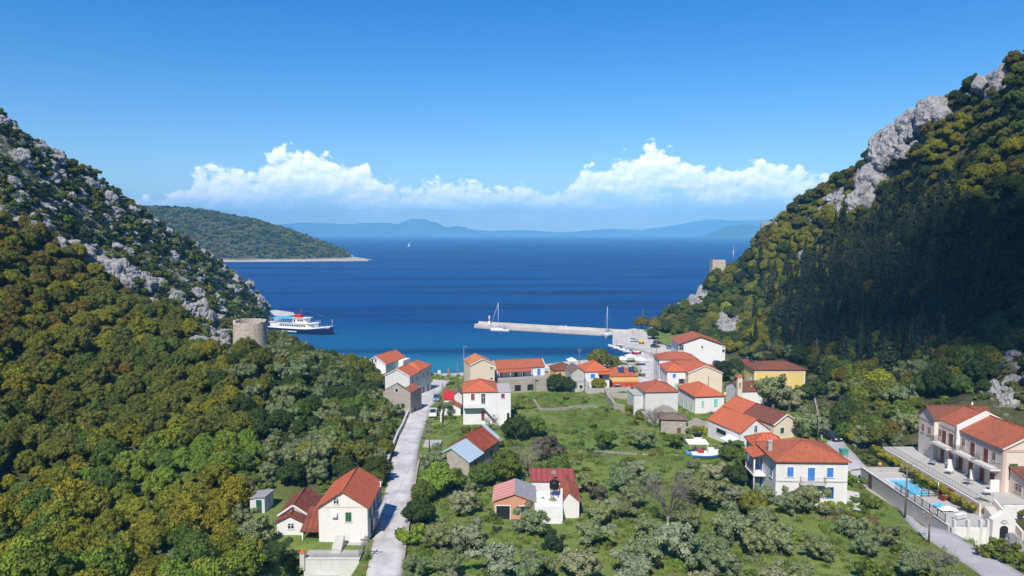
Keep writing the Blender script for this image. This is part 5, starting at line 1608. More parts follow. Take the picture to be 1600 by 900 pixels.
rl_.build('shower', MATS['steel'], b)
EXCL.append([(PX0 - 1.2, PY0 - 4), (PX1 + 1, PY0 - 4), (PX1 + 1, PY1 + 1), (PX0 - 1.2, PY1 + 1)])
b = thing('pool_wall', 'long grey wall with iron fence panels between the hotel road and the pool', 'wall', (0, 0, 0))
MB().box(PX0 - .3, PX0 - .002, PY0, PY1, 4.0, PZ + .75).build('masonry', MATS['concrete'], b)
MB().box(PX0 - .3, PX1, PY1 + .002, PY1 + .3, 4.0, PZ + .75).build('end_wall', MATS['concrete'], b)
MB().box(PX0 - .36, PX0 + .06, PY0, PY1, PZ + .753, PZ + .82).build('coping', MATS['pale_concrete'], b)
MB().box(PX0 - .37, PX0 - .301, 107.6, 108.6, PZ - 1.7, PZ + .5).build('door', MATS['brown_wood'], b)
for i in range(7):
    y_ = 89.2 + i * 1.75
    q = MB().box(PX0 - .2, PX0 - .12, y_, y_ + .08, PZ + .82, PZ + 2.0).box(PX0 - .18, PX0 - .14, y_ + .08, y_ + 1.75, PZ + 1.9, PZ + 1.95).box(PX0 - .18, PX0 - .14, y_ + .08, y_ + 1.75, PZ + .9, PZ + .95)
    for k in range(10): q.box(PX0 - .17, PX0 - .15, y_ + .2 + k * .16, y_ + .225 + k * .16, PZ + .95, PZ + 1.9)
    q.build('fence_panel', MATS['iron'], b)
b = thing('gatehouse', 'cream entrance arch with oval sign above the pool steps', 'gate', (0, 0, 0))
LAND['the entrance arch'] = Vector((65, 87, 8))
gx0, gx1, gy = 63.4, 66.4, 87.2
g_ = MB().add([(gx0, gy, 5), (gx1, gy, 5), (gx1, gy, PZ + 2.0), ((gx0 + gx1) / 2, gy, PZ + 3.1), (gx0, gy, PZ + 2.0), (gx0, gy + .8, 5), (gx1, gy + .8, 5), (gx1, gy + .8, PZ + 2.0), ((gx0 + gx1) / 2, gy + .8, PZ + 3.1), (gx0, gy + .8, PZ + 2.0)],
              [(0, 1, 2, 3, 4), (9, 8, 7, 6, 5)] + [((i + 1) % 5, i, 5 + i, 5 + (i + 1) % 5) for i in range(5)])
g_.build('wall', MATS['pale_cream'], b)
xm_ = (gx0 + gx1) / 2
arch = [(xm_ - .55, PZ - 1.1), (xm_ + .55, PZ - 1.1), (xm_ + .55, PZ + .8)] + [(xm_ + .55 * math.cos(a_), PZ + .8 + .45 * math.sin(a_)) for a_ in np.linspace(.2, math.pi - .2, 7)] + [(xm_ - .55, PZ + .8)]
n_ = len(arch)
MB().add([(x, gy - .03, z) for x, z in arch] + [(x, gy - .002, z) for x, z in arch], [tuple(range(n_)), tuple(range(2 * n_ - 1, n_ - 1, -1))] + [((i + 1) % n_, i, n_ + i, n_ + (i + 1) % n_) for i in range(n_)]).build('doorway', MATS['dark'], b)
sg = [(xm_ + .42 * math.cos(a_), PZ + 1.75 + .24 * math.sin(a_)) for a_ in np.linspace(0, 2 * math.pi, 16, endpoint=False)]
sgo = MB().add([(x, gy - .07, z) for x, z in sg] + [(x, gy - .002, z) for x, z in sg], [tuple(range(16)), tuple(range(31, 15, -1))] + [((i + 1) % 16, i, 16 + i, 16 + (i + 1) % 16) for i in range(16)]).build('sign', MATS['green_shutter'], b)
si = [(xm_ + .36 * math.cos(a_), PZ + 1.75 + .18 * math.sin(a_)) for a_ in np.linspace(0, 2 * math.pi, 16, endpoint=False)]
MB().add([(x, gy - .075, z) for x, z in si], [tuple(range(16))]).build('sign_face', MATS['white_old'], sgo)
# front parapet with pillars, steps from the road
MB().box(PX0, gx0 - .02, 87.9, 88.2, 4.0, PZ + .6).build('front_wall', MATS['pale_cream'], b)
for x_ in (PX0 + .1, PX0 + 1.9, PX0 + 3.6, gx0 - .25): MB().box(x_, x_ + .35, 87.82, 88.28, 4.5, PZ + 1.7).build('pillar', MATS['white_old'], b)
s_ = MB()
for i in range(10): s_.box(61.0 + i * .3, 61.3 + i * .3, 85.2, 87.1, 4.5, PZ - 2.6 + .17 * (i + 1))
s_.build('stairs', MATS['concrete'], b)
MB().add([(60.2, 84.9, 4.5), (74, 84.2, 4.5), (74, 84.2, PZ + 2.4), (66.5, 84.6, PZ - .6), (60.2, 84.9, PZ - 2.2), (60.2, 85.15, 4.5), (74, 84.45, 4.5), (74, 84.45, PZ + 2.4), (66.5, 84.85, PZ - .6), (60.2, 85.15, PZ - 2.2)],
         [(0, 1, 2, 3, 4), (9, 8, 7, 6, 5)] + [((i + 1) % 5, i, 5 + i, 5 + (i + 1) % 5) for i in range(5)]).build('ramp_wall', MATS['pale_cream'], b)
EXCL.append([(59.5, 83.5), (80, 83.5), (80, 92), (59.5, 92)])
b = thing('timber_stairs', 'reddish timber stairs climbing from the pool to the hotel terrace', 'stairs', (TX0 - .2, 98.5, PZ))
for i in range(10): MB().box(-1.9 + i * .18, -1.72 + i * .18 + .1, 0, 1.3, i * .17, i * .17 + .06).build('step', MATS['red_wood'], b)
for y_ in (0.02, 1.22): MB().add([(-1.95, y_, -.05), (-1.7, y_, -.05), (.05, y_, 1.55), (.05, y_, 1.8), (-1.95, y_ + .06, -.05), (-1.7, y_ + .06, -.05), (.05, y_ + .06, 1.55), (.05, y_ + .06, 1.8)], [(0, 1, 2, 3), (7, 6, 5, 4), (0, 4, 5, 1), (1, 5, 6, 2), (2, 6, 7, 3), (3, 7, 4, 0)]).build('stringer', MATS['red_wood'], b)
b = thing('wooden_railing', 'brown wooden railing across the near end of the pool', 'railing', (wx0 + 1.2, wy0 - .6, PZ))
for i in range(4): MB().box(i * 1.1, i * 1.1 + .1, 0, .1, 0, 1.0).build('post', MATS['brown_wood'], b)
for z_ in (.15, .5, .9): MB().box(.1, 3.3, .02, .08, z_, z_ + .1).build('rail', MATS['brown_wood'], b)


def parasol(x, y, z, label, mat, furled=False):
    p = thing('parasol', label, 'parasol', (x, y, z), 0, 'furled parasols by the pool')
    MB().tube((0, 0, 0), (0, 0, 2.3), .03, n=6).build('pole', MATS['steel'], p)
    MB().lathe([(.3, 0), (.3, .08), (.05, .1)], 10).build('base', MATS['concrete'], p)
    MB().lathe([(.16, .75), (.2, 1.0), (.13, 1.7), (.05, 2.35)], 8).build('canopy', MATS[mat], p)


b = thing('sunbed', 'white sunbeds frame stacked upside down on the pool deck', 'sunbed', (62.4, 92.2, PZ), .4)
b['label'] = 'heap of stacked white sunbed frames on the deck near the entrance arch'
for i in range(4):
    q = MB().box(-.95, .95, -.32, .32, .22 + i * .16, .26 + i * .16)
    for k in range(6): q.box(-.9 + k * .32, -.74 + k * .32, -.3, .3, .263 + i * .16, .28 + i * .16)
    q.build('bed_frame', MATS['white_paint'], b)
for x_ in (-.8, .8):
    for y_ in (-.25, .25): MB().tube((x_, y_, 0), (x_, y_, .22), .03, n=5).build('leg', MATS['white_paint'], b)
b = thing('folded_cover', 'crumpled white and blue pool cover lying on the deck', 'cover', (62.6, 95.2, PZ))
rr_ = np.random.default_rng(5)
q = MB(); n1 = 9
vs_c = [((i - 4) * .28, (j - 4) * .2, max(.02, .55 * math.exp(-((i - 4) ** 2 + (j - 4) ** 2) / 9) + rr_.random() * .22)) for i in range(n1) for j in range(n1)]
q.add(vs_c, [(i * n1 + j, (i + 1) * n1 + j, (i + 1) * n1 + j + 1, i * n1 + j + 1) for i in range(n1 - 1) for j in range(n1 - 1)])
q.build('cover_sheet', MATS['white_cloth'], b)
q = MB(); q.add([(x * .6 - .5, y * .6 + 1.2, z * .9 + .01) for x, y, z in vs_c], [(i * n1 + j, (i + 1) * n1 + j, (i + 1) * n1 + j + 1, i * n1 + j + 1) for i in range(n1 - 1) for j in range(n1 - 1)])
q.build('blue_sheet', MATS['canopy_blue'], b)
b = thing('lamp_ball', 'orange globe lamp on the far corner of the pool wall', 'lamp', (61.4, PY1 + .15, PZ + .75))
MB().tube((0, 0, 0), (0, 0, .3), .05, n=6).build('stem', MATS['iron'], b)
MB().lathe([(.05, .28), (.24, .38), (.31, .58), (.24, .78), (.05, .88)], 12).build('globe', MATS['orange_ball'], b)

# ------------------------------------------------------------------ the round windmill tower and the small tower over the harbour
p = at(392, 556)
tw = thing('windmill_tower', 'round roofless stone windmill tower on the wooded left slope', 'tower', (p.x, p.y, p.z - .4))
LAND['the round stone tower'] = p.copy()
sc_ = (p - Vector((0, 0, CAM_H))).length / F_PX
Rt, Ht = 23.2 * sc_, 51 * sc_
m_ = MB(); n_ = 40
rng_ = np.random.default_rng(3)
topz = [Ht + .4 + rng_.uniform(-.16, .16) + (.2 if i < 22 else -.1) - (.5 if i in (24, 25, 35) else 0) for i in range(n_)]
rings = []
for k in range(9):
    f_ = k / 8
    rr = Rt * (1.05 - .07 * f_)
    rings.append([(rr * math.cos(2 * math.pi * i / n_) * (1 + rng_.uniform(-.006, .006)), rr * math.sin(2 * math.pi * i / n_), -1.0 if k == 0 else topz[i] * f_) for i in range(n_)])
vs = [v for r_ in rings for v in r_]
fs = [(k * n_ + i, k * n_ + (i + 1) % n_, (k + 1) * n_ + (i + 1) % n_, (k + 1) * n_ + i) for k in range(8) for i in range(n_)]
b0 = len(vs)
vs += [(x * .86, y * .86, z) for x, y, z in rings[8]] + [(x * .84, y * .84, z * .2) for x, y, z in rings[8]]
fs += [(8 * n_ + i, 8 * n_ + (i + 1) % n_, b0 + (i + 1) % n_, b0 + i) for i in range(n_)] + [(b0 + i, b0 + (i + 1) % n_, b0 + n_ + (i + 1) % n_, b0 + n_ + i) for i in range(n_)]
m_.add(vs, fs, 0, False)
m_.build('wall', MATS['tower_stone'], tw, uv=True)
for a_, z_ in ((-1.9, .3), (-1.2, .62), (-2.4, .66), (-1.5, .82)):
    q = MB().box(-.09, .09, -.05, .04, 0, .16)
    q.build('put_log_hole', MATS['dark'], tw, loc=(Rt * (1.05 - .07 * z_) * math.cos(a_), Rt * (1.05 - .07 * z_) * math.sin(a_), Ht * z_), rz=a_ + math.pi / 2)
EXCL.append([(p.x - 6, p.y - 23), (p.x + 9, p.y - 23), (p.x + 6, p.y), (p.x - 7, p.y)])
EXCL.append([(p.x + 1.25 * Rt * math.cos(a_), p.y + 1.25 * Rt * math.sin(a_)) for a_ in np.linspace(0, 2 * math.pi, 12, endpoint=False)])
for r_ in range(430, 500):
    p = at(1120.5, r_)
    if p.y < 365: break
p = Vector(P3(1120.5, r_, p.y + 4)); gz = ground(p.x, p.y); p.z = gz
t2 = thing('watch_tower', 'small square pale stone tower standing on the headland above the harbour', 'tower', (p.x, p.y, min(gz, p.z) - .5), -.06)
LAND['the small tower'] = p.copy()
hh = P3(1120.5, 406, p.y)[2] - (min(gz, p.z) - .5)
TWY = p.y
q = MB(); k_ = 10.8 * p.y / F_PX; r0, r1 = k_, k_ * .9
q.add([(-r0, -r0, -1), (r0, -r0, -1), (r0, r0, -1), (-r0, r0, -1), (-r1, -r1, hh), (r1, -r1, hh + .2), (r1, r1, hh), (-r1, r1, hh - .2)], [(3, 2, 1, 0), (4, 5, 6, 7), (0, 1, 5, 4), (1, 2, 6, 5), (2, 3, 7, 6), (3, 0, 4, 7)])
q.build('wall', MATS['tower_stone'], t2, uv=True)
MB().prism([(-.7, -r0 - .03), (.8, -r0 - .03), (.9, -r1), (-.8, -r1)], hh * .2, hh * .7).build('fallen_plaster', MATS['rubble'], t2)
MB().tube((-r1 * .8, -r1 * .8, hh - .2), (-r1 * .8, -r1 * .8, hh + 2.6), .06, n=5).build('mast', MATS['steel'], t2)
p = Vector(P3(1145.5, 412, TWY + 4))
ma = thing('radio_mast', 'thin lattice radio mast behind the small square tower', 'mast', (p.x, p.y, ground(p.x, p.y) - .3))
zt = P3(1145.5, 383, TWY + 4)[2] - ma.location.z
q = MB()
for i in range(3):
    a_ = 2 * math.pi * i / 3
    q.tube((.3 * math.cos(a_), .3 * math.sin(a_), 0), (.12 * math.cos(a_), .12 * math.sin(a_), zt), .05, n=4)
for k in range(12):
    z_ = zt * k / 12
    for i in range(3):
        a0, a1 = 2 * math.pi * i / 3, 2 * math.pi * (i + 1) / 3
        q.tube((.28 * math.cos(a0), .28 * math.sin(a0), z_), (.26 * math.cos(a1), .26 * math.sin(a1), z_ + zt / 12), .025, n=3)
q.build('lattice', MATS['steel'], ma)
q = MB()
for z_ in (zt * .6, zt * .82, zt * .97): q.box(.1, 1.6, -.06, .06, z_, z_ + .14)
q.build('antenna_arm', MATS['steel'], ma)

# ------------------------------------------------------------------ harbour: quay, mole, beacon
QZ = 1.55
quay_px = [(957, 538.5), (979, 541), (1003, 546), (1016, 551), (1034, 557), (1062, 545), (1050, 528), (1012, 516), (990, 513), (957, 519)]
QP = []
for px, py in quay_px:
    a_, b_ = ray(px, py); Y = (QZ - CAM_H) / b_
    QP.append((a_ * Y, Y))
q = MB().prism(QP, -3.0, QZ)
tag(q.build('quay', MATS['quay_concrete']), kind='structure')
EXCL.append(QP)


def on_level(px, py, z):
    a_, b_ = ray(px, py); Y = (z - CAM_H) / b_
    return Vector((a_ * Y, Y, z))


ml, mr = on_level(741, 512.5, 0.0), on_level(957, 526, 0.0)
d = (mr - ml).normalized(); nrm = Vector((-d.y, d.x, 0))
L = (mr - ml).length
mo = thing('mole', 'long pale concrete mole reaching across the cove with rough boulders behind', 'pier', ml, math.atan2(d.y, d.x))
MB().prism([(-.6, 1.5), (0, 0), (L + 3, 0), (L + 3, 5.2), (0, 5.2), (-.9, 3.6)], -3, 1.75).build('deck', MATS['quay_concrete'], mo)
MB().box(-.2, L + 8, 5.22, 6.3, -2, 2.75).build('parapet', MATS['quay_concrete'], mo)
MB().box(-.02, L, -.10, -.002, .25, .55).build('fender_strip', MATS['concrete'], mo)
rk_ = np.random.default_rng(9)


def hull_rock(mb, c, r, rng, n=16, flat=.75):
    bm = bmesh.new()
    for _ in range(n):
        v = rng.normal(size=3); v /= np.linalg.norm(v)
        bm.verts.new(Vector(c) + Vector((v[0] * r * rng.uniform(.7, 1.15), v[1] * r * rng.uniform(.7, 1.15), v[2] * r * flat * rng.uniform(.7, 1.1))))
    g = bmesh.ops.convex_hull(bm, input=bm.verts)
    bmesh.ops.delete(bm, geom=[e for e in g['geom_interior'] if isinstance(e, bmesh.types.BMVert)], context='VERTS')
    bm.verts.index_update()
    mb.add([v.co.copy() for v in bm.verts], [[v.index for v in f.verts] for f in bm.faces])
    bm.free()


me_b = []
for k in range(4):
    q = MB(); hull_rock(q, (0, 0, 0), 1.0, rk_); me_b.append(q.mesh('boulder', MATS['limestone']))
BOUL = []


def NUM(n):
    o_ = ['', 'first', 'second', 'third', 'fourth', 'fifth', 'sixth', 'seventh', 'eighth', 'ninth', 'tenth', 'eleventh', 'twelfth', 'thirteenth', 'fourteenth', 'fifteenth', 'sixteenth', 'seventeenth', 'eighteenth', 'nineteenth']
    return o_[n] if n < 20 else {2: 'twentieth', 3: 'thirtieth', 4: 'fortieth'}[n // 10] if n % 10 == 0 else {2: 'twenty-', 3: 'thirty-', 4: 'forty-'}[n // 10] + o_[n % 10]


for i in range(46):
    x_ = L * rk_.uniform(.12, 1.0); y_ = 6.4 + rk_.uniform(0, 1.6)
    w_ = ml + d * x_ + nrm * y_
    bo = link('boulder', me_b[i % 4], None, (w_.x, w_.y, rk_.uniform(.9, 2.6)), rk_.uniform(0, 6))
    s_ = rk_.uniform(.5, .95); bo.scale = (s_, s_, s_)
    BOUL.append((x_, bo))
BOUL.sort(key=lambda q: q[0])
for i, (x_, bo) in enumerate(BOUL):
    tag(bo, '%s pale boulder behind the mole, counted from its tip' % NUM(i + 1), 'boulder', 'armour boulders behind the mole')
bc = thing('harbour_beacon', 'white harbour light with a red band on the tip of the mole', 'beacon', ml + d * 7.0 + nrm * 3.2 + Vector((0, 0, 1.75)))
MB().box(-.9, .9, -.9, .9, 0, .5).build('base', MATS['quay_concrete'], bc)
MB().lathe([(.62, .5), (.5, 1.6), (.46, 2.0)], 14).build('lower_shaft', MATS['white_paint'], bc)
MB().lathe([(.47, 2.0), (.43, 2.8)], 14).build('red_band', MATS['red_gloss'], bc)
MB().lathe([(.43, 2.8), (.40, 3.7), (.7, 3.75), (.7, 3.85), (.3, 3.9), (.3, 4.35), (.34, 4.4), (.05, 4.7)], 14).build('lantern', MATS['white_paint'], bc)
for (px, py, h_) in ((1004, 505, 9), (957, 521, 2.0), (963, 531, 2.2)):
    w_ = on_level(px, py + 9, QZ)
    lp_ = thing('quay_lamp', {1004: 'tall slim lamp post on the quay beside the dark bush', 957: 'short post at the root of the mole', 963: 'short post at the corner of the quay'}[px], 'lamp post', w_)
    MB().tube((0, 0, 0), (0, 0, h_), .09, .06, n=6).build('pole', MATS['grey_metal'], lp_)
    MB().box(-.1, .5, -.12, .12, h_ - .05, h_ + .1).build('lamp_head', MATS['steel'], lp_)
# pale slab standing in for the sandy cliff left of the ferry
w_ = [on_level(px, py, 0.9) for px, py in ((424, 497), (462, 492), (458, 488), (430, 484), (405, 488), (400, 500))]
tag(MB().prism([tuple(v[:2]) for v in w_], -3, .9).build('cliff_slab', MATS['quay_concrete']), kind='structure')
# slipway jetty on the beach
p = at(697, 588)
j_ = thing('slipway', 'short concrete slipway with a post at the end of the village road', 'slipway', (p.x - 1, p.y - 3, 0))
MB().box(-1.6, 1.6, 0, 9, -2, .75).build('ramp', MATS['quay_concrete'], j_)
MB().box(-2.0, -1.0, 5.2, 6.0, .75, 2.6).build('stone_post', MATS['white_old'], j_)
MB().box(1.3, 2.1, 4.2, 5.0, .5, 3.4).build('dark_post', MATS['old_wood'], j_)


# ------------------------------------------------------------------ boats
def loft(stations, mb, m=0, deck=True, smooth=True):
    """stations: (x, [(y, z) ...] half section from deck edge to keel); mirrored"""
    k = len(stations[0][1])
    vs = []
    for x, sec in stations:
        vs += [(x, y, z) for y, z in sec] + [(x, -y, z) for y, z in sec[::-1]]
    n = 2 * k
    fs = [(i * n + j, i * n + j + 1, (i + 1) * n + j + 1, (i + 1) * n + j) for i in range(len(stations) - 1) for j in range(n - 1)]
    mb.add(vs, fs, m, smooth)
    fs2 = []
    if deck: fs2 = [(i * n, (i + 1) * n, (i + 1) * n + n - 1, i * n + n - 1) for i in range(len(stations) - 1)]
    fs2 += [tuple(range(n))[::-1], tuple(range((len(stations) - 1) * n, len(stations) * n))]
    b0 = len(mb.v) - len(vs)
    mb.f += [tuple(q + b0 for q in f) for f in fs2]; mb.m += [m] * len(fs2); mb.sm += [False] * len(fs2)
    return mb


def hull_sections(L_, B_, D_, sheer=.3, draft=.4, n=12, transom=.75, flare=.12):
    st = []
    for i in range(n + 1):
        t_ = i / n
        wd = B_ / 2 * (transom + (1 - transom) * min(1, t_ / .35)) * (1 - max(0, (t_ - .45) / .55) ** 2.2) + .02
        z1 = D_ + sheer * max(0, (t_ - .4) / .6) ** 2
        st.append((t_ * L_ + (0.06 * L_ * max(0, (t_ - .85) / .15) if False else 0), [(wd, z1), (wd * (1 - flare * .4), z1 * .55), (wd * (1 - flare) * .92, .05), (wd * .55, -draft * .7), (.01, -draft)]))
    return st


# ferry
fe_b = on_level(521, 523.0, 0)
fl = on_level(421, 517, 0)
d = (fe_b - fl).normalized()
LF = 36.0
fe = thing('ferry', 'white and dark blue excursion ferry with blue canopy and red funnel lying at the landing', 'ferry', fe_b - d * LF, math.atan2(d.y, d.x))
LAND['the ferry'] = fe_b.copy()
st = []
for i in range(17):
    t_ = i / 16
    wd = 3.7 * (.82 + .18 * min(1, t_ / .3)) * (1 - max(0, (t_ - .6) / .4) ** 2.3) + .03
    z1 = 2.6 + 1.7 * max(0, (t_ - .55) / .45) ** 1.8
    xk = t_ * (LF - 2.0) + max(0, (t_ - .8) / .2) * 2.0 * 0
    st.append((t_ * LF * (1 - 0.0), [(wd, z1), (wd * .97, 1.6 + (z1 - 2.6) * .6), (wd * .88, .3), (wd * .5, -.8), (.02, -1.2)]))
q = loft(st, MB())
hl = q.build('hull', MATS['navy'], fe)
q = loft([(x + .001, [(s_[0][0] + .05, s_[0][1] + .02), (s_[0][0] * 1.0 + .05, s_[0][1] - .28)] + [(s_[0][0] * .9, s_[0][1] - .3)]) for x, s_ in st[:]], MB(), deck=True)
q.build('rubbing_strake', MATS['white_paint'], hl)
MB().box(LF * .78, LF * .985, -.35, .35, -.15, .25).build('waterline', MATS['maroon'], hl)
rr_ = np.random.default_rng(8)
lt_ = MB(); x_ = 9.0
for k in range(9):
    w_ = rr_.uniform(.5, .9); lt_.box(x_, x_ + w_, -3.72, -3.665, .75, 1.35); x_ += w_ + .28
lt_.build('painted_name', MATS['white_paint'], hl)
sup = MB()
sup.prism([(2.0, -3.35), (23.5, -3.35), (26.5, -1.6), (26.5, 1.6), (23.5, 3.35), (2.0, 3.35)], 2.62, 4.9)
sup.build('saloon', MATS['white_paint'], fe)
wn = MB()
for k in range(12):
    x_ = 6.6 + k * 1.35
    wn.box(x_, x_ + 1.0, -3.39, -3.352, 3.5, 4.3); wn.box(x_, x_ + 1.0, 3.352, 3.39, 3.5, 4.3)
wn.build('saloon_windows', MATS['glass'], fe)
MB().box(1.0, 26.5, -3.6, 3.6, 4.903, 5.05).build('upper_deck', MATS['white_paint'], fe)
st_ = MB()
for s_ in (-3.45, 3.4):
    st_.add([(4.6, s_, 2.65), (6.3, s_, 2.65), (8.4, s_, 4.9), (6.9, s_, 4.9), (4.6, s_ + .06, 2.65), (6.3, s_ + .06, 2.65), (8.4, s_ + .06, 4.9), (6.9, s_ + .06, 4.9)], [(0, 1, 2, 3), (7, 6, 5, 4), (0, 4, 5, 1), (1, 5, 6, 2), (2, 6, 7, 3), (3, 7, 4, 0)])
st_.build('slanting_fin', MATS['white_paint'], fe)
wh = MB().prism([(14.8, -2.6), (21.0, -2.6), (22.3, -1.3), (22.3, 1.3), (21.0, 2.6), (14.8, 2.6)], 5.055, 7.4)
wh.build('wheelhouse', MATS['white_paint'], fe)
wn = MB()
for k in range(3): wn.box(17.4 + k * 1.2, 18.3 + k * 1.2, -2.64, -2.602, 6.0, 6.9)
wn.box(15.4, 16.2, -2.64, -2.602, 5.3, 6.9)
wn.build('wheelhouse_windows', MATS['glass'], fe)
MB().box(14.4, 22.8, -2.9, 2.9, 7.405, 7.52).build('wheelhouse_roof', MATS['white_paint'], fe)
cn = MB()
for k in range(7):
    for s_ in (-3.2, 3.2): cn.tube((2.4 + k * 2.0, s_, 5.05), (2.4 + k * 2.0, s_, 7.0), .05, n=5)
cn.build('canopy_posts', MATS['white_paint'], fe)
MB().slab([(2.0, -3.5, 7.05), (14.7, -3.5, 7.05), (14.7, 3.5, 7.15), (2.0, 3.5, 7.15)], .16).build('canopy', MATS['canopy_blue'], fe)
rl_ = MB()
for s_ in (-3.5, 3.5): rails(rl_, (1.2, s_, 5.05), (26.3, s_, 5.05), h=1.0, step=.9, r=.03)
rl_.build('railing', MATS['white_paint'], fe)
fn = MB().prism([(14.9, -1.5), (18.6, -1.5), (18.0, 1.5), (14.9, 1.5)], 7.53, 9.0)
fn.build('funnel', MATS['red_gloss'], fe)
mm = MB().tube((17.6, 0, 9.0), (17.8, 0, 12.0), .1, .05, n=6).tube((16.9, 0, 10.6), (18.5, 0, 10.6), .05, n=5)
mm.build('mast', MATS['red_gloss'], fe)
MB().tube((LF - .6, 0, 4.2), (LF - .5, 0, 7.4), .1, .06, n=6).build('jackstaff', MATS['white_paint'], fe)
bw = MB()
for k in range(8): bw.tube((27.5 + k, -.2 - 2.6 * (1 - (k / 8) ** 1.6), 3.2 + k * .12), (27.5 + k, -.2 - 2.6 * (1 - (k / 8) ** 1.6), 4.2 + k * .13), .03, n=4)
bw.build('bow_rail', MATS['white_paint'], fe)
MB().tube((LF - .55, 0, 7.2), (17.8, 0, 11.8), .02, n=3).build('forestay', MATS['steel'], fe)


def sailboat(name, label, bow, stern, mast_h, hull_m='white_paint', furl=True, sail_m='canopy_blue'):
    d_ = (bow - stern); L_ = d_.length; d_.normalize()
    s_ = thing(name, label, 'sailboat', stern, math.atan2(d_.y, d_.x), 'sailing boats in the cove')
    h_ = loft(hull_sections(L_, L_ * .33, 1.05, .35, .5), MB()).build('hull', MATS[hull_m], s_)
    q_ = MB().prism([(L_ * .28, -L_ * .10), (L_ * .58, -L_ * .085), (L_ * .70, -L_ * .03), (L_ * .70, L_ * .03), (L_ * .58, L_ * .085), (L_ * .28, L_ * .10)], 1.06, 1.5)
    q_.build('cabin', MATS['white_paint'], s_)
    MB().box(L_ * .34, L_ * .54, -L_ * .103, -L_ * .094, 1.18, 1.36).build('cabin_window', MATS['glass'], s_)
    MB().box(L_ * .08, L_ * .27, -L_ * .09, L_ * .09, 1.055, 1.10).build('cockpit', MATS['old_wood'], s_)
    MB().slab([(L_ * .24, -L_ * .1, 1.75), (L_ * .36, -L_ * .1, 2.1), (L_ * .36, L_ * .1, 2.1), (L_ * .24, L_ * .1, 1.75)], .06).build('sprayhood', MATS[sail_m], s_)
    m_ = MB().tube((L_ * .58, 0, 1.2), (L_ * .58, 0, mast_h), .11, .08, n=8)
    m_.build('mast', MATS['white_paint'], s_)
    q_ = MB()
    for z_ in (mast_h * .42, mast_h * .70): q_.tube((L_ * .58, -.9, z_), (L_ * .58, .9, z_), .04, n=4)
    q_.build('spreaders', MATS['steel'], s_)
    bo_ = MB().tube((L_ * .57, 0, 2.3), (L_ * .16, 0, 2.35), .08, n=6).build('boom', MATS['steel'], s_)
    MB().tube((L_ * .56, 0, 2.5), (L_ * .2, 0, 2.5), .17, .10, n=7).build('furled_mainsail', MATS[sail_m], bo_)
    f_ = MB().tube((L_ * .985, 0, 1.5), (L_ * .585, 0, mast_h * .96), .10 if furl else .02, .05 if furl else .02, n=6)
    f_.build('furled_jib' if furl else 'forestay', MATS['white_cloth'], s_)
    q_ = MB().tube((0.05, 0, 1.3), (L_ * .575, 0, mast_h), .018, n=3)
    for y_ in (-1, 1): q_.tube((L_ * .55, y_ * L_ * .15, 1.2), (L_ * .58, y_ * .9, mast_h * .7), .018, n=3).tube((L_ * .58, y_ * .9, mast_h * .7), (L_ * .58, 0, mast_h), .018, n=3)
    q_.build('rigging', MATS['steel'], s_)
    return s_


sailboat('sailboat', 'white sailing yacht with rolled jib moored alongside the mole near its tip', on_level(766, 516.5, 0), on_level(796, 518, 0), 14.2)
sailboat('sailboat', 'small dark hulled sailing yacht moored stern-on at the root of the mole', on_level(946, 529, 0), on_level(952, 520.5, 0), 14.0, 'car_silver', False)
p = on_level(637, 385.5, 0)
s_ = thing('sailboat', 'tiny white sail far out on the open sea', 'sailboat', p, .6, 'sailing boats in the cove')
loft(hull_sections(14, 4.2, 1.3, .4, .5), MB()).build('hull', MATS['white_paint'], s_)
MB().tube((8, 0, 1), (8, 0, 17), .14, n=5).build('mast', MATS['white_paint'], s_)
MB().add([(7.8, 0, 2.4), (1.2, .5, 2.4), (7.8, 0, 16.5)], [(0, 1, 2)]).build('sail', MATS['white_cloth'], s_)


def motorboat(label, p_, ang, L_, hull_m='white_paint', top=None, group='small boats moored at the quay', z=0.0, engine=True):
    s_ = thing('motorboat', label, 'boat', (p_[0], p_[1], z), ang, group)
    loft(hull_sections(L_, L_ * .34, .62, .3, .3, 9), MB()).build('hull', MATS[hull_m], s_)
    MB().prism([(L_ * .06, -L_ * .12), (L_ * .6, -L_ * .12), (L_ * .75, 0), (L_ * .6, L_ * .12), (L_ * .06, L_ * .12)], .625, .65).build('cockpit_sole', MATS['old_wood'], s_)
    MB().box(L_ * .42, L_ * .58, -L_ * .08, L_ * .08, .655, 1.25).build('console', MATS['white_paint'], s_)
    MB().slab([(L_ * .56, -L_ * .08, 1.26), (L_ * .56, L_ * .08, 1.26), (L_ * .5, L_ * .08, 1.6), (L_ * .5, -L_ * .08, 1.6)], .03).build('windscreen', MATS['glass'], s_)
    if engine: MB().box(-.35, -.02, -.18, .18, .2, 1.0).build('outboard', MATS['tank_black'], s_)
    if top:
        q_ = MB()
        for x_ in (L_ * .25, L_ * .55):
            for y_ in (-L_ * .11, L_ * .11): q_.tube((x_, y_, .65), (x_, y_, 1.95), .03, n=4)
        q_.build('top_frame', MATS['steel'], s_)
        MB().box(L_ * .22, L_ * .6, -L_ * .14, L_ * .14, 1.955, 2.03).build('sun_top', MATS[top], s_)
    return s_


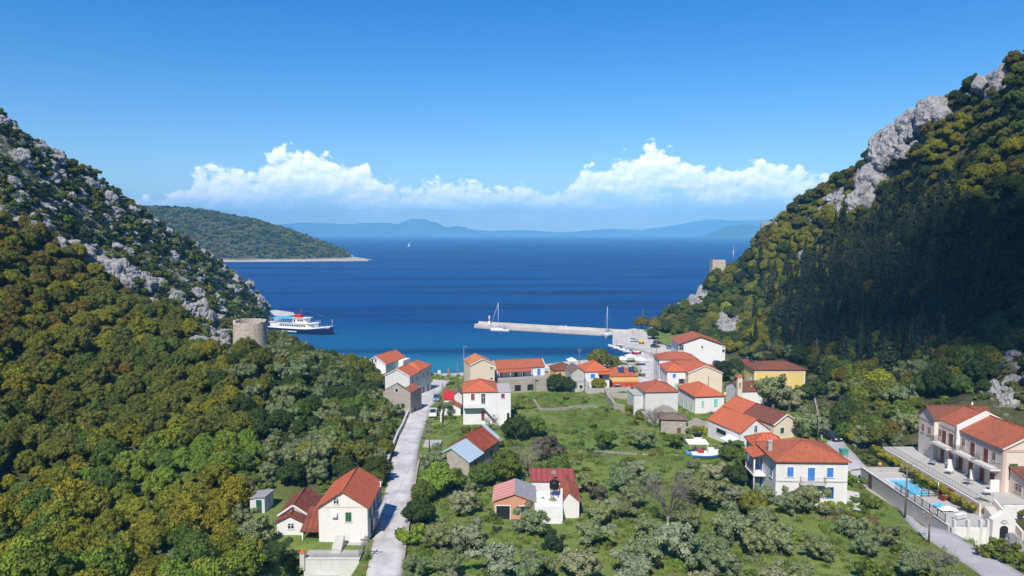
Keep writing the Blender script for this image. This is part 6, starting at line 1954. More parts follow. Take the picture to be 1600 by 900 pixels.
BO = [(970, 542, 2.4, 6.5, 'white_paint', None, 'white motorboat lying outermost in the row along the quay'),
      (977, 545, 2.4, 6.2, 'white_paint', 'white_cloth', 'white motorboat with pale sun top, second in the quay row'),
      (985, 547.5, 2.45, 5.6, 'white_paint', None, 'open white boat third in the row at the quay'),
      (993, 550, 2.5, 6.0, 'white_old', 'canopy_blue', 'off-white boat with blue sun top in the quay row'),
      (1000, 551.5, 2.3, 5.2, 'red_gloss', None, 'red hulled boat moored among the white ones at the quay'),
      (986, 543.5, 2.3, 5.0, 'white_paint', None, 'small white boat tucked in close under the quay edge'),
      (1007, 551.5, 2.5, 5.0, 'white_paint', None, 'small white boat nearest the beach in the quay row')]
for px, py, a_, L_, hm, tp, lb in BO: motorboat(lb, on_level(px, py + 2, 0), a_, L_, hm, tp)

# fishing boat laid up on the field
p = at(1080, 717)
fb = thing('fishing_boat', 'white and blue wooden fishing boat laid up under a white awning on the grass', 'boat', (p.x, p.y, p.z + .45), 0.02)
LAND['the boat in the field'] = p.copy()
EXCL.append([(p.x - 1.5, p.y - 2), (p.x + 7, p.y - 2), (p.x + 7, p.y + 3), (p.x - 1.5, p.y + 3)])
st = hull_sections(6.4, 2.2, .75, .75, .35, 12, .45)
loft(st, MB()).build('hull', MATS['white_paint'], fb)
loft([(x, [(s_[0][0] + .03, s_[0][1] * .5 + .1), (s_[1][0] + .035, s_[1][1] * .62), (s_[2][0] + .03, .0)]) for x, s_ in st], MB(), deck=False).build('blue_band', MATS['blue_shutter'], fb)
MB().box(3.0, 4.2, -.55, .55, .86, 1.55).build('wheelhouse', MATS['white_paint'], fb)
MB().box(1.2, 2.2, -.5, .5, .86, 1.25).build('engine_box', MATS['red_gloss'], fb)
MB().tube((5.85, 0, 1.3), (5.95, 0, 1.9), .07, n=6).build('stem_post', MATS['white_paint'], fb)
q = MB()
for x_ in (-.2, 3.0):
    for y_ in (.2, 2.4): q.tube((x_, y_, -.4), (x_, y_, 2.3), .04, n=5)
q.build('awning_frame', MATS['steel'], fb)
MB().slab([(-.5, .0, 2.3), (3.3, .0, 2.3), (3.3, 2.6, 2.5), (-.5, 2.6, 2.5)], .08).build('awning', MATS['white_cloth'], fb)
for x_ in (1.2, 4.4): MB().box(x_, x_ + .25, -.7, .7, -.5, -.05).build('cradle', MATS['old_wood'], fb)
p2 = at(1072, 712)
motorboat('small blue and white dinghy beside the laid up fishing boat', p2, .1, 3.4, 'canopy_blue', None, None, p2.z + .3, False)
p2 = at(1089, 694)
wt = thing('trailer', 'white box trailer with black hood parked behind the laid up fishing boat', 'trailer', p2, 0.0)
MB().box(-.8, .8, -.7, .7, .5, 1.6).build('box', MATS['white_paint'], wt)
MB().box(-.7, .7, -.6, .6, 1.603, 2.2).build('hood', MATS['tank_black'], wt)
for y_ in (-.72, .62): MB().tube((0, y_, .32), (0, y_ + .12, .32), .32, n=12).build('wheel', MATS['rubber'], wt)


# ------------------------------------------------------------------ vehicles
def car_protos(kind):
    """body, cabin glass and wheel meshes of a hatchback or a pickup, front towards +x"""
    L_, B_ = (4.0, 1.70) if kind == 'hatch' else (5.0, 1.80)
    if kind == 'hatch':
        low = [(0, .32), (.0, .78), (.12, .92), (2.75, .90), (3.75, .74), (4.0, .55), (3.98, .30)]
        cab = [(.12, .925), (.42, 1.42), (.8, 1.5), (1.9, 1.47), (2.75, .905)]
    else:
        low = [(0, .45), (0, .98), (2.0, 1.0), (3.55, 1.02), (4.8, .92), (5.0, .7), (4.98, .42)]
        cab = [(1.75, 1.005), (1.85, 1.68), (2.2, 1.76), (3.0, 1.72), (3.75, 1.02)]
    k = len(low); mb = MB(); h = B_ / 2
    # body sides bulge at the waist
    vs = []
    for y_, f_ in ((-h, .93), (-h, 1), (h, 1), (h, .93)):
        pass
    rows = [(-h + .06, 0), (-h, 1), (h, 1), (h - .06, 0)]
    for x, z in low: vs += [(x, -h + (.07 if z > .8 else .0), z), (x, h - (.07 if z > .8 else .0), z)]
    fs = [(2 * i, 2 * i + 1, 2 * (i + 1) + 1, 2 * (i + 1)) for i in range(k - 1)] + [(2 * (k - 1), 2 * (k - 1) + 1, 1, 0)] + [tuple(2 * i for i in range(k)), tuple(2 * i + 1 for i in range(k))[::-1]]
    mb.add(vs, fs)
    kc = len(cab)
    # roof skin and pillars
    rt = MB()
    ins = .16
    vs = []
    for x, z in cab:
        w_ = h - .06 - ins * (z - cab[0][1]) / .6
        vs += [(x, -w_, z), (x, w_, z)]
    gl = MB(); gl.add(vs, [(2 * i, 2 * i + 1, 2 * (i + 1) + 1, 2 * (i + 1)) for i in range(kc - 1)] + [tuple(2 * i for i in range(kc)), tuple(2 * i + 1 for i in range(kc))[::-1]])
    tops = [(x, z + .015) for x, z in cab[1:-1]]
    rv = []
    for x, z in tops:
        w_ = h - .05 - ins * (z - cab[0][1]) / .6
        rv += [(x, -w_, z), (x, w_, z), (x, -w_, z - .09), (x, w_, z - .09)]
    nt = len(tops)
    rt.add(rv, [f for i in range(nt - 1) for f in ((4 * i, 4 * i + 1, 4 * i + 5, 4 * i + 4), (4 * i, 4 * i + 4, 4 * i + 6, 4 * i + 2), (4 * i + 1, 4 * i + 3, 4 * i + 7, 4 * i + 5))])
    for s_ in (-1, 1):
        for i0, i1 in ((0, 1), (kc - 1, kc - 2)):
            (xa, za), (xb, zb) = cab[i0], cab[i1]
            rt.tube((xa, s_ * (h - .06), za), (xb, s_ * (h - .05 - ins * (zb - cab[0][1]) / .6), zb), .05, n=4)
        xm = (cab[0][0] + cab[-1][0]) / 2
        rt.tube((xm, s_ * (h - .05), cab[0][1]), (xm, s_ * (h - .05 - ins), cab[2][1] - .03), .05, n=4)
    bed = None
    if kind == 'pickup':
        bed = MB().box(.15, 1.65, -h + .2, h - .2, 1.003, 1.012)
    wl = MB().tube((0, -.1, 0), (0, .1, 0), .32, n=14)
    wl.tube((0, -.115, 0), (0, .115, 0), .17, n=10, m=1)
    lt = MB().box(L_ - .10, L_ - .02, -.2, .2, .62 if kind == 'hatch' else .72, .76 if kind == 'hatch' else .88)
    return dict(body=mb, roof=rt, glass=gl, bed=bed, wheel=wl, light=lt, L=L_, B=B_, kind=kind, ax=((.75, L_ - .75) if kind == 'hatch' else (.95, L_ - .95)), rear=MB().box(-.02, .06, -.18, .18, .62, .82))


CARS = {k: car_protos(k) for k in ('hatch', 'pickup')}
CARME = {}


def car(kind, paint, p_, ang, label, group='parked cars'):
    c = CARS[kind]
    key = (kind, paint)
    if key not in CARME:
        CARME[key] = dict(body=c['body'].mesh('body', MATS[paint]), roof=c['roof'].mesh('roof', MATS[paint]))
    if kind not in CARME:
        CARME[kind] = dict(glass=c['glass'].mesh('window_glass', MATS['glass']), wheel=c['wheel'].mesh('wheel', [MATS['rubber'], MATS['steel']]), light=c['light'].mesh('headlight', MATS['white_paint']), rear=c['rear'].mesh('tail_light', MATS['red_gloss']),
                           bed=c['bed'].mesh('load_bed', MATS['rubber']) if c['bed'] else None)
    t_ = thing('parked_car' if kind == 'hatch' else 'pickup_truck', label, 'car' if kind == 'hatch' else 'pickup truck', p_, ang, group)
    off = c['L'] / 2
    lk = lambda n, m_, loc=(0, 0, 0): link(n, m_, t_, (loc[0] - off, loc[1], loc[2]))
    lk('body', CARME[key]['body']); lk('roof', CARME[key]['roof']); lk('window_glass', CARME[kind]['glass'])
    if CARME[kind]['bed']: lk('load_bed', CARME[kind]['bed'])
    zr = .32 if kind == 'hatch' else .36
    for x_ in c['ax']:
        for y_ in (-c['B'] / 2 + .06, c['B'] / 2 - .06): lk('wheel', CARME[kind]['wheel'], (x_, y_, zr))
    for y_ in (-.55, .55): lk('headlight', CARME[kind]['light'], (0, y_, 0)); lk('tail_light', CARME[kind]['rear'], (0, y_, 0))
    d_ = Vector((math.cos(ang), math.sin(ang)))
    n_ = Vector((-d_.y, d_.x)); c_ = Vector(p_[:2])
    EXCL.append([tuple(c_ + d_ * i * (off + .6) + n_ * j * 1.3) for i, j in ((-1, -1), (1, -1), (1, 1), (-1, 1))])
    return t_


def onroad(px, py, lift=.10):
    v = at(px, py); return Vector((v.x, v.y, ground(v.x, v.y) + lift))


car('pickup', 'car_white', onroad(677, 650), -1.52, 'white pickup truck parked on the right side of the village road')
car('hatch', 'car_silver_blue', onroad(682, 626), -1.5, 'light blue car parked behind the white pickup on the village road')
car('hatch', 'car_blue', onroad(746, 647, .02), 0.12, 'dark blue car parked under the balcony of the white house')
car('hatch', 'car_dark', onroad(836, 607, .02), 0.15, 'black car below the arches of the stone terrace')
car('hatch', 'car_silver', onroad(846, 608, .02), 0.2, 'silver car half hidden by the green tree under the stone terrace')
car('pickup', 'car_dark', onroad(1299, 687, .03), -1.45, 'dark jeep parked on the grassy track below the wooded hill')


def onquay(px, py): return on_level(px, py, QZ)


car('hatch', 'car_silver', onquay(991, 534), -.3, 'silver car parked outermost on the quay')
car('hatch', 'car_dark', onquay(1024, 543), .5, 'black car on the quay nearest the boats')
car('hatch', 'car_dark', onquay(1028, 537.5), .1, 'dark car parked behind the black one on the quay')
car('hatch', 'car_silver_blue', onroad(1049, 546, .15), -.1, 'blue grey car parked against the white gabled house by the quay')
car('hatch', 'car_dark', onroad(1057, 549, .15), -.2, 'dark car closest to the white gabled house by the quay')
car('hatch', 'car_dark', onroad(1123, 570, .05), .2, 'dark car half hidden behind the roofs of the street houses')
car('hatch', 'car_dark', onroad(1166, 566, .05), .1, 'dark van-like car beside the shed with the red sheet roof')
p = onquay(1003, 537)
cy = thing('small_digger', 'yellow tractor standing on the quay beside the bushes', 'tractor', p, -.2)
MB().box(-1.2, .6, -.6, .6, .6, 1.15).build('body', MATS['car_yellow'], cy)
MB().box(-.9, .1, -.55, .55, 1.153, 2.0).build('cab', MATS['car_yellow'], cy)
MB().box(.62, 1.9, -.25, .25, .8, 1.05).build('arm', MATS['car_yellow'], cy)
for x_ in (-.8, .4):
    for y_ in (-.7, .55): MB().tube((x_, y_, .42), (x_, y_ + .15, .42), .42, n=12).build('wheel', MATS['rubber'], cy)
for k_, (px, py) in enumerate(((672, 645),)):
    p = onroad(690, 656, .0)
    mb_ = thing('post_stand', 'white painted slab wall standing beside the parked pickup', 'wall', p, .03)
    MB().box(-.15, .15, -2.2, 2.2, -.5, 1.9).build('slab', MATS['white'], mb_)
p = at(1318, 712)
bn_ = thing('rubbish_bin', 'green wheeled rubbish bin at the bend of the hotel road', 'bin', (p.x, p.y, p.z), .2)
MB().add([(-.55, -.4, .15), (.55, -.4, .15), (.55, .4, .15), (-.55, .4, .15), (-.65, -.5, 1.15), (.65, -.5, 1.15), (.65, .5, 1.15), (-.65, .5, 1.15)], [(3, 2, 1, 0), (4, 5, 6, 7), (0, 1, 5, 4), (1, 2, 6, 5), (2, 3, 7, 6), (3, 0, 4, 7)]).build('body', MATS['bin_green'], bn_)
MB().box(-.7, .7, -.55, .55, 1.153, 1.28).build('lid', MATS['bin_green'], bn_)
for x_ in (-.5, .5):
    for y_ in (-.35, .35): MB().tube((x_, y_ - .05, .1), (x_, y_ + .05, .1), .1, n=8).build('wheel', MATS['rubber'], bn_)


# ------------------------------------------------------------------ poles and wires
def pole(px, base, top, label, arm=True, lamp=False, Y=None):
    p_ = at(px, base) if Y is None else Vector(P3(px, base, Y))
    g = ground(p_.x, p_.y)
    u, v = ray(px, top)
    h_ = CAM_H + v * p_.y - g
    t_ = thing('lamp_post' if lamp else 'utility_pole', label, 'lamp post' if lamp else 'utility pole', (p_.x, p_.y, g), random.uniform(-.4, .4), 'poles along the village lanes')
    MB().tube((0, 0, -.4), (0, 0, h_), .14 if not lamp else .08, .09 if not lamp else .06, n=7).build('pole', MATS['pole_wood' if not lamp else 'grey_metal'], t_)
    if arm: MB().box(-.85, .85, -.06, .06, h_ - .55, h_ - .42).box(-.6, .6, -.05, .05, h_ - 1.1, h_ - 1.0).build('crossarm', MATS['pole_wood'], t_)
    if arm:
        for x_ in (-.75, 0, .75): MB().tube((x_, 0, h_ - .42 if x_ else h_), (x_, 0, h_ - .22 if x_ else h_ + .2), .05, n=5).build('insulator', MATS['white_paint'], t_)
    if lamp: MB().box(-.15, .9, -.12, .12, h_, h_ + .12).build('lamp_head', MATS['steel'], t_)
    return Vector((p_.x, p_.y, g + h_ - .4))


W1 = [pole(575, 900, 838, 'wooden pole in front of the cream house by the road', Y=79), pole(671, 705, 660, 'wooden pole beside the culvert'), pole(692, 668, 598, 'tall wooden pole beside the white slab wall', arm=False),
      pole(715, 606, 564, 'thin dark pole between the road and the tall cream house', arm=False, Y=192), pole(725, 602, 542, 'tall dark lamp post at the corner of the tall cream house', arm=False, lamp=True, Y=192)]
W2 = [pole(1106, 640, 588, 'wooden pole in front of the house with turquoise shutters', arm=False), pole(1097, 640, 605, 'thin grey pole left of the wooden one by the turquoise shutters', arm=False), pole(1025, 577, 533, 'wooden pole at the harbour street corner', arm=False, Y=238)]
pole(1199, 640, 620, 'pale street lamp beside the large olive tree', arm=False, lamp=True)
W3 = [pole(1275, 572, 531, 'utility pole with crossarm at the foot of the wooded right hill', Y=200), pole(1278, 690, 640, 'thin grey pole on the grassy track', arm=False)]
W4 = [pole(1414, 810, 724, 'tall utility pole with crossarm beside the hotel road'), pole(1451, 852, 797, 'wooden pole at the roadside in front of the pool wall'), pole(660, 805, 786, 'short thin pole among the olives right of the road', arm=False)]
pole(905, 583, 545, 'thin twin pole behind the ochre house', arm=True, Y=232)
pole(1018, 560, 543, 'low lamp post by the boats', arm=False, lamp=True, Y=262)
pole(832, 592, 577, 'little lamp post on the stone terrace', arm=False, lamp=True, Y=190)


def wire(a, b_, sag, label):
    q_ = MB(); n_ = 12; pr = None
    for i in range(n_ + 1):
        t_ = i / n_
        c_ = a + (b_ - a) * t_ - Vector((0, 0, sag * 4 * t_ * (1 - t_)))
        if pr is not None: q_.tube(pr, c_, .016, n=3, caps=False)
        pr = c_
    o_ = q_.build('power_line', MATS['iron'])
    tag(o_, label, 'wire', 'overhead wires')


wire(W1[0], W1[1], 1.2, 'overhead wire from the cream house up the village road')
wire(W1[1], W1[2], .8, 'overhead wire above the culvert')
wire(W1[2], W1[3], .6, 'overhead wire passing the parked cars')
wire(W4[0], W4[1], .5, 'overhead wire along the pool wall')
wire(W4[0], Vector((XF, 107, 15.5)), .5, 'overhead wire from the roadside pole to the hotel')
wire(W2[0], Vector((60, 183, 8.5)), .5, 'overhead wire between the turquoise shuttered house and the cream gable')
wire(W3[0], Vector((66, 186, 9.5)), .8, 'overhead wire from the hill foot to the yellow house')

# ------------------------------------------------------------------ walls along the road and in the field
def pxl(*pts): return [tuple(at(*p)[:2]) for p in pts]


long_wall('stone_wall', 'low pale roadside wall on the left edge of the village road', pxl((603, 745), (607, 720), (614, 700), (622, 680), (634, 655), (645, 636)), .9, .35, 'pale_concrete')
long_wall('stone_wall', 'dark stone edging wall along the right side of the village road', pxl((628, 895), (634, 850), (641, 805), (647, 765), (652, 735), (656, 715)), .45, .35, 'rubble')
long_wall('stone_wall', 'dry stone wall across the upper field in front of the gardens', pxl((842, 642), (870, 641), (905, 639), (935, 637)), .65, .5, 'dry_stone', uneven=.15)
long_wall('stone_wall', 'short stretch of dry stone wall falling towards the camera at the left of the field', pxl((842, 641), (838, 634), (834, 626)), .65, .5, 'dry_stone', uneven=.15)
long_wall('stone_wall', 'tall rough stone wall curving beside the ruins', pxl((945, 612), (950, 628), (960, 640), (975, 644)), 1.8, .5, 'rubble', uneven=.2)
long_wall('garden_wall', 'grey garden wall between the field and the taverna', pxl((915, 615), (945, 614), (985, 612)), 1.4, .3, 'concrete')
long_wall('garden_wall', 'upper field terrace wall of rubble in front of the red taverna', pxl((950, 622), (982, 624), (1000, 628)), 1.6, .4, 'rubble', uneven=.1)
long_wall('stone_wall', 'faint line of low stones across the lower field', pxl((905, 706), (960, 709), (1010, 711), (1060, 712)), .22, .4, 'dry_stone', uneven=.15)
long_wall('stone_wall', 'low grey stone edging beside the grassy track', pxl((1284, 690), (1280, 665), (1276, 640), (1272, 622)), .6, .4, 'dry_stone', uneven=.1)
long_wall('garden_wall', 'balustraded white wall beside the cream street house', pxl((1131, 619), (1142, 618), (1152, 617)), 1.0, .25, 'white')
long_wall('garden_wall', 'pale path edging along the left side of the blue shuttered house', pxl((1180, 752), (1190, 765), (1204, 782)), .5, 1.2, 'pale_concrete')
long_wall('stone_wall', 'broken rubble wall beside the rusty roofed house', pxl((748, 706), (762, 703), (772, 702)), 1.1, .8, 'dry_stone', uneven=.25)
q = MB().prism([tuple(at(*p)[:2]) for p in ((1320, 800), (1345, 802), (1342, 775), (1322, 772))], 7.0, 8.35)
yd = thing('yard', 'small concrete yard at the right of the blue shuttered house', 'yard', (0, 0, 0)); q.build('slab', MATS['pale_concrete'], yd)
fp = thing('track', '', '', (0, 0, 0)); bpy.data.objects.remove(fp)

# parasols and awnings on the sea front
for i, (px, py, w_, lb) in enumerate(((985, 566, 3.8, 'white square awning of the beach taverna nearest the boats'), (1000, 571, 3.8, 'white square awning of the beach taverna closest to the street'), (972, 570, 3.4, 'white square awning of the beach taverna beside the tamarisk'),
                                      (893, 572, 3.2, 'white awning on the beach behind the ochre house'), (848, 583, 3.0, 'white parasol on the beach behind the long white house'))):
    p = at(px, py)
    a_ = thing('awning', lb, 'awning', (p.x, p.y, p.z), random.uniform(-.2, .2), 'white awnings along the beach')
    for sx_ in (-1, 1):
        for sy_ in (-1, 1): MB().tube((sx_ * w_ * .42, sy_ * w_ * .42, 0), (sx_ * w_ * .42, sy_ * w_ * .42, 2.3), .05, n=5).build('post', MATS['white_paint'], a_)
    MB().add([(-w_ / 2, -w_ / 2, 2.3), (w_ / 2, -w_ / 2, 2.3), (w_ / 2, w_ / 2, 2.3), (-w_ / 2, w_ / 2, 2.3), (0, 0, 3.2), (-w_ / 2, -w_ / 2, 2.1), (w_ / 2, -w_ / 2, 2.1), (w_ / 2, w_ / 2, 2.1), (-w_ / 2, w_ / 2, 2.1)],
             [(0, 1, 4), (1, 2, 4), (2, 3, 4), (3, 0, 4), (5, 6, 1, 0), (6, 7, 2, 1), (7, 8, 3, 2), (8, 5, 0, 3)]).build('canopy', MATS['white_cloth'], a_)

# ------------------------------------------------------------------ vegetation: prototypes
VR = np.random.default_rng(77)


def unit(v): return v / np.linalg.norm(v, axis=-1, keepdims=True)


def leaf_cloud(lobes, per_area, size, rng, inner=True, squash=.85, spread=.35, up=.25, normal_mix=.9):
    """lobes: array (x, y, z, r). Small leaf-spray quads spread through the lobes' shells; a dim core keeps the crown from being glass"""
    V, F, A = [], [], []
    nb = 0
    for (x, y, z, r) in lobes:
        n = max(12, int(per_area * r * r))
        d = unit(rng.normal(size=(n, 3)) + np.array([0, 0, up]))
        rad = r * (1 - spread * rng.random(n) ** 1.5 + .06 * rng.normal(size=n))
        c = np.array([x, y, z]) + d * rad[:, None] * np.array([1, 1, squash])
        nn = unit(d * normal_mix + rng.normal(size=(n, 3)) * .55)
        t1 = unit(np.cross(nn, rng.normal(size=(n, 3))))
        t2 = np.cross(nn, t1)
        s = size * rng.uniform(.6, 1.25, n)[:, None]
        q = np.stack([c - t1 * s - t2 * s * .45, c + t1 * s * .2 - t2 * s * .75, c + t1 * s + t2 * s * .3, c - t1 * s * .3 + t2 * s * .8], 1)
        V.append(q.reshape(-1, 3)); F.append(nb + np.arange(4 * n).reshape(n, 4)); nb += 4 * n
        lobe_t = rng.uniform(.1, .75)
        A.append(np.repeat(np.clip(lobe_t + rng.normal(size=n) * .22, 0, 1), 4))
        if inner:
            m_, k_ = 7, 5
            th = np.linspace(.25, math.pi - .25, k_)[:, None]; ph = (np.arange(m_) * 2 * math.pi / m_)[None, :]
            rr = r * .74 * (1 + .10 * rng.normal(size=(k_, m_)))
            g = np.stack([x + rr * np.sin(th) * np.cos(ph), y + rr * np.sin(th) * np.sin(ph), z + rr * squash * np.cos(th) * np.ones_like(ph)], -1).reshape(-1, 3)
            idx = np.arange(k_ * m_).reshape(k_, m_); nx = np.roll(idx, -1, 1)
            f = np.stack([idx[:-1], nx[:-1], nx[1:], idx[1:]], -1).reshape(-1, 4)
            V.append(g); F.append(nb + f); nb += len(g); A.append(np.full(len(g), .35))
    return np.concatenate(V), np.concatenate(F), np.concatenate(A)


def crown_mesh(name, lobes, per_area, size, rng, **kw):
    v, f, a = leaf_cloud(lobes, per_area, size, rng, **kw)
    me = bpy.data.meshes.new(name)
    set_mesh(me, v, f)
    me.materials.append(MATS['leaves'])
    me.attributes.new('leaf', 'FLOAT', 'POINT').data.foreach_set('value', a.astype(np.float32))
    return me


def dome_lobes(n, rng, R_=1.0, zc=.75, zr=.62, r0=.26, r1=.40, low=-.25):
    out = []
    for i in range(n):
        t_ = (i + .5) / n
        zz = low + (1 - low) * t_
        ph = i * 2.39996 + rng.uniform(-.4, .4)
        rad = math.sqrt(max(0, 1 - max(zz, 0) ** 2)) * R_ * rng.uniform(.52, .78)
        out.append((rad * math.cos(ph), rad * math.sin(ph), zc + zr * zz * rng.uniform(.78, 1.05) * .72, rng.uniform(r0, r1)))
    return out


def limbs(rng, h, r, n=5, spread=.55, top=1.0, twigs=0):
    q = MB()
    q.tube((0, 0, -.35), (.03, .02, h), r, r * .72, n=7)
    for i in range(n):
        a_ = i * 6.283 / n + rng.uniform(-.3, .3)
        e = Vector((math.cos(a_) * spread, math.sin(a_) * spread, h + (top - h) * rng.uniform(.55, .95)))
        m_ = Vector((e.x * .45, e.y * .45, h + (e.z - h) * .6))
        q.tube((.03, .02, h * .95), m_, r * .6, r * .4, n=5, caps=False); q.tube(m_, e, r * .4, r * .15, n=5, caps=False)
        for k in range(twigs):
            d_ = unit(rng.normal(size=3) + np.array([0, 0, .7])) * spread * rng.uniform(.3, .7)
            p_ = m_ + (e - m_) * rng.uniform(.1, 1)
            p2_ = p_ + Vector(d_)
            q.tube(p_, p2_, r * .16, r * .05, n=3, caps=False)
            for _ in range(3):
                d2 = unit(rng.normal(size=3) + np.array([0, 0, .5])) * spread * rng.uniform(.15, .35)
                q.tube(p_ + (p2_ - p_) * rng.uniform(.3, 1), p2_ + Vector(d2), r * .07, r * .03, n=3, caps=False)
    return q


PRO = {}          # kind -> list of (crown mesh, trunk mesh)


def proto(kind, crown, trunk): PRO.setdefault(kind, []).append((crown, trunk))


for k in range(5):
    rng = np.random.default_rng(100 + k)
    lob = dome_lobes(40 + 4 * k, rng, 1.0, .72, .84, .15, .29)
    lob += [(rng.uniform(-.3, .3), rng.uniform(-.3, .3), rng.uniform(.6, 1.0), .42) for _ in range(3)]
    proto('oak', crown_mesh('crown', lob, 2100, .052, rng, spread=.45), limbs(rng, .45, .09).mesh('trunk', MATS['bark']))
for k in range(4):
    rng = np.random.default_rng(200 + k)
    lob = []
    for c_ in range(4 + k % 2):
        a_ = c_ * 1.5 + rng.uniform(-.3, .3)
        cx_, cy_ = .45 * math.cos(a_), .45 * math.sin(a_)
        for _ in range(6): lob.append((cx_ + rng.normal() * .20, cy_ + rng.normal() * .20, .80 + rng.normal() * .20, rng.uniform(.17, .30)))
    lob += [(rng.uniform(-.2, .2), rng.uniform(-.2, .2), rng.uniform(.7, 1.05), .36) for _ in range(3)]
    proto('olive', crown_mesh('crown', lob, 1500, .050, rng, spread=.55, normal_mix=.5), limbs(rng, .35, .085, 5, .5, .9).mesh('trunk', MATS['bark']))
for k in range(4):
    rng = np.random.default_rng(300 + k)
    lob = [(rng.normal() * .38, rng.normal() * .38, abs(rng.normal()) * .25 + .2, rng.uniform(.22, .40)) for _ in range(11)]
    proto('bush', crown_mesh('crown', lob, 800, .085, rng, spread=.5, normal_mix=.6), MB().tube((0, 0, -.3), (0, 0, .3), .05, n=5).mesh('trunk', MATS['bark']))
for k in range(4):                                     # dark firs: tiers of drooping sprays
    rng = np.random.default_rng(400 + k)
    lob = []
    H_ = 3.0
    for t_ in np.linspace(.06, .97, 17):
        rr = (.66 - .16 * (k % 2)) * (1 - t_) ** .85 + .03
        m_ = max(2, int(8 * (1 - t_) + 2))
        for i in range(m_):
            a_ = rng.uniform(0, 6.283)
            lob.append((rr * .8 * math.cos(a_), rr * .8 * math.sin(a_), H_ * t_ + rng.normal() * .05, max(.10, rr * rng.uniform(.36, .58))))
    proto('fir', crown_mesh('crown', lob, 950, .075, rng, spread=.6, squash=.55, up=-.1, normal_mix=.5), MB().tube((0, 0, -.4), (0, 0, H_ * .9), .07, .02, n=6).mesh('trunk', MATS['bark']))
for k in range(2):                                     # cypresses
    rng = np.random.default_rng(500 + k)
    lob = []
    for t_ in np.linspace(.03, .98, 20):
        rr = .24 * math.sin(math.pi * min(1, .25 + t_ * .8)) ** .8 + .03
        for i in range(3):
            a_ = rng.uniform(0, 6.283)
            lob.append((rr * .5 * math.cos(a_), rr * .5 * math.sin(a_), 3.2 * t_, rr * rng.uniform(.6, .85)))
    proto('cypress', crown_mesh('crown', lob, 1500, .055, rng, spread=.4, squash=1.3, up=.5), MB().tube((0, 0, -.4), (0, 0, 1), .05, n=6).mesh('trunk', MATS['bark']))
for k in range(2):                                     # bare, twiggy trees
    rng = np.random.default_rng(600 + k)
    q = limbs(rng, .35, .06, 7, .75, 1.5, twigs=16)
    lob = [(rng.normal() * .38, rng.normal() * .38, .95 + rng.normal() * .28, rng.uniform(.12, .22)) for _ in range(12)]
    proto('bare', crown_mesh('crown', lob, 500, .035, rng, inner=False, spread=.8), q.mesh('trunk', MATS['pale_bark']))
for k in range(5):                                     # limestone outcrops
    rng = np.random.default_rng(700 + k)
    q = MB()
    for i in range(7 + 2 * k):
        a_ = rng.uniform(0, 6.28); d_ = rng.uniform(0, 1.0)
        hull_rock(q, (d_ * math.cos(a_) * 1.2, d_ * math.sin(a_) * .8, rng.uniform(-.15, .25) + .25 * (1 - d_)), rng.uniform(.28, .62), rng, 18, rng.uniform(.8, 1.3))
    proto('rock', q.mesh('rock_outcrop', MATS['limestone']), None)
for k in range(5):                                     # larger crags: fissured blocks
    bm = bmesh.new(); bmesh.ops.create_icosphere(bm, subdivisions=4, radius=1.0)
    of = Vector((k * 7.3, k * 3.1, 0))
    for v in bm.verts:
        c = v.co.copy()
        d_, pts_ = mnoise.voronoi(Vector((c.x * 1.5, c.y * 1.5, c.z * .8)) + of)
        crack = min(.22, (d_[1] - d_[0]) * .7)
        q_ = 1 + .30 * mnoise.noise(c * 1.3 + of) + .10 * mnoise.noise(c * 4 + of) + crack + .05 * mnoise.noise(c * 9 + of)
        v.co = Vector((c.x * 1.15, c.y * .85, max(c.z, -.6) * .95)) * q_
    bm.verts.index_update()
    proto('crag', MB().add([v.co.copy() for v in bm.verts], [[v.index for v in f.verts] for f in bm.faces]).mesh('crag', MATS['limestone']), None); bm.free()
for k in range(3):                                     # grass and weed tufts
    rng = np.random.default_rng(800 + k)
    n = 70
    c = np.stack([rng.normal(size=n) * .38, rng.normal(size=n) * .38, np.zeros(n)], -1)
    h = rng.uniform(.25, .8, n)[:, None] * np.array([0, 0, 1]); sd_ = unit(np.stack([rng.normal(size=n), rng.normal(size=n), np.zeros(n)], -1)) * .06
    ln = np.stack([rng.normal(size=n), rng.normal(size=n), np.zeros(n)], -1) * .18
    q_ = np.stack([c - sd_, c + sd_, c + sd_ * .4 + h + ln, c - sd_ * .4 + h + ln], 1).reshape(-1, 3)
    me = bpy.data.meshes.new('tuft'); set_mesh(me, q_, np.arange(4 * n).reshape(n, 4)); me.materials.append(MATS['leaves'])
    me.attributes.new('leaf', 'FLOAT', 'POINT').data.foreach_set('value', np.repeat(rng.random(n), 4).astype(np.float32))
    proto('tuft', me, None)

# leaf colours
TINT = dict(yellow=(.205, .20, .024), olive=(.135, .146, .028), rust=(.155, .124, .028), dark=(.054, .080, .022), green=(.105, .150, .030), bright=(.165, .230, .034),
            silver=(.255, .275, .165), silver_green=(.195, .232, .108), deep=(.034, .050, .022), fir=(.062, .080, .052), grey=(.13, .12, .085), lime=(.25, .27, .03), weed=(.17, .235, .055), straw=(.26, .23, .10))
LOOK = dict(yellow='yellow green', olive='olive brown', rust='rusty brown', dark='dark green', green='mid green', bright='bright green', silver='silvery grey', silver_green='grey green', deep='very dark green', fir='blackish green', grey='grey', lime='lime green')


def jitter(c, amt=.16):
    f = 1 + VR.uniform(-amt, amt); g = VR.uniform(-amt * .5, amt * .5)
    return (c[0] * f * (1 + g), c[1] * f, c[2] * f * (1 - g), 1.0)


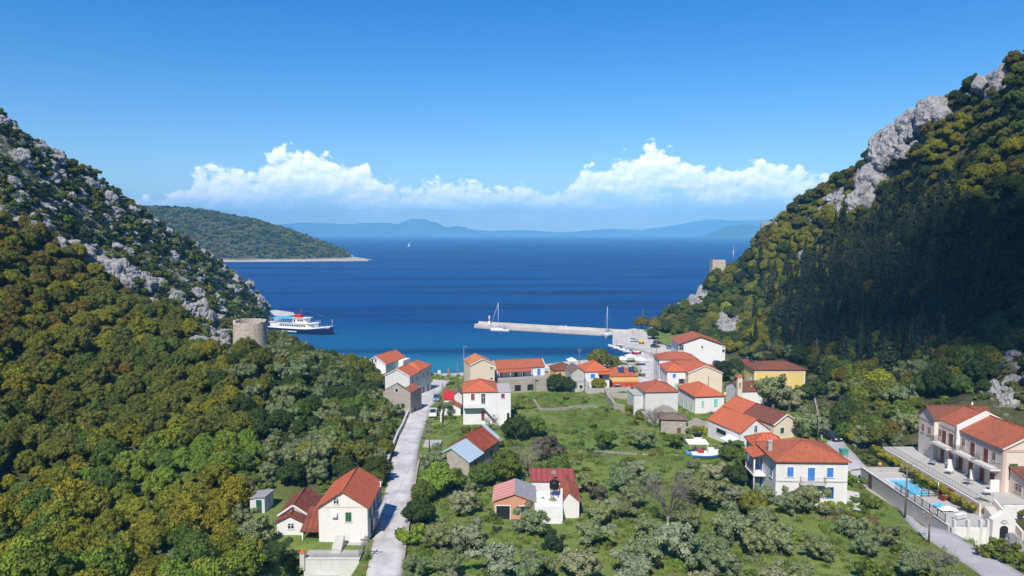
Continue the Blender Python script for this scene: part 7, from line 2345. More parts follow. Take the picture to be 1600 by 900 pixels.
ORD = [''] + [NUM(i) + ' ' for i in range(2, 36)]
NAMES = dict(oak=('oak_tree', 'tree'), olive=('olive_tree', 'olive tree'), bush=('shrub', 'shrub'), fir=('fir_tree', 'fir tree'), cypress=('cypress_tree', 'cypress'), bare=('bare_tree', 'bare tree'), rock=('rock_outcrop', 'rock'), crag=('rock_outcrop', 'rock'))
NOUN = dict(oak='round tree', olive='olive tree', bush='shrub', fir='fir', cypress='cypress', bare='half bare tree', rock='limestone outcrop', crag='limestone crag')
PEND = []         # individuals waiting for labels


def plant(kind, x, y, r, tint, group, hscale=1.0, z=None, var=None, base=None):
    if VR is None: return
    protos = PRO[kind]
    i = int(VR.integers(len(protos))) if var is None else var
    z = ground(x, y) if z is None else z
    cr, tk_ = protos[i]
    nm = NAMES[kind][0]
    rz = VR.uniform(0, 6.28)
    if kind in ('rock', 'crag'):
        o = link(nm, cr, None, (x, y, z), rz)
        o.scale = (r, r * VR.uniform(.8, 1.2), r * hscale)
        o.rotation_euler = (VR.uniform(-.25, .25), VR.uniform(-.25, .25), rz)
    else:
        o = thing(nm, None, None, (x, y, z), rz)
        o.scale = (r, r, r * hscale)
        c = link('crown', cr, o); c.color = jitter(TINT[tint])
        link('trunk', tk_, o)
    o['category'] = NAMES[kind][1]; o['group'] = group
    PEND.append((o, kind, tint, x, y, base))
    return o


def label_all():
    for k_, v_ in (('the limestone crag on the right ridge', (1390, 240)), ('the pole at the hill foot', (1275, 575)), ('the bare rocks above the hotel', (1580, 620)), ('the rocky point by the ferry', (415, 470)),
                   ('the topmost rocks of the left ridge', (30, 215)), ('the crag line below the ridge', (200, 435)), ('the lime green hill-foot tree', (1375, 620))): LAND[k_] = at(*v_)
    names = list(LAND); pos = np.array([LAND[n][:2] for n in names])
    cand = {}
    for (o, kind, tint, x, y, base) in PEND:
        d = np.hypot(pos[:, 0] - x, pos[:, 1] - y)
        j = int(np.argmin(d))
        dx, dy = x - pos[j, 0], y - pos[j, 1]
        rx = dx - pos[j, 0] / max(pos[j, 1], 1) * dy                       # sideways as the camera sees it
        rel = ('right of' if rx > 0 else 'left of') if abs(rx) > abs(dy) * .8 else ('behind' if dy > 0 else 'in front of')
        look = (LOOK.get(tint, '') + ' ' + NOUN[kind]).strip()
        cand.setdefault((look, j, rel), []).append((d[j], o, base))
    for (look, j, rel), L_ in cand.items():
        L_.sort(key=lambda q: q[0])
        for n, (d_, o, base) in enumerate(L_):
            if n < len(ORD): o['label'] = f"{ORD[n]}nearest {look} {rel} {names[j]}"
            else: o['label'] = base or f"{look} {rel} {names[j]}, farther off"


def visible(x, y, z, h=3.0):
    """true where nothing of the terrain hides a plant from the camera"""
    ok = np.ones(len(x), bool)
    for t_ in np.linspace(.25, .97, 26):
        ok &= ground(x * t_, y * t_) < CAM_H + (z + h - CAM_H) * t_ + 1.5
    px, py = proj(x, y, z)
    return ok & (px > -260) & (px < 1880) & (py > 20) & (py < 985) & (y > 30)


def blocked(x, y, m=0.0):
    r = np.zeros(len(x), bool)
    for poly in EXCL:
        xs_ = [p[0] for p in poly]; ys_ = [p[1] for p in poly]
        k = (x > min(xs_) - m) & (x < max(xs_) + m) & (y > min(ys_) - m) & (y < max(ys_) + m)
        if not k.any(): continue
        cx_, cy_ = sum(xs_) / len(xs_), sum(ys_) / len(ys_)
        L_ = max(1e-3, sum(math.hypot(a - cx_, b_ - cy_) for a, b_ in poly) / len(poly))
        grown = [(cx_ + (a - cx_) * (1 + m / L_), cy_ + (b_ - cy_) * (1 + m / L_)) for a, b_ in poly]
        r[k] |= in_poly(x[k], y[k], grown)
    return r


def scatter(spacing, x0, x1, y0, y1, jit=.45):
    gx, gy = np.meshgrid(np.arange(x0, x1, spacing), np.arange(y0, y1, spacing * .9))
    gx = gx + (np.arange(gx.shape[0]) % 2)[:, None] * spacing * .5
    x = (gx + VR.uniform(-jit, jit, gx.shape) * spacing).ravel(); y = (gy + VR.uniform(-jit, jit, gy.shape) * spacing).ravel()
    return x, y


STUFF = {}


def stuff_tree(name, label, items, kindset):
    """one object that carries many plants: points with geometry nodes"""
    groups = {}
    me = bpy.data.meshes.new(name)
    n = len(items)
    me.vertices.add(n)
    me.vertices.foreach_set('co', np.array([it[1:4] for it in items], np.float32).ravel())
    keys = sorted({it[0][:2] for it in items})
    kid = {k: i for i, k in enumerate(keys)}
    me.attributes.new('pick', 'INT', 'POINT').data.foreach_set('value', np.array([kid[it[0][:2]] for it in items], np.int32))
    me.attributes.new('turn', 'FLOAT_VECTOR', 'POINT').data.foreach_set('vector', np.array([it[5] for it in items], np.float32).ravel())
    me.attributes.new('size', 'FLOAT_VECTOR', 'POINT').data.foreach_set('vector', np.array([it[4] for it in items], np.float32).ravel())
    me.attributes.new('tint', 'FLOAT_COLOR', 'POINT').data.foreach_set('color', np.array([jitter(TINT.get(it[0][2], (.5, .5, .5))) for it in items], np.float32).ravel())
    me.attributes.new('tint_on', 'FLOAT', 'POINT').data.foreach_set('value', np.ones(n, np.float32))
    me.update()
    o = link(name, me)
    tag(o, label, None, None, 'stuff')
    ng = bpy.data.node_groups.new(name, 'GeometryNodeTree')
    ng.interface.new_socket('Geometry', in_out='INPUT', socket_type='NodeSocketGeometry')
    ng.interface.new_socket('Geometry', in_out='OUTPUT', socket_type='NodeSocketGeometry')
    gi, go = ng.nodes.new('NodeGroupInput'), ng.nodes.new('NodeGroupOutput')
    jn = ng.nodes.new('GeometryNodeJoinGeometry')

    def attr(nm, ty):
        a = ng.nodes.new('GeometryNodeInputNamedAttribute'); a.data_type = ty; a.inputs['Name'].default_value = nm
        return [s for s in a.outputs if s.enabled and s.name == 'Attribute'][0]
    pk, tn, sz = attr('pick', 'INT'), attr('turn', 'FLOAT_VECTOR'), attr('size', 'FLOAT_VECTOR')
    for k, i in kid.items():
        kind, var = k
        po = bpy.data.objects.new('%s_model' % NAMES.get(kind, ('tuft',))[0], PRO[kind][var][0])      # model only: not linked into the scene
        oi = ng.nodes.new('GeometryNodeObjectInfo'); oi.inputs['Object'].default_value = po
        oi.inputs['As Instance'].default_value = True
        cmp_ = ng.nodes.new('FunctionNodeCompare'); cmp_.data_type = 'INT'; cmp_.operation = 'EQUAL'
        ii = [s for s in cmp_.inputs if s.enabled]
        ng.links.new(pk, ii[0]); ii[1].default_value = i
        ip = ng.nodes.new('GeometryNodeInstanceOnPoints')
        ng.links.new(gi.outputs[0], ip.inputs['Points']); ng.links.new(oi.outputs['Geometry'], ip.inputs['Instance'])
        ng.links.new(cmp_.outputs[0], ip.inputs['Selection'])
        e2r = ng.nodes.new('FunctionNodeEulerToRotation')
        ng.links.new(tn, e2r.inputs[0]); ng.links.new(e2r.outputs[0], ip.inputs['Rotation']); ng.links.new(sz, ip.inputs['Scale'])
        ng.links.new(ip.outputs[0], jn.inputs[0])
    ng.links.new(jn.outputs[0], go.inputs[0])
    md = o.modifiers.new('plants', 'NODES'); md.node_group = ng
    return o


def item(kind, x, y, z, r, tint, hs=1.0, tilt=0.0):
    return ((kind, int(VR.integers(len(PRO[kind]))), tint), x, y, z, (r, r, r * hs), (VR.uniform(-tilt, tilt), VR.uniform(-tilt, tilt), VR.uniform(0, 6.28)))


# ------------------------------------------------------------------ vegetation: the wooded and rocky slopes
FOREST_L = [(-260, 250), (0, 345), (60, 368), (100, 390), (150, 424), (200, 462), (255, 500), (300, 520), (345, 550), (400, 566), (425, 530), (430, 515), (450, 512), (500, 535), (560, 565), (590, 592), (602, 612),
            (610, 640), (606, 690), (598, 735), (520, 738), (470, 745), (420, 742), (385, 750), (372, 800), (378, 850), (420, 905), (430, 1000), (-260, 1000)]
FOREST_R = [(985, 535), (1000, 492), (1045, 465), (1110, 428), (1180, 380), (1250, 305), (1390, 205), (1545, 120), (1600, 70), (1900, -60), (1900, 800), (1700, 720), (1600, 640), (1530, 612), (1440, 632), (1425, 690), (1400, 720), (1360, 712), (1335, 722), (1318, 690), (1305, 640),
            (1300, 605), (1262, 570), (1200, 566), (1140, 552), (1060, 522), (1010, 530)]
ROCK_R = [[(1325, 335), (1345, 285), (1395, 205), (1440, 172), (1470, 158), (1478, 178), (1440, 215), (1432, 250), (1400, 255), (1362, 300), (1350, 335)], [(1530, 110), (1580, 120), (1570, 155), (1535, 150)], [(1045, 490), (1060, 460), (1100, 445), (1112, 466), (1070, 488)], [(1110, 525), (1125, 495), (1165, 503), (1150, 535)],
          [(1555, 655), (1535, 600), (1570, 560), (1620, 550), (1620, 660)], [(1190, 372), (1195, 345), (1228, 325), (1236, 335), (1215, 350)], [(1268, 350), (1290, 312), (1325, 285), (1318, 325)], [(1240, 402), (1262, 388), (1262, 402)], [(1355, 368), (1375, 350), (1375, 368)], [(1530, 815), (1600, 785), (1640, 860), (1600, 870)]]
FIRS = [(1200, 470), (1225, 425), (1260, 398), (1310, 375), (1360, 345), (1430, 325), (1490, 335), (1540, 390), (1560, 450), (1520, 540), (1430, 590), (1340, 575), (1250, 555), (1215, 545)]

pick_oak, pick_bush, pick_fir, pick_rock = [], [], [], []

# left wood
x, y = scatter(3.05, -290, 10, 50, 330)
z = ground(x, y)
px, py = proj(x, y, z)
k = in_poly(px, py, FOREST_L) & visible(x, y, z) & (z > 1.2) & ~blocked(x, y, 1.2)
nz = vnoise((300, 400), 22, 91, 4)
nz2 = vnoise((300, 400), 7, 92, 3)
for xi, yi, zi, pxi, pyi in zip(x[k], y[k], z[k], px[k], py[k]):
    a = nz[int(yi) % 300, int(xi + 300) % 400]; b2 = nz2[int(yi) % 300, int(xi + 300) % 400]
    u = VR.random()
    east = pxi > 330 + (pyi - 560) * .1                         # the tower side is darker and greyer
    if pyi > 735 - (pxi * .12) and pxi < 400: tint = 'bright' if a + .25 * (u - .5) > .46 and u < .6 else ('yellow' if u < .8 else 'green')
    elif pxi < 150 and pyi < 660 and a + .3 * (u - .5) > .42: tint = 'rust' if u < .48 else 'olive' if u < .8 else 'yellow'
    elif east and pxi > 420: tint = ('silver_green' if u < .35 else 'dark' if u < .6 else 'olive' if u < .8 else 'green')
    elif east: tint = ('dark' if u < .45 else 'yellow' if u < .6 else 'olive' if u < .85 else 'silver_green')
    else: tint = 'yellow' if a + .35 * (u - .5) > .48 else ('olive' if u < .62 else 'rust' if u < .74 else 'green' if u < .94 else 'dark')
    r = (VR.uniform(1.2, 2.2) if VR.random() < .6 else VR.uniform(2.1, 3.1)) * (1.0 if not east else .9)
    kind = 'olive' if tint.startswith('silver') else 'oak'
    pick_oak.append((r / math.hypot(xi, yi), kind, xi, yi, zi - .3, r, tint, VR.uniform(.95, 1.4), 'L'))

# rocky upper left slope: scrub and outcrops
x, y = scatter(2.3, -260, -60, 120, 400)
z = ground(x, y)
px, py = proj(x, y, z)
vis = visible(x, y, z, 1.0) & (z > 1.5)
kk = in_poly(px, py, ROCKY_LEFT) & vis
for xi, yi, zi, pxi, pyi in zip(x[kk], y[kk], z[kk], px[kk], py[kk]):
    a = nz[int(yi) % 300, int(xi + 300) % 400]; b2 = nz2[int(yi) % 300, int(xi + 300) % 400]
    u = VR.random()
    dens = .60 + 1.5 * (b2 - .5) + .7 * (a - .5)
    if u < dens:
        r = VR.uniform(.9, 1.7) if VR.random() < .55 else VR.uniform(1.7, 3.2)
        pick_bush.append((r / math.hypot(xi, yi), 'bush', xi, yi, zi - .1, r, ['dark', 'deep', 'olive', 'green', 'silver_green', 'dark', 'olive'][int(VR.integers(7))], VR.uniform(.8, 1.2), 'L'))
    elif u > .73:
        r = VR.uniform(.5, 1.3) if VR.random() < .65 else VR.uniform(1.4, 2.8)
        pick_rock.append((r / math.hypot(xi, yi), 'crag' if r > 1.3 else 'rock', xi, yi, zi - .3 * r, r, None, VR.uniform(.6, 1.2), 'L'))
# the crag line between wood and scrub
for (px_, py_, n_) in ((40, 358, 5), (85, 378, 6), (140, 405, 8), (175, 428, 9), (215, 440, 7), (262, 462, 9), (285, 480, 8), (310, 490, 8), (325, 520, 7), (330, 545, 4), (400, 470, 8), (370, 430, 7), (412, 480, 8), (60, 240, 5), (150, 300, 6)):
    c = at(px_, py_)
    for i in range(n_):
        xi, yi = c.x + VR.normal() * 3.0, c.y + VR.normal() * 3.0
        r = VR.uniform(1.4, 3.0)
        pick_rock.append((r / math.hypot(xi, yi), 'crag' if VR.random() < .6 else 'rock', xi, yi, ground(xi, yi) + .1 * r, r, None, VR.uniform(.8, 1.5), 'L'))
c = at(392, 562)
for i in range(14):
    xi, yi = c.x + VR.uniform(-6, 6), c.y + VR.uniform(-5.5, -3)
    r = VR.uniform(.5, 1.2); pick_rock.append((r / 150, 'rock', xi, yi, ground(xi, yi), r, None, 1.0, 'L'))

# right slope
x, y = scatter(2.95, 40, 290, 60, 400)
z = ground(x, y)
px, py = proj(x, y, z)
rockmask = np.zeros(len(x), bool)
for poly in ROCK_R: rockmask |= in_poly(px, py, poly)
k = in_poly(px, py, FOREST_R) & visible(x, y, z) & (z > 2.0) & ~blocked(x, y, 1.2)
for xi, yi, zi, pxi, pyi, rk_ in zip(x[k], y[k], z[k], px[k], py[k], rockmask[k]):
    a = nz[int(yi) % 300, int(xi + 300) % 400]; b2 = nz2[int(yi) % 300, int(xi + 300) % 400]
    u = VR.random()
    if rk_:
        if u < (.3 if xi * 1.0 > 0 and yi > 200 else .75): pick_bush.append((1.2 / math.hypot(xi, yi), 'bush', xi, yi, zi, VR.uniform(.9, 1.9), 'dark' if u < .12 else 'olive' if u < .5 else 'silver_green', 1.0, 'R'))
        continue
    if in_poly(np.array([pxi + VR.normal() * 26]), np.array([pyi + VR.normal() * 20]), FIRS)[0] and u < .55:
        r = VR.uniform(2.3, 3.9)
        pick_fir.append((r / math.hypot(xi, yi), 'fir' if VR.random() < .8 else 'cypress', xi, yi, zi - .4, r, 'fir' if VR.random() < .65 else 'deep', VR.uniform(1.0, 1.45), 'R'))
        continue
    shade = pxi > 1420 and pyi > 330  # darker leaf colours painted in where the hillside lies in shade
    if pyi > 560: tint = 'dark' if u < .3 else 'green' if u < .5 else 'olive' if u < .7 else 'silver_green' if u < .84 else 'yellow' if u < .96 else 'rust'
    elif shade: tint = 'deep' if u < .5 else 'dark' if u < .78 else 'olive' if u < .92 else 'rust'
    else: tint = ('yellow' if a + .3 * (u - .5) > .64 else 'dark' if u < .33 else 'olive' if u < .58 else 'rust' if u < .70 else 'green' if u < .86 else 'deep')
    r = VR.uniform(1.5, 2.5) if VR.random() < .6 else VR.uniform(2.3, 3.7)
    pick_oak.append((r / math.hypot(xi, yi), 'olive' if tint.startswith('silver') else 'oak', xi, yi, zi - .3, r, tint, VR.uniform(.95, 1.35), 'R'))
for poly in ROCK_R:
    P_ = world_poly(poly)
    xs_ = [p[0] for p in P_]; ys_ = [p[1] for p in P_]
    x, y = scatter(2.4, min(xs_) - 1, max(xs_) + 1, min(ys_) - 1, max(ys_) + 1)
    z = ground(x, y); px, py = proj(x, y, z)
    k = in_poly(px, py, poly) & ~blocked(x, y, .5)
    big = poly is ROCK_R[0] or poly is ROCK_R[1]
    for xi, yi, zi in zip(x[k], y[k], z[k]):
        if VR.random() < (.72 if yi > 200 else .5):
            r = VR.uniform(2.2, 5.2) if big else VR.uniform(1.0, 2.7) if yi > 200 else VR.uniform(.5, 1.7)
            pick_rock.append((r / math.hypot(xi, yi), 'crag' if VR.random() < (.85 if big else .6) else 'rock', xi, yi, zi - (.1 if big else .25) * r, r, None, VR.uniform(.8, 1.5), 'R'))
# loose tall bushes by the quay and the lime coloured trees at the hill foot
LOOSE_TREES = [(1003, 515, 4.2, 'oak', 'rust'), (1020, 530, 3.0, 'oak', 'dark'), (1375, 617, 3.6, 'oak', 'lime'), (1345, 640, 3.2, 'oak', 'bright'), (1325, 600, 3.0, 'oak', 'bright'), (1360, 590, 2.6, 'oak', 'lime'), (1340, 680, 3.2, 'oak', 'dark'), (1370, 700, 3.0, 'oak', 'olive'), (1135, 492, 3.6, 'oak', 'lime'),
               (1180, 545, 3.2, 'cypress', 'deep'), (1172, 555, 2.6, 'cypress', 'deep'), (1150, 545, 3.0, 'oak', 'dark'), (1130, 548, 2.6, 'oak', 'dark'), (1210, 560, 3.2, 'olive', 'silver_green'), (1235, 560, 3.0, 'olive', 'silver_green'), (1190, 568, 2.6, 'olive', 'silver_green')]

ZG = {'L': 'trees of the left hillside wood', 'R': 'trees of the right hillside wood'}
ZL = {'L': 'crowding the wood on the left hillside', 'R': 'crowding the wood on the right hillside'}
pick_oak.sort(key=lambda q: -q[0]); pick_bush.sort(key=lambda q: -q[0]); pick_fir.sort(key=lambda q: -q[0]); pick_rock.sort(key=lambda q: -q[0])
rest = {'wood': [], 'scrub': [], 'firs': [], 'rocks': []}
cnt = {}
for lst, rk in ((pick_oak, 'wood'), (pick_bush, 'scrub'), (pick_fir, 'firs'), (pick_rock, 'rocks')):
    for q in lst:
        _, kind, xi, yi, zi, r, tint, hs, side = q
        lim = {'oak': 275, 'olive': 120, 'bush': 230, 'fir': 240, 'cypress': 50, 'rock': 170, 'crag': 120}[kind]
        if cnt.get(kind, 0) < lim:
            cnt[kind] = cnt.get(kind, 0) + 1
            if kind in ('rock', 'crag'): lb, gp = 'pale grey limestone rock of the crags on the %s hillside' % {'L': 'left', 'R': 'right'}[side], 'rocks of the %s hillside' % {'L': 'left', 'R': 'right'}[side]
            elif kind == 'bush': lb, gp = '%s shrub on the rocky part of the %s hillside' % (LOOK[tint], {'L': 'left', 'R': 'right'}[side]), 'shrubs of the %s hillside' % {'L': 'left', 'R': 'right'}[side]
            elif kind in ('fir', 'cypress'): lb, gp = '%s %s in the dark conifer stand on the right hillside' % (LOOK[tint], NOUN[kind]), 'conifers of the right hillside'
            else: lb, gp = '%s %s %s' % (LOOK[tint], NOUN[kind], ZL[side]), ZG[side]
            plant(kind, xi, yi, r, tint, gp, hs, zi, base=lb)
        else:
            rest[rk].append(item(kind, xi, yi, zi, r, tint, hs, 25e-2 if kind in ('rock', 'crag') else 0))
for px_, py_, r, kind, tint in LOOSE_TREES:
    c = at(px_, py_); plant(kind, c.x, c.y, r, tint, 'trees at the foot of the right hillside', 1.1)

# ------------------------------------------------------------------ vegetation: the valley
# (centre seen at x, y, radius in photo pixels, kind, colour)
VAL = [(818, 632, 12, 'bush', 'bright'), (806, 634, 10, 'bush', 'olive'), (806, 668, 24, 'oak', 'dark'), (836, 668, 19, 'oak', 'green'), (858, 700, 27, 'olive', 'grey'), (785, 690, 14, 'bush', 'green'), (945, 685, 22, 'olive', 'green'), (1003, 685, 23, 'olive', 'silver_green'),
       (1054, 688, 17, 'olive', 'green'), (1074, 686, 9, 'olive', 'silver'), (905, 692, 9, 'bush', 'green'), (768, 664, 12, 'bare', 'grey'), (730, 672, 11, 'bush', 'olive'), (746, 672, 12, 'bush', 'bright'), (790, 732, 28, 'oak', 'green'), (752, 742, 22, 'oak', 'green'), (824, 724, 28, 'bare', 'olive'), (872, 733, 20, 'oak', 'green'),
       (680, 716, 27, 'olive', 'silver_green'), (684, 752, 28, 'oak', 'bright'), (662, 772, 20, 'oak', 'green'), (655, 800, 24, 'oak', 'dark'), (722, 786, 25, 'olive', 'silver'), (650, 838, 24, 'bush', 'bright'), (690, 838, 26, 'olive', 'silver_green'), (735, 838, 30, 'olive', 'silver'), (775, 872, 36, 'olive', 'silver'), (700, 880, 30, 'olive', 'silver_green'), (648, 888, 24, 'olive', 'silver_green'),
       (866, 848, 17, 'olive', 'deep'), (832, 815, 26, 'olive', 'silver_green'), (852, 790, 20, 'olive', 'silver_green'), (798, 783, 15, 'oak', 'green'), (915, 752, 20, 'olive', 'silver_green'), (934, 770, 16, 'olive', 'grey'), (938, 800, 26, 'olive', 'silver_green'), (925, 830, 30, 'olive', 'silver_green'), (970, 752, 23, 'olive', 'silver_green'), (960, 790, 18, 'olive', 'silver'), (990, 775, 22, 'olive', 'silver_green'), (1045, 795, 36, 'bare', 'grey'), (1012, 825, 28, 'olive', 'silver_green'), (1010, 862, 34, 'olive', 'silver_green'), (985, 890, 36, 'olive', 'silver'), (905, 885, 34, 'olive', 'silver'), (830, 888, 30, 'olive', 'silver_green'), (1060, 850, 38, 'olive', 'silver'),
       (1105, 770, 34, 'olive', 'silver_green'), (1142, 775, 28, 'olive', 'silver'), (1075, 810, 26, 'olive', 'silver_green'), (1145, 822, 36, 'olive', 'silver_green'), (1118, 872, 38, 'olive', 'silver_green'), (1176, 790, 22, 'oak', 'olive'), (1190, 815, 26, 'olive', 'silver_green'), (1235, 785, 24, 'olive', 'silver_green'), (1262, 783, 26, 'olive', 'silver_green'), (1300, 790, 11, 'bush', 'lime'), (1178, 850, 24, 'olive', 'silver_green'), (1222, 850, 24, 'olive', 'silver_green'), (1280, 855, 24, 'olive', 'silver_green'), (1332, 825, 22, 'olive', 'silver_green'), (1356, 785, 16, 'bush', 'green'), (1335, 752, 14, 'bush', 'bright'), (1390, 838, 23, 'olive', 'silver_green'), (1356, 855, 18, 'olive', 'silver_green'), (1424, 868, 17, 'olive', 'silver_green'), (1468, 884, 17, 'bare', 'silver_green'), (1486, 908, 20, 'olive', 'silver_green'), (1425, 885, 26, 'olive', 'silver_green'), (1360, 890, 24, 'bush', 'green'),
       (870, 598, 18, 'oak', 'dark'), (886, 600, 15, 'oak', 'dark'), (935, 601, 13, 'oak', 'yellow'), (938, 562, 21, 'oak', 'olive'), (958, 566, 14, 'oak', 'olive'), (828, 573, 13, 'olive', 'silver'), (842, 577, 9, 'olive', 'silver'), (698, 636, 16, 'olive', 'silver_green'), (733, 644, 9, 'bush', 'green'), (1208, 615, 32, 'olive', 'silver_green'), (1232, 622, 24, 'olive', 'silver'), (1132, 582, 18, 'oak', 'deep'), (1148, 574, 16, 'oak', 'dark'), (1158, 590, 15, 'olive', 'silver_green'), (1262, 664, 26, 'olive', 'silver_green'), (1285, 664, 16, 'olive', 'silver'), (1275, 607, 17, 'oak', 'dark'), (1262, 615, 14, 'oak', 'dark'), (1252, 606, 9, 'bush', 'lime'),
       (985, 641, 14, 'bush', 'yellow'), (1003, 650, 13, 'bush', 'olive'), (1022, 655, 17, 'bare', 'grey'), (1165, 720, 16, 'oak', 'green'), (1154, 742, 19, 'oak', 'dark'), (1134, 741, 13, 'oak', 'dark'), (1138, 708, 15, 'oak', 'green'), (1188, 696, 14, 'oak', 'dark'), (1204, 697, 10, 'oak', 'green'), (1090, 670, 12, 'bush', 'yellow'), (1108, 672, 12, 'bush', 'lime'), (1076, 672, 9, 'bush', 'green'), (1182, 750, 12, 'bush', 'yellow'), (1285, 700, 9, 'bush', 'green'), (1150, 696, 13, 'olive', 'green'),
       (812, 652, 9, 'bush', 'olive'), (715, 700, 8, 'bush', 'green'), (905, 715, 9, 'bush', 'olive'), (1340, 806, 11, 'bush', 'bright'), (1376, 822, 7, 'bush', 'olive'), (440, 720, 26, 'olive', 'silver_green'), (515, 705, 24, 'olive', 'silver_green'), (560, 712, 26, 'oak', 'olive'), (590, 735, 22, 'oak', 'dark'), (480, 710, 18, 'oak', 'yellow'), (540, 735, 18, 'oak', 'dark'), (600, 700, 17, 'oak', 'olive'), (455, 742, 20, 'oak', 'dark'), (497, 738, 20, 'olive', 'silver_green'), (420, 735, 18, 'olive', 'silver_green'), (545, 748, 17, 'oak', 'dark'), (585, 752, 15, 'oak', 'olive'), (470, 728, 20, 'olive', 'dark'), (375, 842, 26, 'olive', 'dark'), (402, 835, 30, 'olive', 'silver_green'), (430, 865, 24, 'olive', 'dark'), (378, 812, 22, 'olive', 'silver_green'), (385, 770, 14, 'bare', 'grey'), (398, 748, 12, 'olive', 'green'), (455, 880, 20, 'bush', 'olive'), (610, 660, 14, 'bush', 'green'), (586, 655, 20, 'olive', 'silver_green'), (618, 640, 14, 'olive', 'silver_green'), (628, 628, 10, 'bush', 'green'), (560, 640, 24, 'oak', 'green'), (540, 620, 22, 'oak', 'dark'), (575, 610, 18, 'oak', 'dark'), (556, 592, 14, 'oak', 'dark'),
       (990, 577, 8, 'bush', 'straw'), (1003, 585, 6, 'bush', 'bright'), (700, 610, 5, 'bush', 'lime'), (1385, 655, 16, 'olive', 'silver_green'), (1395, 690, 15, 'olive', 'silver_green'), (1408, 722, 12, 'bush', 'green'), (1424, 725, 9, 'bush', 'lime'), (1445, 690, 9, 'bush', 'lime'), (1535, 800, 15, 'oak', 'green'), (1580, 860, 16, 'bush', 'olive'), (1555, 850, 13, 'bush', 'bright'), (1600, 875, 18, 'bush', 'green'), (1540, 862, 12, 'bush', 'olive'), (1592, 800, 10, 'bush', 'rust'), (1460, 770, 11, 'bush', 'dark'), (1440, 745, 9, 'bush', 'dark')]
VPTS = []
for (px_, py_, rp, kind, tint) in VAL:
    foot = py_ + rp * (.80 if kind != 'bush' else .55)
    c = at(px_, foot)
    r = rp * (c - Vector((0, 0, CAM_H))).length / F_PX
    full = {'oak': .92, 'olive': .98, 'bush': .92, 'bare': .80, 'cypress': 1, 'fir': 1}[kind]
    plant(kind, c.x, c.y, r / full, tint if tint in TINT else 'olive', 'shrubs in the valley' if kind == 'bush' else 'trees in the valley', VR.uniform(.9, 1.1))
    VPTS.append((c.x, c.y, r))
VP = np.array(VPTS)


def free(x, y, f=.75):
    return np.array([not np.any(np.hypot(VP[:, 0] - a, VP[:, 1] - b_) < VP[:, 2] * f + .4) for a, b_ in zip(x, y)])


# more olives and thicket between the listed trees
GROVE = world_poly([(640, 775), (700, 745), (760, 752), (770, 822), (905, 825), (915, 735), (1010, 740), (1060, 755), (1090, 725), (1180, 745), (1205, 785), (1320, 812), (1250, 850), (1330, 890), (1200, 960), (640, 960)])
x, y = scatter(5.0, -30, 50, 60, 125)
k = in_poly(x, y, GROVE) & ~blocked(x, y, 1.8)
x, y = x[k], y[k]
k = free(x, y, .95) & (VR.random(len(x)) < .45)
for xi, yi in zip(x[k], y[k]):
    u = VR.random(); r = VR.uniform(.9, 2.4)
    plant('olive' if u < .8 else 'oak', xi, yi, r, 'silver_green' if u < .5 else 'silver' if u < .72 else 'green', 'trees in the valley', VR.uniform(.85, 1.1))
    VPTS.append((xi, yi, r))
VP = np.array(VPTS)

# ground cover: tufts and low bushes nobody could count
tufts, low = [], []
x, y = scatter(.95, -30, 70, 62, 235)
z = ground(x, y); px, py = proj(x, y, z)
k = (px > 560) & (px < 1660) & (py < 930) & ~blocked(x, y, .1) & (z > 1.0) & (HILL[np.clip(((y - GY0) / GD).astype(int), 0, NY - 1), np.clip(((x - GX0) / GD).astype(int), 0, NX - 1)] < .5)
n3 = vnoise((300, 400), 9, 95, 4)
for xi, yi, zi in zip(x[k], y[k], z[k]):
    a = n3[int(yi * 1.5) % 300, int((xi + 300) * 1.5) % 400]; u = VR.random()
    if u < .30 + 1.3 * (a - .5): tufts.append(item('tuft', xi, yi, zi - .03, VR.uniform(.5, 1.0), 'weed' if VR.random() < .72 else ('straw' if VR.random() < .35 else 'green'), VR.uniform(.5, 1.0)))
    elif u > .992 - .07 * max(0, a - .5): low.append(item('bush', xi, yi, zi - .05, VR.uniform(.35, .9), ['green', 'olive', 'bright', 'silver_green', 'weed'][int(VR.integers(5))], VR.uniform(.6, 1.0)))
x, y = scatter(2.0, -75, 95, 55, 240)
z = ground(x, y); px, py = proj(x, y, z)
hl = HILL[np.clip(((y - GY0) / GD).astype(int), 0, NY - 1), np.clip(((x - GX0) / GD).astype(int), 0, NX - 1)]
k = visible(x, y, z, 1) & ~blocked(x, y, .6) & (z > 1.2) & (VR.random(len(x)) < np.where(hl > .4, .5, np.where(py > 740, .22, .05)))
for xi, yi, zi in zip(x[k], y[k], z[k]):
    low.append(item('bush', xi, yi, zi - .05, VR.uniform(.5, 1.3), ['green', 'olive', 'bright', 'silver_green', 'dark'][int(VR.integers(5))], VR.uniform(.7, 1.1)))
# the yellow green hedge along the terrace edge is one clipped plant row
hd = thing('hedge', 'clipped yellow green hedge along the edge of the hotel terrace', 'hedge', (TX0 - .8, 93.5, 0))
lob = [(VR.normal() * .22, i * .42, 9.4 + VR.normal() * .22, VR.uniform(.42, .62)) for i in range(66)]
c_ = link('foliage', crown_mesh('foliage', lob, 300, .11, np.random.default_rng(4), spread=.4), hd); c_.color = (.27, .25, .022, 1)
lob = [(-.5 + VR.normal() * .3, i * .8 + 2, 7.6 + VR.normal() * .6, VR.uniform(.6, 1.0)) for i in range(32)]
c_ = link('lower_foliage', crown_mesh('lower_foliage', lob, 260, .13, np.random.default_rng(5), spread=.5), hd); c_.color = (.05, .08, .018, 1)

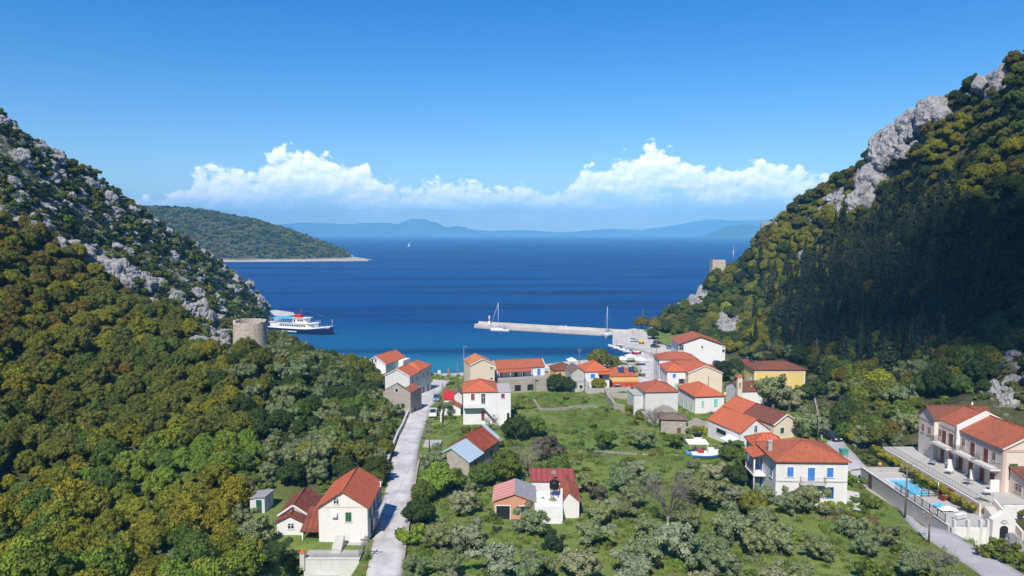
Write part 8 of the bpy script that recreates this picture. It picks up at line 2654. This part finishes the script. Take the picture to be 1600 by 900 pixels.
stuff_tree('woodland', 'trees of the hillside woods behind the front ones', rest['wood'] + rest['firs'], None)
if rest['scrub']: stuff_tree('scrub', 'dark scrub between the rocks of the upper slopes', rest['scrub'], None)
stuff_tree('scattered_rocks', 'small limestone rocks strewn over the slopes', rest['rocks'], None)
stuff_tree('grass_tufts', 'grass and weeds growing over the valley floor', tufts, None)
stuff_tree('undergrowth', 'low shrubs and brambles under the trees', low, None)
# scrub covering the far headland
x, y = scatter(9.0, -1100, -235, 1150, 1620)
dx_ = np.clip(((x - hx[0]) / (hx[1] - hx[0])).astype(int), 0, len(hx) - 2); dy_ = np.clip(((y - hy[0]) / (hy[1] - hy[0])).astype(int), 0, len(hy) - 2)
fx_ = (x - hx[dx_]) / (hx[1] - hx[0]); fy_ = (y - hy[dy_]) / (hy[1] - hy[0])
z = HZ[dy_, dx_] * (1 - fx_) * (1 - fy_) + HZ[dy_, dx_ + 1] * fx_ * (1 - fy_) + HZ[dy_ + 1, dx_] * (1 - fx_) * fy_ + HZ[dy_ + 1, dx_ + 1] * fx_ * fy_
k = (z > 5) & (VR.random(len(x)) < .86)
far = [item('bush', a, b_, c - .5, VR.uniform(4.0, 8.0), ['dark', 'olive', 'deep', 'green', 'dark', 'yellow', 'silver_green', 'rust'][int(VR.integers(8))], VR.uniform(.7, 1.0)) for a, b_, c in zip(x[k], y[k], z[k])]
stuff_tree('headland_scrub', 'scrub covering the headland across the bay', far, None)
label_all()
print('individuals', cnt, 'rest', {k_: len(v_) for k_, v_ in rest.items()}, 'tufts', len(tufts), 'low', len(low), 'far', len(far), 'valley', len(VPTS))

# ------------------------------------------------------------------ haze over the whole place
hz = MB().box(-13400, 13400, -700, 14250, -9, 520)
me = hz.mesh('haze', [])
m = bpy.data.materials.new('haze')
m.use_nodes = True
t = NT(m.node_tree); t.n.clear()
o_ = t.node('ShaderNodeOutputMaterial')
pv = t.node('ShaderNodeVolumePrincipled')
pv.inputs['Color'].default_value = (0.21, 0.60, 1.0, 1)
pv.inputs['Density'].default_value = 1.6e-4
pv.inputs['Anisotropy'].default_value = -0.35
t.l.new(pv.outputs[0], o_.inputs['Volume'])
me.materials.append(m)
tag(link('haze', me), kind='stuff')

# unseen cloud, its puffs laid out in the sun's path to shade the right hillside
cb = MB(); rc = np.random.default_rng(12)
SHADE = [(1225, 490), (1285, 410), (1370, 350), (1490, 325), (1680, 270), (1690, 480), (1620, 545), (1450, 575), (1330, 560), (1240, 545)]
for i in range(84):
    px, py = rc.uniform(1225, 1690), rc.uniform(270, 575)
    if not in_poly(np.array([px]), np.array([py]), SHADE)[0]: continue
    q_ = at(px, py); tx, ty, tz_ = q_
    k_ = (2500 + rc.uniform(-14, 20)) / S_DIR.z
    bm = bmesh.new(); bmesh.ops.create_icosphere(bm, subdivisions=2, radius=rc.uniform(6, 12))
    c_ = Vector((tx, ty, tz_)) + S_DIR * k_
    for v in bm.verts: v.co = c_ + v.co * (1 + .25 * mnoise.noise(v.co * .09 + Vector((i, 0, 0))))
    bm.verts.index_update(); cb.add([v.co.copy() for v in bm.verts], [[v.index for v in f.verts] for f in bm.faces], 0, True); bm.free()
cm, t, b, _ = newmat('cloud_white'); b.inputs['Base Color'].default_value = (.9, .9, .9, 1); b.inputs['Roughness'].default_value = 1
tag(cb.build('cloud', cm), kind='structure')
